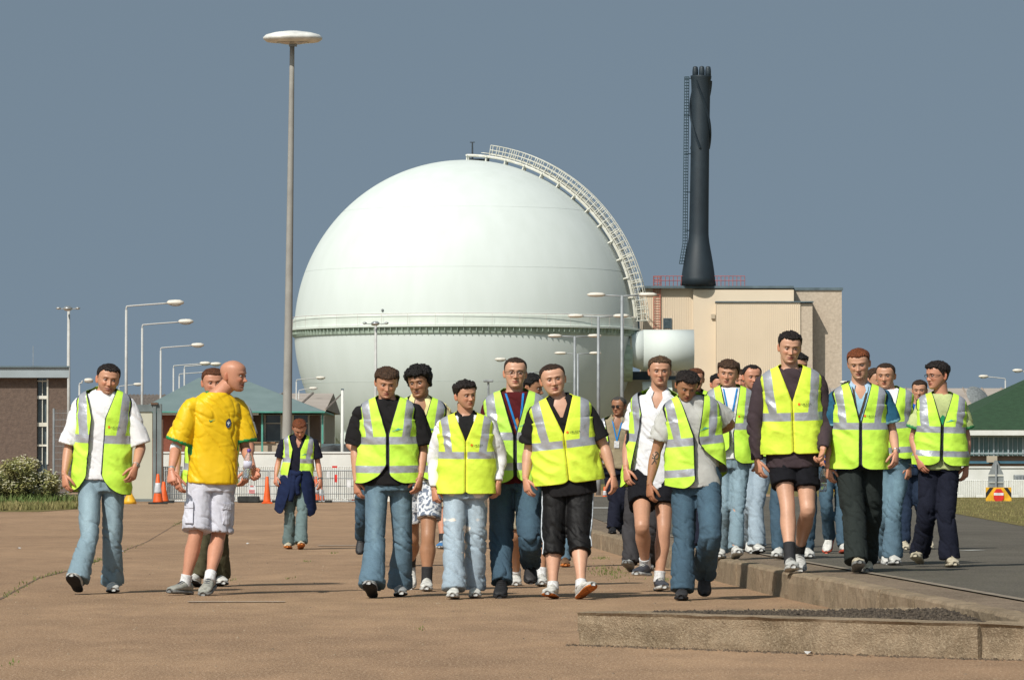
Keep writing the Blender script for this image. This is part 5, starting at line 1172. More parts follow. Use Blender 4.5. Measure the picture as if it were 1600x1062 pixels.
# litter on the apron
for i, (px, py) in enumerate(((387, 850), (30, 857), (190, 862), (1062, 1008), (1262, 1023))):
    x, y = gp(px, py); b = MB(); r = .03
    V = [(x + r * math.cos(a) * rg.uniform(.5, 1.2), y + 3 * r * math.sin(a) * rg.uniform(.5, 1.2), rg.uniform(.004, .03)) for a in np.linspace(0, 6.28, 7, endpoint=False)]
    b.add(V + [(x, y, .022)], [(k, (k + 1) % 7, 7) for k in range(7)]); tag(b.build('litter', mat('litter', (.6, .58, .55), nscale=20)), 'small %s scrap of paper lying on the concrete %s' % (('white', 'pale', 'crumpled', 'flat', 'torn')[i], ('right of the bald man', 'at the left edge', 'beside the pale jeans', 'by the front kerb', 'under the front kerb')[i]), 'litter', 'litter on the tarmac')

# grass at left and right
sheet('grass', [gp(-120, 799), gp(60, 799.5), gp(122, 795), gp(128, 781), gp(110, 776), gp(-120, 774)], .006, G_grass)
gl = [gp(-60, 799), gp(122, 795), gp(122, 778), gp(-60, 776)]
def fgl():
    u, v = rg.random(), rg.random(); a = (lerp(gl[0][0], gl[1][0], u), lerp(gl[0][1], gl[1][1], u)); c = (lerp(gl[3][0], gl[2][0], u), lerp(gl[3][1], gl[2][1], u)); return lerp(a[0], c[0], v * v), lerp(a[1], c[1], v * v), .0
blades('grass_blades', 7000, fgl, M_gd, .06, .22)
def fgr():
    y = rg.uniform(60, 160); x0 = float(np.interp(y, [p[1] for p in RE], [p[0] for p in RE])); return x0 + abs(rg.gauss(0, 2.4)) + .05, y, RZ
blades('verge_grass_blades', 9000, fgr, M_gd, .02, .055)

# ------------------------------------------------------------------ materials of the place
M_dome = mat('dome_paint', (.625, .675, .65), rough=.72, nscale=.55, stretch=(1, 1, .14), col2=(.585, .635, .605), detail=8, spec=.3)
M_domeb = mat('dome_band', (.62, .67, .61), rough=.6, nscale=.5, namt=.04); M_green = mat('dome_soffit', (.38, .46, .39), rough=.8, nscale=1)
M_wsteel = mat('white_steel', (.70, .70, .64), rough=.6, nscale=2, col2=(.55, .53, .44)); M_gsteel = mat('galvanised', (.30, .32, .33), rough=.55, metal=.25, nscale=3, namt=.12)
M_lpole = mat('pale_pole', (.46, .46, .44), rough=.6, nscale=3, namt=.08); M_lamp = mat('lamp_head', (.66, .62, .54), rough=.5, nscale=6, namt=.06); M_conc = mat('concrete_post', (.33, .32, .29), rough=.85, nscale=1.5, col2=(.25, .24, .22), bump=.003)
M_black = mat('chimney_black', (.012, .020, .028), rough=.55, nscale=.5, col2=(.020, .032, .042)); M_red = mat('red_rail', (.42, .13, .13), rough=.6, nscale=3)
M_cladd = mat('cream_cladding', (.70, .585, .44), rough=.8, nscale=.25, col2=(.66, .55, .41)); M_rough = mat('roughcast', (.54, .45, .35), rough=.95, nscale=3.0, col2=(.42, .345, .265), bump=.02, bscale=6, detail=8); M_trim = mat('slate_trim', (.10, .14, .16), rough=.7, nscale=1)
M_brown = mat('brown_render', (.155, .110, .085), rough=.95, nscale=6, col2=(.105, .075, .06), bump=.02, bscale=12, detail=8); M_fascia = mat('blue_grey_fascia', (.30, .35, .37), rough=.7, nscale=1, namt=.06)
M_glass = mat('window_glass', (.03, .045, .05), rough=.12, nscale=1.5, col2=(.10, .13, .14)); M_brick = mat('red_brick', (.26, .085, .050), rough=.9, nscale=9, col2=(.19, .065, .042), bump=.01)
M_teal = mat('teal_roof', (.165, .225, .225), rough=.8, nscale=.8, col2=(.135, .19, .19)); M_tealt = mat('teal_trim', (.08, .30, .24), rough=.6, nscale=2); M_crm = mat('cream_render', (.44, .38, .29), rough=.9, nscale=.8, namt=.06)
M_roofw = mat('pale_sheet_roof', (.42, .37, .32), rough=.8, nscale=.25, col2=(.34, .29, .245), detail=7); M_ggreen = mat('green_sheet_roof', (.016, .045, .018), rough=.9, nscale=3, col2=(.024, .065, .027), bump=.03, bscale=9)
M_wht = mat('white_wall', (.72, .72, .68), rough=.85, nscale=1.5, col2=(.60, .60, .55)); M_or = mat('cone_orange', (.75, .11, .012), rough=.55, nscale=5, namt=.1); M_slv = mat('cone_sleeve', (.58, .58, .60), rough=.4, nscale=6); M_dk = mat('cone_base', (.03, .032, .03), rough=.9, nscale=6, namt=.3)
M_yel = mat('sign_yellow', (.78, .42, .02), rough=.5, nscale=6); M_blk = mat('sign_black', (.015, .015, .015), rough=.5, nscale=6); M_sred = mat('sign_red', (.68, .03, .02), rough=.45, nscale=6); M_sw = mat('sign_white', (.75, .75, .75), rough=.45, nscale=6); M_sgr = mat('sign_grey', (.27, .29, .29), rough=.5, metal=.3, nscale=4)

# ------------------------------------------------------------------ the dome
DY = 630.0; pm = F / DY
DC = W3(727, 517, DY); R0 = 267 / pm
dome = empty('reactor_dome', (DC.x, DC.y, 0), 0, 'huge pale green spherical steel dome with a white walkway curving over its right side', 'dome')
b = MB(); b.sphere((0, 0, DC.z), R0, 192); sp_ = b.build('shell', M_dome, dome, smooth=True)
zb = WZ(517, DY)
b = MB(); n = 128
prof = [(R0 + .02, WZ(497, DY)), (R0 + .16, WZ(500, DY)), (R0 + .22, WZ(513.5, DY)), (R0 + .62, WZ(514.5, DY)), (R0 + .62, WZ(517.5, DY)), (R0 - .3, WZ(517.5, DY))]
b.lathe([(r, z) for r, z in prof], n=n); b.build('girder_band', M_domeb, dome)
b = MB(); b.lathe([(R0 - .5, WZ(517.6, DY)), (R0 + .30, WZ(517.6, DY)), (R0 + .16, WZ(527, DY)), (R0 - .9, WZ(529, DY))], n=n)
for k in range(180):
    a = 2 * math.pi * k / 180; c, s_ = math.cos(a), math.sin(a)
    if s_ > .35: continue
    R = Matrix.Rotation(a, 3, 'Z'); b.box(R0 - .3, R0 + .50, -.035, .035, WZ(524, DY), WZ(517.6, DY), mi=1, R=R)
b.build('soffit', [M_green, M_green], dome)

b = MB()
for zz in (497.5,): b.path([((R0 + .5) * math.cos(a), (R0 + .5) * math.sin(a), WZ(zz, DY) + .0) for a in np.linspace(0, 2 * math.pi, 97)], .035, n=4)
for k in range(40): a = 2 * math.pi * k / 40; x, y = (R0 + .62) * math.cos(a), (R0 + .62) * math.sin(a); b.path([(x, y, WZ(515, DY)), (x, y, WZ(497.5, DY))], .014, n=4)
b.build('rail', mat('faded_pink_rail', (.55, .45, .42), nscale=2), dome)
b = MB()
for q in (-52, -18, 20, 44):     # latitude weld seams
    z = R0 * math.sin(math.radians(q)); r = R0 * math.cos(math.radians(q)); b.path([((r + .01) * math.cos(a), (r + .01) * math.sin(a), DC.z + z) for a in np.linspace(0, 2 * math.pi, 129)], .012, n=4)
b.build('weld_seam', M_dome, dome)
# legs below
b = MB()
for k in range(24):
    a = 2 * math.pi * k / 24; x, y = R0 * .80 * math.cos(a), R0 * .80 * math.sin(a); b.cyl((x, y, 0), (x, y, DC.z - R0 * .6), .5, n=10)
b.build('support_leg', M_domeb, dome)
# walkway over the right limb: an arc in a vertical plane turned a little to the camera
wk = empty('dome_walkway', (DC.x, DC.y, 0), 0, 'white railed stairway curving from the crown of the dome down its right flank', 'walkway'); wk.parent = dome
bpy.data.objects.remove(wk); wk = dome
az = math.radians(-14); ux, uy = math.cos(az), math.sin(az)
def arc(r, th, o=0.0):   # th from zenith
    return (r * math.sin(th) * ux - o * uy, r * math.sin(th) * uy + o * ux, DC.z + r * math.cos(th))
t0, t1 = math.radians(1), math.radians(86)
deck = MB(); 
for o_ in (-.55, .55): deck.path([arc(R0 + .55, t, o_) for t in np.linspace(t0, t1, 60)], .17, n=6)
for t in np.linspace(t0, t1, 14): deck.path([arc(R0 - .2, t, -.55), arc(R0 + .55, t, -.55)], .12, n=4); deck.path([arc(R0 - .2, t, .55), arc(R0 + .55, t, .55)], .12, n=4); deck.path([arc(R0 + .55, t, -.9), arc(R0 + .55, t, .9)], .14, n=4)
for t in np.linspace(t0, t1, 120): deck.box(-.25, .25, -.5, .5, -.04, .04, R=None) if False else None
wko = deck.build('walkway', M_wsteel, dome)
st = MB()
for t in np.linspace(math.radians(6), t1, 150):
    p = Vector(arc(R0 + .95, t)); Rm = Matrix.Rotation(az, 3, 'Z'); st.add([p + Rm @ Vector(q) for q in ((-.16, -.5, -.03), (.16, -.5, -.03), (.16, .5, -.03), (-.16, .5, -.03), (-.16, -.5, .03), (.16, -.5, .03), (.16, .5, .03), (-.16, .5, .03))], [(0, 3, 2, 1), (4, 5, 6, 7), (0, 1, 5, 4), (1, 2, 6, 5), (2, 3, 7, 6), (3, 0, 4, 7)])
st.build('tread', M_wsteel, wko)
rl = MB(); ta = math.radians(8.5)
for o_ in (-.6, .6):
    for rr in (1.38, 1.95, .85): rl.path([arc(R0 + rr + (.25 if False else 0), t, o_) for t in np.linspace(ta, t1 + .02, 60)], .055, n=4)
    tt = np.linspace(ta, t1 + .02, 38)
    for i, t in enumerate(tt):
        rl.path([arc(R0 + .6, t, o_), arc(R0 + 1.97, t, o_)], .05, n=4)
        if i % 4 == 3: t2 = t + .012; rl.path([arc(R0 + .6, t2, o_), arc(R0 + 1.97, t2, o_)], .06, n=4)
rl.build('walkway_rail', M_wsteel, wko)
b = MB()   # lower cage and lift shaft at the end of the stairs
xe = WX(990, DY) - DC.x
for dx in (-1.9, -1.0, .1): b.path([(xe + dx, -3.5, WZ(518, DY)), (xe + dx - (.5 if dx < 0 else -.1), -3.5, WZ(470, DY))], .10, n=4)
for z in (480, 488, 497, 505): b.path([(xe - 2.0, -3.5, WZ(z, DY)), (xe + .2, -3.5, WZ(z, DY))], .06, n=4)
b.build('stair_cage', M_wsteel, wko)
b = MB(); b.box(WX(983, DY) - DC.x, WX(999, DY) - DC.x, -1.0, 1.0, WZ(515, DY), WZ(472, DY)); b.build('stair_box', mat('box_grey', (.20, .24, .26), nscale=1), wko)
# crown: mast and lamp
b = MB(); x = WX(738, DY) - DC.x; b.path([(x, 0, WZ(251, DY)), (x, 0, WZ(222, DY))], [.13, .08], n=6); b.path([(x - .3, 0, WZ(222, DY)), (x + .3, 0, WZ(222, DY))], .06, n=5); b.box(WX(733, DY) - DC.x, WX(764, DY) - DC.x, -.5, .5, WZ(251.5, DY), WZ(248, DY)); b.build('crown_mast', mat('dark_mast', (.04, .05, .06), nscale=2), dome)
b = MB(); c0 = WX(603.5, DY) - DC.x; yy = -math.sqrt(max(0, R0 ** 2 - c0 ** 2 - (WZ(492, DY) - DC.z) ** 2)) - .05; b.sphere((c0, yy, WZ(492, DY)), .17, 10); b.build('flood_light', mat('fitting', (.2, .22, .22), nscale=3), dome)
# horizontal duct, right, and flange
duct = MB(); yd = -5.0; YD = DY + yd; xa, xb = WX(978, YD), WX(1084, YD); zc = WZ(547, YD); dr = 32 / (F / YD)
for pts_, rr_ in (([978, 984, 1005], [.72, .76, 1.0]), ([1005.05, 1084], [1.0, 1.0])):
    V, f = tube([Vector((WX(q, YD) - DC.x, yd, zc)) for q in pts_], [dr * q for q in rr_], n=48, sub=1); duct.add(V, f)
do = duct.build('duct', M_dome, dome)
for p in do.data.polygons: p.use_smooth = len(p.vertices) == 4
b = MB(); b.cyl((WX(984.5, YD) - DC.x, yd, zc), (WX(986.5, YD) - DC.x, yd, zc), dr * .86, n=48); b.build('flange', mat('rusty_flange', (.45, .36, .20), nscale=2, col2=(.50, .50, .40)), do)
b = MB(); cxh, czh = WX(975, YD) - DC.x, WZ(562, YD)
for k in range(8):
    a = math.radians(118 + k * 19); ux_, uz_ = math.cos(a), math.sin(a)
    b.cyl((cxh + ux_ * .9, yd - .3, czh + uz_ * 2.3), (cxh + ux_ * 1.25, yd - .6, czh + uz_ * 2.9), .16, n=6)
b.cyl((cxh - .4, yd + .2, czh), (cxh + 1.0, yd + .2, czh), 2.6, n=28); b.build('hatch_ring', mat('hatch_green', (.36, .44, .35), nscale=1.5), dome)

# ------------------------------------------------------------------ chimney building
BY = 640.0
def bx(m_, x0, x1, y0, y1, ya, yb, mi=0, Y=BY, ox=0): m_.box(WX(x0, Y) - ox, WX(x1, Y) - ox, ya, yb, WZ(y1, Y) if y1 is not None else 0, WZ(y0, Y), mi)
OX = WX(1160, BY)
bld = empty('plant_building', (OX, BY, 0), 0, 'big windowless cream clad block with roughcast right end, behind the tall man', 'building')
b = MB(); bx(b, 1083, 1316, 452, None, .6, 24, ox=OX); b.build('roughcast_wall', M_rough, bld)
b = MB(); bx(b, 1006, 1239, 450.5, None, .0, 20, ox=OX)
o = b.build('clad_wall', M_cladd, bld)
b = MB()
for i in range(64):
    x = WX(1006, BY) + (WX(1239, BY) - WX(1006, BY)) * i / 64 - OX; b.box(x, x + .055, -.06, .02, 0, WZ(452, BY))
b.build('cladding_rib', M_cladd, o)
b = MB(); bx(b, 1083, 1240, 453, None, -.8, -.07, ox=OX); bx(b, 1118, 1249, 473, None, -2.5, -.75, ox=OX); o = b.build('clad_annex', M_cladd, bld)
b = MB()
for i in range(40):
    x = WX(1118, BY) + (WX(1249, BY) - WX(1118, BY)) * i / 40 - OX; b.box(x, x + .05, -2.56, -2.48, 0, WZ(474, BY))
b.build('cladding_rib', M_cladd, o)
b = MB(); bx(b, 1249.2, 1268, 475, None, -2.3, .7, ox=OX); b.build('stair_tower', M_rough, bld)
b = MB(); bx(b, 1003, 1240, 447, 450.5, -.95, 20.2, ox=OX); bx(b, 1240.2, 1318, 449, 453, .4, 24.2, ox=OX); bx(b, 1117, 1269.5, 471.5, 473.5, -2.7, .5, ox=OX); b.build('parapet', M_trim, bld)
b = MB(); bx(b, 1111, 1117, 491, 498, -1.1, -.75, ox=OX); b.build('vent', M_crm, bld)
w = MB(); bx(w, 1038, 1048, 498.5, 513, -.12, .25, ox=OX); wo_ = w.build('window', M_glass, bld)
w = MB(); bx(w, 1036.5, 1038, 497, 514, -.2, -.02, ox=OX); bx(w, 1048, 1049.5, 497, 514, -.2, -.02, ox=OX); bx(w, 1038, 1048, 497, 498.4, -.2, -.02, ox=OX); w.build('frame', M_trim, wo_)
w = MB()   # roof rails
for z in (431.5, 438.5): w.path([(WX(1021, BY) - OX, -.6, WZ(z, BY)), (WX(1164, BY) - OX, -.6, WZ(z, BY))], .045, n=4)
for k in range(24): x = WX(1021 + k * 6.2, BY) - OX; w.path([(x, -.6, WZ(448, BY)), (x, -.6, WZ(431.5, BY))], .04, n=4)
w.build('roof_rail', M_red, bld)
w = MB()
for x in (1021.5, 1031.5): w.path([(WX(x, BY) - OX, -.3, WZ(515, BY)), (WX(x, BY) - OX, -.3, WZ(431, BY))], .06, n=4)
for k in range(22): z = WZ(515 - k * 3.9, BY); w.path([(WX(1021.5, BY) - OX, -.3, z), (WX(1031.5, BY) - OX, -.3, z)], .045, n=4)
w.build('ladder', mat('faded_red', (.52, .17, .12), rough=.6, nscale=2), bld)
low = MB(); bx(low, 940, 1090, 596, None, -12, -6, ox=OX); o = low.build('low_wing', M_crm, bld)
low = MB(); bx(low, 972, 1012, 583, 596, -11, -7, ox=OX); bx(low, 1030, 1084, 590, 596, -12, -7, ox=OX); low.build('low_plant', mat('plant_dark', (.06, .09, .13), nscale=1), bld)
low = MB(); low.cyl((WX(1000, BY) - OX, -13.2, WZ(615, BY)), (WX(1045, BY) - OX, -13.2, WZ(612, BY)), 1.2, n=20); low.build('pipe', M_dome, bld)
# chimney
CX = WX(1091, BY); ch = empty('chimney_stack', (CX, BY, WZ(448, BY)), 0, 'tall near black chimney with a spiral strake at its top and a caged ladder', 'chimney')
zz = lambda p: WZ(p, BY) - WZ(448, BY); k_ = 1 / (F / BY)
ctr = lambda p: (np.interp(p, [104, 440], [1096, 1091]) - 1091) * k_
b = MB(); ps = [(446, 28), (420, 24.5), (400, 21), (385, 18), (370, 15.8), (350, 15.2), (250, 14.6), (140, 14.8), (122, 16.2), (118, 16.5)]
V, f = tube([Vector((ctr(p), 0, zz(p))) for p, r in ps], [r * k_ for p, r in ps], n=32, sub=2); b.add(V, f); o = b.build('stack', M_black, ch, smooth=True)
b = MB()
for dx in (-9, 1, 11):
    c = ctr(110) + dx * k_; b.lathe([(4.6 * k_, zz(124)), (4.6 * k_, zz(110)), (4.0 * k_, zz(106)), (3.6 * k_, zz(104)), (1.5 * k_, zz(103))], c=(c, -.3 if dx == 1 else 0, 0), n=12)
b.build('flue', M_black, ch, smooth=True)
b = MB()
for ph in (0, 2.09, 4.19):
    pts = []
    for q in np.linspace(0, 1, 60):
        p = lerp(126, 232, q); a = ph + q * 2.6; pts.append((ctr(p) + 15.6 * k_ * math.cos(a), 15.6 * k_ * math.sin(a), zz(p)))
    b.path(pts, .16, n=4)
b.build('strake', M_black, ch)
b = MB()
lx = [(120, 1073.5), (380, 1070.5), (412, 1065)]
for off in (-3.4, 0, 3.4):
    b.path([((x + off - 1091) * k_, -.5 * (1 if off == 0 else 0), zz(y)) for y, x in lx], .045, n=4)
for i in range(66):
    p = lerp(120, 412, i / 65); x = np.interp(p, [a for a, c in lx], [c for a, c in lx]); c = (x - 1091) * k_
    b.path([(c + 3.6 * k_ * math.cos(a), .5 * math.sin(a) - .3, zz(p)) for a in np.linspace(0, 2 * math.pi, 9)], .032, n=4)
for p in (122, 180, 240, 300, 360): b.path([((1070 - 1091) * k_, 0, zz(p)), ((1080 - 1091) * k_, 0, zz(p))], .06, n=4)
b.build('ladder_cage', mat('ladder_steel', (.05, .09, .11), nscale=2), ch)

# ------------------------------------------------------------------ other buildings
def building(name, Y, cx, lab, cat='building'): return empty(name, (WX(cx, Y), Y, 0), 0, lab, cat)
# brown block, left
Y = 230.; OX = WX(50, Y); bl = building('office_block', Y, 50, 'brown rendered flat-roofed block with pale fascia and tall window strip at left edge')
def q2(x): return WX(x, Y) - OX
def wedge(b, x0, x1, y0, y1, ya, yb): b.prism([(q2(x0), ya), (q2(x1), ya), (q2(x1) - (yb - ya) * .0, yb) if False else (q2(x1) - (yb - ya) * .12, yb), (q2(x0), yb)], WZ(y1, Y) if y1 is not None else 0, WZ(y0, Y))
b = MB(); bx(b, -160, 57.5, 590, None, 0, 9, Y=Y, ox=OX); wedge(b, 74, 105, 590, None, 0, 4.5); b.build('wall', M_brown, bl)
b = MB(); wedge(b, -162, 109, 574.5, 590, -.4, 9.3); b.build('fascia', M_fascia, bl)
b = MB(); wedge(b, -162, 110, 572, 574.4, -.5, 9.4); b.build('roof_edge', M_trim, bl)
b = MB(); bx(b, 57.5, 74, 590, None, .35, 8, Y=Y, ox=OX); wo_ = b.build('window', M_glass, bl)
b = MB()
for z0, z1 in ((594, 596), (618, 623), (660, 666), (694, 697)): bx(b, 57.6, 73.9, z0, z1, .15, .33, Y=Y, ox=OX)
bx(b, 73, 75.5, 592, 725, -.05, .3, Y=Y, ox=OX); bx(b, 65, 66, 592, 725, .2, .34, Y=Y, ox=OX); b.build('frame', M_wsteel, wo_)
b = MB(); bx(b, 38, 38.9, 537, 572.5, 4, 4.03, Y=Y, ox=OX); b.build('aerial', M_gsteel, bl)
# teal roofed brick building
Y = 262.; OX = WX(380, Y); bl = building('brick_pavilion', Y, 380, 'red brick building with low teal hipped roof behind the bald man')
def qx(x): return WX(x, Y) - OX
b = MB(); bx(b, 236, 396, 648, None, 0, 8, Y=Y, ox=OX); b.build('wall', M_brick, bl)
b = MB(); bx(b, 396.2, 500, 692, None, .1, 8, Y=Y, ox=OX); b.build('low_wall', M_crm, bl)
b = MB(); bx(b, 396.2, 430, 690, 692, 0.0, 8, Y=Y, ox=OX); bx(b, 430.2, 500, 690, 692, .3, 8, Y=Y, ox=OX); b.build('sill', mat('timber_sill', (.28, .16, .09), nscale=2), bl)
b = MB(); bx(b, 411, 500, 648, 690, 1.2, 6, Y=Y, ox=OX); wo_ = b.build('window', M_glass, bl)
b = MB()
for x in (411, 437, 455, 480): bx(b, x, x + 3, 648, 690, .9, 1.15, Y=Y, ox=OX)
bx(b, 411, 483, 688.5, 689.5, .88, 1.17, Y=Y, ox=OX); bx(b, 411, 483, 660, 661.5, .88, 1.17, Y=Y, ox=OX); b.build('frame', M_wsteel, wo_)
b = MB(); bx(b, 396.2, 410.5, 648, 690, .3, 6, Y=Y, ox=OX); bx(b, 484, 499, 648, 690, .6, 6, Y=Y, ox=OX); b.build('panel', mat('dark_timber', (.10, .07, .05), nscale=2), bl)
b = MB()
for x in (409, 503): bx(b, x, x + 3, 646, 724, -.6, -.4, Y=Y, ox=OX)
b.build('porch_post', M_tealt, bl)
b = MB(); ey = WZ(643, Y); ry = WZ(587, Y)
V = [(qx(214), -1, ey), (qx(508), -1, ey), (qx(508), 12, ey), (qx(214), 12, ey), (qx(300), 5.5, ry), (qx(365), 5.5, ry)]
b.add(V, [(0, 1, 5, 4), (1, 2, 5), (2, 3, 4, 5), (3, 0, 4), (3, 2, 1, 0)]); ro = b.build('roof', M_teal, bl)
b = MB(); bx(b, 213, 509, 642.5, 645, -1.1, 12.1, Y=Y, ox=OX); b.build('gutter', M_tealt, bl)
b = MB(); bx(b, 255, 405, 645, 648.5, -.9, -.2, Y=Y, ox=OX); b.build('soffit', M_wht, bl)
# sheds far behind
def shed(name, Y, x0, x1, ye, yr, lab, wall=M_crm, roof=M_roofw, depth=30, slope=True, seams=18):
    OX = WX((x0 + x1) / 2, Y); o = building(name, Y, (x0 + x1) / 2, lab); b = MB(); bx(b, x0, x1, ye, None, 0, depth, Y=Y, ox=OX); b.build('wall', wall, o)
    b = MB(); a, c = WX(x0, Y) - OX - .5, WX(x1, Y) - OX + .5; e, r = WZ(ye, Y), WZ(yr, Y)
    b.add([(a, -.6, e), (c, -.6, e), (c, depth / 2, r), (a, depth / 2, r), (a, depth + .6, e), (c, depth + .6, e), (a, -.6, e - .5), (c, -.6, e - .5)], [(0, 1, 2, 3), (3, 2, 5, 4), (0, 3, 4), (1, 5, 2), (6, 7, 1, 0)]); ro = b.build('roof', roof, o)
    b = MB()
    for k in range(seams + 1): x = lerp(a, c, k / seams); b.path([(x, -.6, e + .05), (x + .8, depth / 2, r + .05)], .09, n=4)
    b.build('roof_rib', mat('roof_rib', (.33, .27, .22), nscale=.6), ro); return o
shed('far_shed', 420., 120, 262, 636, 612, 'long grey corrugated shed roof far behind the white T-shirt', depth=40, seams=26)
shed('far_shed', 430., 422, 500, 640, 609, 'pale shed with sloping roof behind the concrete lamp mast', depth=36, seams=2)
shed('far_shed', 560., 1290, 1720, 668, 598, 'wide pale roofed hangar behind the man in the green-trimmed T-shirt', depth=70, seams=14)
# distant low hill
hl = MB(); pts = []
for i in range(41): x = -260 + i * 13; h = 14 + 10 * math.exp(-((x + 120) / 50.) ** 2) + 3 * vn(np.array([[i * .5, 0, 0]]), 4)[0]; pts.append((x, h))
V = [(x, 2400, -2) for x, h in pts] + [(x, 2460, h) for x, h in pts] + [(x, 2900, h * .6) for x, h in pts]; hl.add(V, [(i, i + 1, 42 + i, 41 + i) for i in range(40)] + [(41 + i, 42 + i, 83 + i, 82 + i) for i in range(40)])
tag(hl.build('hills', mat('far_hill', (.09, .13, .14), nscale=.01)), kind='structure')
# green roofed building right
Y = 330.; OX = WX(1560, Y); gb = building('green_roofed_hall', Y, 1560, 'low hall under a huge dark green sloping roof at right edge')
b = MB(); bx(b, 1478, 1740, 690, None, 0, 20, Y=Y, ox=OX); b.build('wall', mat('orange_brick', (.30, .17, .11), nscale=3, col2=(.24, .16, .12)), gb)
b = MB(); V = [(WX(1468, Y) - OX, -1, WZ(672, Y)), (WX(1740, Y) - OX, -1, WZ(672, Y)), (WX(1740, Y) - OX, 14, WZ(566, Y)), (WX(1680, Y) - OX, 14, WZ(566, Y)), (WX(1468, Y) - OX, 14, WZ(662, Y))]
V += [(x, 26, z - 1) for x, y, z in V[2:]]; b.add(V, [(0, 1, 2, 3), (0, 3, 4), (2, 5, 6, 3), (3, 6, 7, 4), (4, 7, 0)]); b.build('roof', M_ggreen, gb)
b = MB(); bx(b, 1476, 1740, 672.5, 680, -1.2, 0, Y=Y, ox=OX); b.build('gutter', M_wht, gb)
b = MB(); bx(b, 1480, 1740, 683, 712, -.3, -.02, Y=Y, ox=OX); wo_ = b.build('window', mat('teal_glass', (.08, .16, .16), rough=.2, nscale=1.2, col2=(.16, .22, .22)), gb)
b = MB()
for k in range(34): x = 1482 + k * 7.6; bx(b, x, x + (2.4 if k % 3 == 0 else 1.0), 683, 712, -.42, -.31, Y=Y, ox=OX)
bx(b, 1480, 1740, 680.5, 683, -.45, -.05, Y=Y, ox=OX); bx(b, 1480, 1740, 707, 709, -.47, -.43, Y=Y, ox=OX); b.build('frame', M_fascia, wo_)
b = MB(); bx(b, 1480, 1740, 720, 724, -.2, -.02, Y=Y, ox=OX); b.build('cladding_strip', mat('blue_strip', (.05, .14, .2), nscale=1), gb)
b = MB(); bx(b, 1540, 1556, 712, 722, -.9, -.5, Y=Y, ox=OX); b.build('wall_unit', M_crm, gb)
# satellite dish on the hangar
Y = 552.; o = empty('satellite_dish', (WX(1532, Y), Y, WZ(636, Y)), 0, 'grey dish aerial standing on the pale hangar roof', 'dish aerial')
b = MB(); V = []; n = 20
for i in range(7):
    for k in range(n): a = 2 * math.pi * k / n; r = 1.5 * i / 6; V.append((r * math.cos(a), r * r * .18, r * math.sin(a)))
b.add(V, [(i * n + k, i * n + (k + 1) % n, (i + 1) * n + (k + 1) % n, (i + 1) * n + k) for i in range(6) for k in range(n)])
rm = Matrix.Rotation(math.radians(-40), 4, 'X') @ Matrix.Rotation(math.radians(30), 4, 'Z'); b.v = [tuple(rm @ Vector(p) + Vector((0, 0, 1.2))) for p in b.v]; b.build('dish', M_sgr, o, smooth=True)
b = MB(); b.cyl((0, .2, -.6), (0, .2, 1.0), .15, n=8); b.box(-.9, .9, -.3, .3, -.6, -.2); b.build('mount', M_trim, o)

# ------------------------------------------------------------------ lamps and masts
def arm_lamp(px, ptop, side, H, lab, arm=1.75, m=M_lpole, group='single-arm street lamps', rise=.12, hl=.72):
    Y = (H - CH) * F / (HY - ptop); o = empty('street_lamp', (WX(px, Y), Y, 0), 0, lab, 'street lamp', group)
    b = MB(); b.path([(0, 0, 0), (0, 0, 1.3)], .10, n=10); b.path([(0, 0, 1.3), (0, 0, H * .98)], [.075, .05], n=10); b.build('pole', m, o, smooth=True)
    b = MB(); b.path([(0, 0, H * .98), (side * .02, 0, H - .03), (side * .15, 0, H), (side * arm * .6, 0, H + rise * .6), (side * arm, 0, H + rise)], .034, n=8, sub=3); b.build('arm', m, o, smooth=True)
    b = MB(); x = side * arm; b.lathe([(.05, -.33), (.13, -.25), (.16, 0), (.15, .2), (.07, .36)], n=14); R = Matrix.Rotation(math.pi / 2 * side, 3, 'Y'); b.v = [tuple(R @ Vector((p[0] * .75, p[1], p[2] * hl / .7)) + Vector((x + side * .3, 0, H + rise + .03))) for p in b.v]; lo = b.build('lamp_head', M_lamp, o, smooth=True)
    b = MB(); b.sphere((x + side * .32, 0, H + rise - .05), 1, 12, sc=(.25, .12, .08)); b.build('lamp_bowl', mat('lamp_bowl', (.45, .45, .42), rough=.2, nscale=5), lo, smooth=True)
    return o
for px, pt, t in ((197, 478, 'tallest looking, just right of the white T-shirt'), (222, 507, 'second in the row from the left'), (251, 543, 'third in the row, over the white gate panel'), (271, 571, 'fourth in the row, left of the bald head'), (280, 584, 'fifth in the row, behind the bald man'), (288, 572, 'thin faint one, behind the bald man')):
    arm_lamp(px, pt, 1, 8.0, 'white lamp, arm to the right, ' + t)
arm_lamp(463, 593, 1, 8.0, 'slender lamp with arm right, standing just right of the concrete mast', arm=1.5)
arm_lamp(467, 609, 1, 8.0, 'small low lamp right of the concrete mast, lower of the two', arm=.9)
arm_lamp(186, 603, 1, 8.0, 'faint small lamp right behind the head of the man in white', arm=1.2)
arm_lamp(124, 598, 1, 6.0, 'tiny lamp with short arm above the brown block corner', arm=.2, hl=.5)
arm_lamp(1571, 591, -1, 8.0, 'white street lamp with arm to the left in front of the green roof', arm=1.3)
arm_lamp(1604, 582, -1, 8.0, 'lamp head poking in at the right edge, its pole outside', arm=.3)
arm_lamp(1590, 649, -1, 6.0, 'low grey lamp before the green roof with head turned left', arm=.2, m=M_gsteel)
arm_lamp(1583, 640, 0.01, 7.0, 'grey lamp seen end-on before the green roof', arm=.1, m=M_gsteel)
arm_lamp(1313, 600, 1, 8.0, 'thin pale pole right of the roughcast wall', arm=.01)
arm_lamp(812, 565, -1, 8.0, 'faint small lamp left behind the man in glasses', arm=.9, m=M_gsteel)
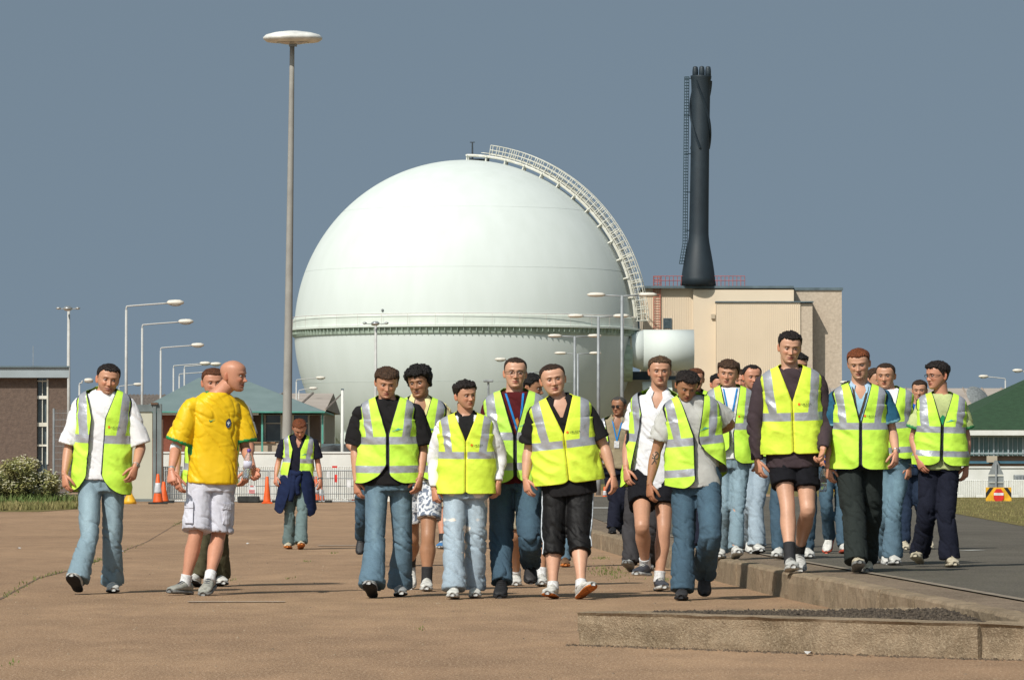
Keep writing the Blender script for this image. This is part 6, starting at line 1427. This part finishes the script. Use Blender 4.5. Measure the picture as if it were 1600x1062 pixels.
def twin(px, ptop, lab, a=1.15):
    H = 8.; Y = (H - CH) * F / (HY - ptop); o = empty('double_arm_lamp', (WX(px, Y), Y, 0), 0, lab, 'street lamp', 'double-arm street lamps')
    b = MB(); b.path([(0, 0, 0), (0, 0, 1.4)], .11, n=10); b.path([(0, 0, 1.4), (0, 0, H)], [.085, .06], n=10); b.build('pole', M_gsteel, o, smooth=True)
    for s_ in (-1, 1):
        b = MB(); b.path([(0, 0, H - .06), (s_ * .1, 0, H - .03), (s_ * .75, 0, H)], .03, n=8); b.build('arm', M_gsteel, o, smooth=True)
        b = MB(); b.lathe([(.04, -.42), (.12, -.30), (.15, 0), (.13, .26), (.05, .42)], n=14); R = Matrix.Rotation(math.pi / 2 * s_, 3, 'Y'); b.v = [tuple(R @ Vector((p[0] * .62, p[1], p[2] * .85)) + Vector((s_ * 1.02, 0, H + .02))) for p in b.v]; lo = b.build('lamp_head', M_lamp, o, smooth=True)
    return o
twin(972, 461, 'grey twin-headed lamp nearest, in front of the stairs of the dome'); twin(935, 494, 'grey twin-headed lamp second in the row, right part of dome'); twin(898, 525, 'grey twin-headed lamp third in the row, below the girder band'); twin(903, 552, 'grey twin-headed lamp fourth in the row, close right of the third')
twin(828, 581, 'faintest twin-headed lamp, between the two close-cropped men')
def mast3(px, ptop, Y, lab, w=15):
    z = WZ(ptop, Y); o = empty('three_head_mast', (WX(px, Y), Y, 0), 0, lab, 'light mast', 'three-headed masts'); k = Y / F
    b = MB(); b.path([(0, 0, 0), (0, 0, z)], [.12, .07], n=10); b.build('pole', M_lpole, o, smooth=True)
    b = MB(); b.path([(-w * k, 0, z + .05), (w * k, 0, z + .05)], .03, n=6); b.build('arm', M_gsteel, o)
    for i, (dx, dy, r) in enumerate(((-w, -.3, .13), (w, -.3, .13), (0, -.5, .24), (-3, .5, .2))):
        b = MB(); b.lathe([(.02, .22), (.5, .2), (.9, 0), (1.0, -.12), (.7, -.4), (.1, -.5)], n=14); b.v = [(p[0] * r + dx * k, p[1] * r + dy, p[2] * r * 1.5 + z + .1) for p in b.v]; b.build('lamp_head', mat('chrome_head', (.5, .52, .52), rough=.3, metal=.6, nscale=5), o, smooth=True)
mast3(107, 484, 262, 'tall thin mast with a cluster of silver lamps left of the white street lamps'); mast3(587, 507, 300, 'thin mast with a cluster of silver lamps before the dome, above the black T-shirt man', w=17)
Y = 300.; o = empty('flood_mast', (WX(763, Y), Y, 0), 0, 'short pole with flat floodlight above the vest of the dark-haired lad', 'floodlight'); b = MB(); b.path([(0, 0, 0), (0, 0, WZ(596, Y))], .06, n=8); b.build('pole', M_gsteel, o); b = MB(); b.box(-.28, .28, -.2, .2, WZ(597, Y), WZ(593, Y)); b.build('lamp_head', M_sgr, o, bevel=.03)
# tall concrete mast with disc
Y = 200.; k = Y / F; zt = WZ(66, Y); lean = (456 - 447) * k
o = empty('high_light_mast', (WX(447, Y), Y, 0), 0, 'very tall tapering concrete mast with a white disc lamp left of the dome', 'light mast')
b = MB(); b.path([(0, 0, 0), (lean * .33, 0, zt * .3), (lean, 0, zt)], [8.6 * k, 6.6 * k, 3.6 * k], n=20, sub=6); b.build('mast', M_conc, o, smooth=True)
b = MB(); b.lathe([(.3, -.20), (1.0, -.16), (46 * k, -.07), (46.5 * k, .0), (42 * k, .10), (30 * k, .18), (12 * k, .24), (.05, .25)], c=(lean + .02, 0, WZ(58, Y)), n=48); b.build('disc_canopy', mat('disc_white', (.78, .78, .74), rough=.5, nscale=2), o, smooth=True)
b = MB(); b.cyl((lean + .02, 0, zt), (lean + .02, 0, WZ(62, Y)), 5 * k, n=16); b.box(lean - .12, lean + .18, -.1, .1, WZ(72, Y), WZ(64, Y)); b.build('collar', M_sgr, o)
b = MB(); b.lathe([(.25, -.26), (.62, -.20), (.60, -.16)], c=(lean + .02, 0, WZ(58, Y)), n=24); b.build('lamp', mat('lamp_glass', (.5, .48, .44), rough=.15, nscale=3), o)

# ------------------------------------------------------------------ fences, gates, cones, signs
Y = 176.
o = empty('gate_panel', (WX(222, Y), Y, 0), 0, 'pale cream gate panel with grey top beside the first traffic cone', 'gate'); OX = WX(222, Y)
b = MB(); bx(b, 207, 238, 643, 779, 0, .12, Y=Y, ox=OX); b.build('panel', mat('cream_panel', (.50, .49, .39), nscale=.8, namt=.05), o)
b = MB(); bx(b, 205, 239, 632, 642.8, -.05, .2, Y=Y, ox=OX); bx(b, 205, 239, 779.2, 783, -.05, .2, Y=Y, ox=OX); bx(b, 239.2, 244, 628, 786, -.1, .2, Y=Y, ox=OX); bx(b, 245, 252.5, 631, 786, -.05, .25, Y=Y, ox=OX); b.build('frame', mat('gate_steel', (.17, .20, .20), nscale=2), o)
b = MB(); bx(b, 236, 247, 629, 632, -.15, .3, Y=Y, ox=OX); bx(b, 252.7, 254.5, 655, 786, -.05, .3, Y=Y, ox=OX); b.build('rusty_cap', mat('rust', (.14, .08, .05), nscale=4), o)
def wire_fence(x0, x1, yt, Y, lab, dark=M_gsteel):
    OX = WX((x0 + x1) / 2, Y); o = empty('mesh_fence', (OX, Y, 0), 0, lab, 'fence'); b = MB(); zt = WZ(yt, Y)
    for i in range(int((x1 - x0) / 2.2) + 1): x = WX(x0 + i * 2.2, Y) - OX; b.path([(x, 0, 0), (x, 0, zt)], .006, n=3)
    for i in range(14): z = zt * (i + .5) / 14; b.path([(WX(x0, Y) - OX, 0, z), (WX(x1, Y) - OX, 0, z)], .006, n=3)
    b.build('mesh', dark, o)
    for i in range(int((x1 - x0) / 40) + 2):
        x = min(x1, x0 + i * 40); b = MB(); b.cyl((WX(x, Y) - OX, .02, 0), (WX(x, Y) - OX, .02, zt + .05), .04, n=8); b.build('post', dark, o)
    return o
wire_fence(84, 204, 640, 178., 'grey mesh fence between the brown block and the gate panel')
def white_wall(x0, x1, yt, Y, lab, z0=0.0):
    OX = WX((x0 + x1) / 2, Y); o = empty('white_wall', (OX, Y, 0), 0, lab, 'wall'); b = MB(); b.box(WX(x0, Y) - OX, WX(x1, Y) - OX, 0, .25, -.1, WZ(yt, Y)); b.build('wall_face', M_wht, o)
    b = MB(); b.box(WX(x0, Y) - OX - .02, WX(x1, Y) - OX + .02, -.04, .29, WZ(yt, Y) + .002, WZ(yt, Y) + .06); b.build('coping', M_wht, o); return o
white_wall(245, 760, 708, 181., 'long low white wall behind the barriers and cones'); white_wall(1440, 1760, 731, 171., 'white wall behind the yellow and black chevron board')
# railings: white pickets, one object per panel, in front grey barriers
def picket(x0, x1, Y, yt, yb, z0, lab, group, m=M_wht, n=13, grey=False):
    OX = WX((x0 + x1) / 2, Y); o = empty('crowd_barrier', (OX, Y, z0), 0, lab, 'barrier', group); a, c = WX(x0, Y) - OX, WX(x1, Y) - OX; h = WZ(yt, Y) - z0; l = WZ(yb, Y) - z0
    b = MB(); b.path([(a, 0, l), (a, 0, h), (c, 0, h), (c, 0, l), (a, 0, l)], .025, n=6); b.build('frame', m, o)
    b = MB()
    for i in range(1, n): x = lerp(a, c, i / n); b.path([(x, 0, l), (x, 0, h)], .030 if not grey else .008, n=6)
    if grey:
        for z in (.25, .5, .75): b.path([(a, -.01, lerp(l, h, z)), (c, -.01, lerp(l, h, z))], .012, n=4)
    b.build('bars', m, o)
    for x in (lerp(a, c, .12), lerp(a, c, .88)): b = MB(); b.path([(x, -.25, .0), (x, 0, l), (x, .25, 0)], .022, n=6); b.box(x - .12, x + .12, -.35, -.15, 0, .09, mi=0); b.build('foot', M_dk if grey else m, o)
    return o
pos_w = ['far left', 'behind the bald man', 'left of the red-haired walker', 'behind the red-haired walker', 'right of the red-haired walker', 'left of the black T-shirt man', 'behind the black T-shirt man']
for i in range(7): picket(252 + i * 47, 297 + i * 47, 177., 729, 779, 0, 'white picket barrier of thick bars, ' + ['beside the first cone', 'behind the hand of the bald man', 'behind the plain orange cone', 'behind the red-haired walker', 'behind the pair of cones', 'behind the right-hand cone', 'hidden behind the black T-shirt man'][i], 'white picket barriers')
for i in range(4): picket(258 + i * 82, 338 + i * 82, 173.5, 735, 783, 0, 'thin grey wire barrier with dark feet, ' + ['by the first cone', 'by the plain orange cone', 'by the pair of cones', 'by the right-hand cone'][i], 'grey wire barriers', m=M_gsteel, n=26, grey=True)
for i in range(5): picket(1493 + i * 43, 1534 + i * 43, 168., 750, 782, RZ, 'white picket barrier on the verge, ' + ['by the right arm of the man in glasses', 'behind the chevron board', 'right of the chevron board', 'outside right', 'far outside right'][i], 'verge barriers', n=14)
Y = 169.; o = empty('grey_cabinet', (WX(1600, Y), Y, RZ), 0, 'dark grey ribbed roadside cabinet cut by the right edge', 'cabinet'); b = MB(); b.box(-.35, .9, -.5, 0, 0, .72); b.build('case', M_sgr, o, bevel=.02); b = MB(); [b.box(-.33 + i * .1, -.29 + i * .1, -.53, -.505, .05, .68) for i in range(12)]; b.build('rib', M_gsteel, o)
# items hung on the barriers
for i, (px, py, w, h, m, lab) in enumerate(((523, 729, 8, 3, M_sred, 'small red tag on the barrier'), (525, 747, 4, 12, M_sred, 'narrow red ribbon on the barrier'), (513, 741, 5, 10, M_sw, 'white plate fixed on the barrier'), (545, 755, 6, 12, M_sw, 'white notice on the right end of the barrier'), (394, 764, 11, 12, M_sw, 'white notice with red lettering on the barrier by the bald man'), (414, 740, 5, 6, M_sred, 'little red plate'))):
    if i == 5: continue
    Yb = 173.3; b = MB(); b.box(WX(px - w / 2, Yb), WX(px + w / 2, Yb), Yb - .02, Yb, WZ(py + h / 2, Yb), WZ(py - h / 2, Yb)); o = b.build('barrier_tag', m); tag(o, lab, 'tag')
    if i == 4:
        b = MB()
        for q, (yy, n_) in enumerate(((759, 3), (766, 5), (769, 5))):
            for r in range(n_): x = px - n_ * .9 + r * 1.8; b.box(WX(x, Yb), WX(x + 1.2, Yb), Yb - .03, Yb - .022, WZ(yy + 1.2, Yb), WZ(yy - 1.0, Yb))
        b.build('lettering', M_sred, o)
def cone(px, pbase, ptop, lab, sleeve=True, w=17, foot=True):
    Yc = GY(pbase); k = Yc / F; h = (pbase - ptop) * k; o = empty('traffic_cone', (WX(px, Yc), Yc, 0), rg.uniform(0, 1.5) if False else 0.1, lab, 'traffic cone', 'traffic cones'); r = w / 2 * k
    b = MB(); b.lathe([(r, .05), (r * .93, .09), (lerp(r, .03, .5) , h * .52), (.045, h * .985), (.03, h)], n=28); b.build('cone_body', M_or, o, smooth=True)
    if sleeve:
        f = lambda t: np.interp(t, [.09, h * .52, h * .985], [r * .93, lerp(r, .03, .5), .045]) + .006
        b = MB(); zs = np.linspace(h * .36, h * .70, 6); b.lathe([(f(z), z) for z in zs], n=28); b.build('sleeve', M_slv, o, smooth=True)
    b = MB(); q = r * 1.25 if not foot else r * 1.75; b.box(-q, q, -q, q, 0, .055 if foot else .05); b.build('base', M_dk if foot else M_or, o, bevel=.015)
    return o
cone(247, 787, 740, 'traffic cone with white sleeve at the foot of the gate post'); cone(256, 785.5, 752, 'plain orange cone partly behind the sleeved cone at the gate post', sleeve=False)
cone(417.5, 786.5, 744, 'plain orange traffic cone without sleeve, left of the red-haired walker', sleeve=False, w=13, foot=False); cone(494, 784.5, 744, 'sleeved cone close behind the hand of the red-haired walker', w=14); cone(502.5, 784, 756, 'shorter sleeved cone right of the red-haired walker', w=12)
cone(533.5, 782.5, 742, 'sleeved cone standing alone under the white pole', w=14); cone(556, 783.5, 744, 'cone mostly hidden behind the hand of the black T-shirt man', w=14); cone(945, 781, 760, 'small red and yellow cone beyond the older man in sunglasses', w=8)
b = MB(); x, y = gp(203, 787); b.lathe([(.22, 0), (.20, .1), (.08, .32), (.02, .36)], n=16); o = b.build('yellow_weight', M_yel, smooth=True); o.location = (x, y, 0); tag(o, 'small yellow marker on the ground behind the white T-shirt man', 'marker')
b = MB(); x, y = gp(1308, 768, RZ); b.lathe([(.5, 0), (.5, .5), (.2, .7)], n=16); o = b.build('yellow_weight', M_yel, smooth=True); o.location = (x, y, RZ); tag(o, 'yellow drum low between the walkers left of the red-haired man', 'marker')
for i, (px, w) in enumerate(((390, 34), (565, 20), (340, 20))):
    x, y = gp(px, 785); b = MB(); b.box(-w / 2 * y / F, w / 2 * y / F, -.2, .2, 0, .22); o = b.build('ballast_block', M_dk, bevel=.04); o.location = (x, y - .5, 0); tag(o, 'dark ballast block at the foot of the barrier, ' + ('right of the bald man', 'behind the black T-shirt man', 'behind the bald man')[i], 'block', 'ballast blocks')
Y = 183.; k = Y / F; o = empty('white_pole', (WX(535, Y), Y, 0), 0, 'white post standing behind the barriers left of the black T-shirt man', 'post'); b = MB(); b.path([(0, 0, 0), (0, 0, WZ(609, Y))], [3.0 * k, 2.0 * k], n=12); b.build('pole', M_wht, o, smooth=True); b = MB(); b.box(-.05, .05, -.05, .05, WZ(609, Y), WZ(607, Y)); b.build('cap', M_trim, o)
Y = 240.; OX = WX(550, Y); o = building('low_shed', Y, 550, 'low dark-based shed behind the white wall under the dome'); b = MB(); bx(b, 505, 640, 700, None, 0, 4, Y=Y, ox=OX); b.build('wall', M_sgr, o); b = MB(); bx(b, 503, 642, 693, 700, -.2, 4.2, Y=Y, ox=OX); b.build('roof', M_trim, o); b = MB(); [bx(b, 508 + i * 9, 513 + i * 9, 702, 706, -.1, -.02, Y=Y, ox=OX) for i in range(13)]; b.build('window', M_glass, o)
Y = 225.; OX = WX(545, Y); b = MB()
for i in range(12): x = rg.uniform(507, 640); b.sphere((WX(x, Y), Y + rg.uniform(0, 3), WZ(709, Y)), rg.uniform(.35, .6), 10, sc=(1.4, 1, .8))
o = b.build('stored_drums', mat('dark_stuff', (.045, .05, .05), nscale=1.5, namt=.5), smooth=False); tag(o, 'dark row of low material stacked behind the white wall', 'stack')
# long low dark hedge line on horizon to close the gaps on both sides
for i, (x0, x1, lab) in enumerate(((-200, 260, 'dark scrub line far behind the gate panel'), (600, 1500, 'dark scrub line below the dome and plant building'))):
    b = MB(); Yh = 500.; n = 120; V = []; 
    for j in range(n): x = lerp(x0, x1, j / (n - 1)); h = 2.6 + 1.2 * vn(np.array([[j * .6, i, 0]]), 6)[0]; V += [(WX(x, Yh), Yh, 0), (WX(x, Yh), Yh + 1, h), (WX(x, Yh), Yh + 8, h * .7), (WX(x, Yh), Yh + 9, 0)]
    b.add(V, [(4 * j + q, 4 * j + 4 + q, 4 * j + 5 + q, 4 * j + 1 + q) for j in range(n - 1) for q in range(3)]); tag(b.build('scrub', mat('scrub', (.05, .06, .03), nscale=.4, namt=.4)), kind='stuff')

# right verge signs
Y = 146.; k = Y / F
o = empty('triangular_sign', (WX(1556, Y), Y, RZ), 0, 'grey back of a triangular sign over a square plate on the verge', 'road sign'); z = lambda p: WZ(p, Y) - RZ
b = MB(); V = [(-12 * k, 0, z(741)), (12 * k, 0, z(741)), (2 * k, 0, z(719)), (-2 * k, 0, z(719))]; b.add(V + [(x, .03, zz_) for x, y, zz_ in V], [(0, 1, 2, 3), (7, 6, 5, 4), (0, 4, 5, 1), (1, 5, 6, 2), (2, 6, 7, 3), (3, 7, 4, 0)]); b.build('triangle_plate', M_sgr, o)
b = MB(); b.box(-12 * k, 12 * k, 0, .03, z(763), z(743.5)); b.build('square_plate', M_sgr, o); b = MB(); b.cyl((0, -.04, 0), (0, -.04, z(724)), .03, n=10); b.build('post', M_gsteel, o)
b = MB(); b.box(-11 * k, 11 * k, -.03, -.005, z(743), z(741.4)); b.box(-11 * k, 11 * k, -.03, -.005, z(754), z(753)); b.build('clip', M_wsteel, o)
Y = 144.; k = Y / F; z = lambda p: WZ(p, Y) - RZ
o = empty('chevron_board', (WX(1560, Y), Y, RZ), 0, 'yellow and black striped board with a red sign on it', 'road sign')
b = MB(); b.box(-20 * k, 20 * k, 0, .04, z(785), z(761)); b.build('board', M_yel, o)
b = MB()
for sg in (-1, 1):
    for (xa_, xb_, w_) in ((17, 7, 4.5),):
        V = [(sg * (xa_ + 3) * k, -.006, z(770)), (sg * (xa_ - 3) * k, -.006, z(761.4)), (sg * (xa_ - 9) * k, -.006, z(761.4)), (sg * (xa_ + 3) * k, -.006, z(778))] if True else None
        b.add(V, [(0, 1, 2, 3)] if sg < 0 else [(3, 2, 1, 0)])
b.build('black_stripe', M_blk, o)
b = MB(); pts = [(9 * k * math.cos(a) * (1 if abs(math.cos(a)) < .9 else .95), z(774) + 11.5 * k * math.sin(a)) for a in np.linspace(math.pi / 8, 2 * math.pi + math.pi / 8, 9)[:-1]]
V = [(x, -.03, zz_) for x, zz_ in pts] + [(x, -.01, zz_) for x, zz_ in pts]; b.add(V, [tuple(range(8)), tuple(range(15, 7, -1))] + [(i, 8 + i, 8 + (i + 1) % 8, (i + 1) % 8) for i in range(8)]); so_ = b.build('stop_plate', M_sred, o)
b = MB(); b.box(-7.5 * k, 7.5 * k, -.036, -.031, z(773.5), z(769.5)); b.build('white_bar', M_sw, so_)

# ------------------------------------------------------------------ flowering bush at left
def bush(x, y, w, h, n, lab, seed):
    r_ = random.Random(seed); o = empty('flowering_bush', (x, y, 0), 0, lab, 'bush', 'white-flowered bushes'); b = MB(); fl = MB(); st_ = MB()
    cl = [(r_.gauss(0, w * .33), r_.gauss(0, .5), h * r_.uniform(.15, .80), r_.uniform(.14, .34)) for _ in range(46)]
    cl = [(a, c, min(z_, h * (1.02 - .55 * (a / w) ** 2)), q) for a, c, z_, q in cl]
    for i in range(n):
        a, c, z_, q = r_.choice(cl); d_ = Vector((r_.gauss(0, 1), r_.gauss(0, 1), r_.gauss(0, .8))).normalized() * q * r_.uniform(.5, 1.1); p = Vector((a, c, z_)) + d_
        if p.z < .02: continue
        s_ = r_.uniform(.03, .075); u = Vector((r_.gauss(0, 1), r_.gauss(0, 1), r_.gauss(0, 1))).normalized(); v = u.orthogonal().normalized(); b.add([p - u * s_, p + v * s_ * .4, p + u * s_, p - v * s_ * .4], [(0, 1, 2, 3)])
        if r_.random() < .13 and d_.z > -.05:
            c2 = p + Vector((0, -.03, .03))
            for _ in range(3):
                q2 = c2 + Vector((r_.gauss(0, .03), r_.gauss(0, .03), r_.gauss(0, .01))); t = r_.uniform(.010, .021); fl.add([q2 + Vector((t, -t, 0)), q2 + Vector((t, t, t)), q2 + Vector((-t, t, t)), q2 + Vector((-t, -t, 0))], [(0, 1, 2, 3)])
    for a, c, z_, q in cl[:26]: st_.path([(a * .4, c * .4, 0), (a * .8, c * .8, z_ * .6), (a, c, z_)], .012, n=4)
    b.build('foliage', mat('bush_leaf', (.15, .17, .04), nscale=2.5, col2=(.30, .26, .10)), o); fl.build('flowers', mat('bush_flower', (.56, .53, .36), nscale=5), o); st_.build('stems', mat('bush_stem', (.12, .09, .05), nscale=5), o)
yb = 158.
bush(WX(22, yb), yb, 1.0, 1.55, 8000, 'tall flowering bush in front of the brown block', 1); bush(WX(62, yb), yb + 1, .75, 1.05, 5000, 'lower flowering bush, right end of the clump', 2); bush(WX(-35, yb), yb - 1, 1.1, 1.7, 5000, 'flowering bush cut by the left edge', 3)
blades('bush_foot_grass', 1500, lambda: (WX(rg.uniform(-60, 118), yb), yb - 2 + rg.uniform(-2, 4), 0), mat('grass_lush', (.07, .12, .02), nscale=2, col2=(.12, .15, .04)), .1, .4)
_only = None
import os as _os
for _s in PEOPLE:
    person(_s)
# ------------------------------------------------------------------ things held
def bottle(c, axis, h, lab, cap=(.10, .05, .30)):
    o = empty('water_bottle', c, 0, lab, 'bottle'); ax = Vector(axis).normalized(); Q = Vector((0, 0, 1)).rotation_difference(ax).to_matrix(); r = h * .145
    def bd(nm, prof, m, par):
        b = MB(); b.lathe(prof, n=20); b.v = [tuple(Q @ Vector(p)) for p in b.v]; return b.build(nm, m, par, smooth=True)
    pet = mat('pet_plastic', (.80, .84, .88), rough=.08, nscale=3, namt=.02, trans=.85)
    q = bd('bottle_body', [(r * .8, 0), (r, .015), (r, h * .25), (r * .93, h * .3), (r, h * .35), (r, h * .62), (r * .75, h * .76), (r * .36, h * .88), (r * .34, h * .92)], pet, o)
    bd('water', [(r * .78, .006), (r * .93, .018), (r * .93, h * .30), (r * .93, h * .31)], mat('water_in_bottle', (.85, .9, .92), rough=.02, nscale=3, namt=.01, trans=.9), q)
    bd('label', [(r * 1.02, h * .36), (r * 1.02, h * .60)], mat('bottle_label', (.62, .62, .74), nscale=6), q)
    bd('bottle_cap', [(r * .42, h * .90), (r * .44, h * .94), (r * .42, h), (r * .2, h * 1.01)], mat('cap_%d' % int(cap[2] * 100), cap, rough=.4, nscale=10), q)
    return o
p2 = [s for s in PEOPLE if s['x'] == 332][0]; S, E, Wr, Tp = p2['_arms']['R']; rl_ = p2['_root'].location
hc = Wr + (Tp - Wr).normalized() * .08
yy_ = (rl_ + hc).y - .035
bottle(W3(385, 748, yy_), (W3(389.5, 700, yy_) - W3(385, 748, yy_)), .235, 'clear plastic water bottle with purple cap held by the bald man in yellow')
yq = 40.5
bottle(W3(1286, 768, yq), (0, 0, 1), .20, 'small water bottle with blue cap carried between the tall man and the red-haired man', cap=(.02, .15, .5))
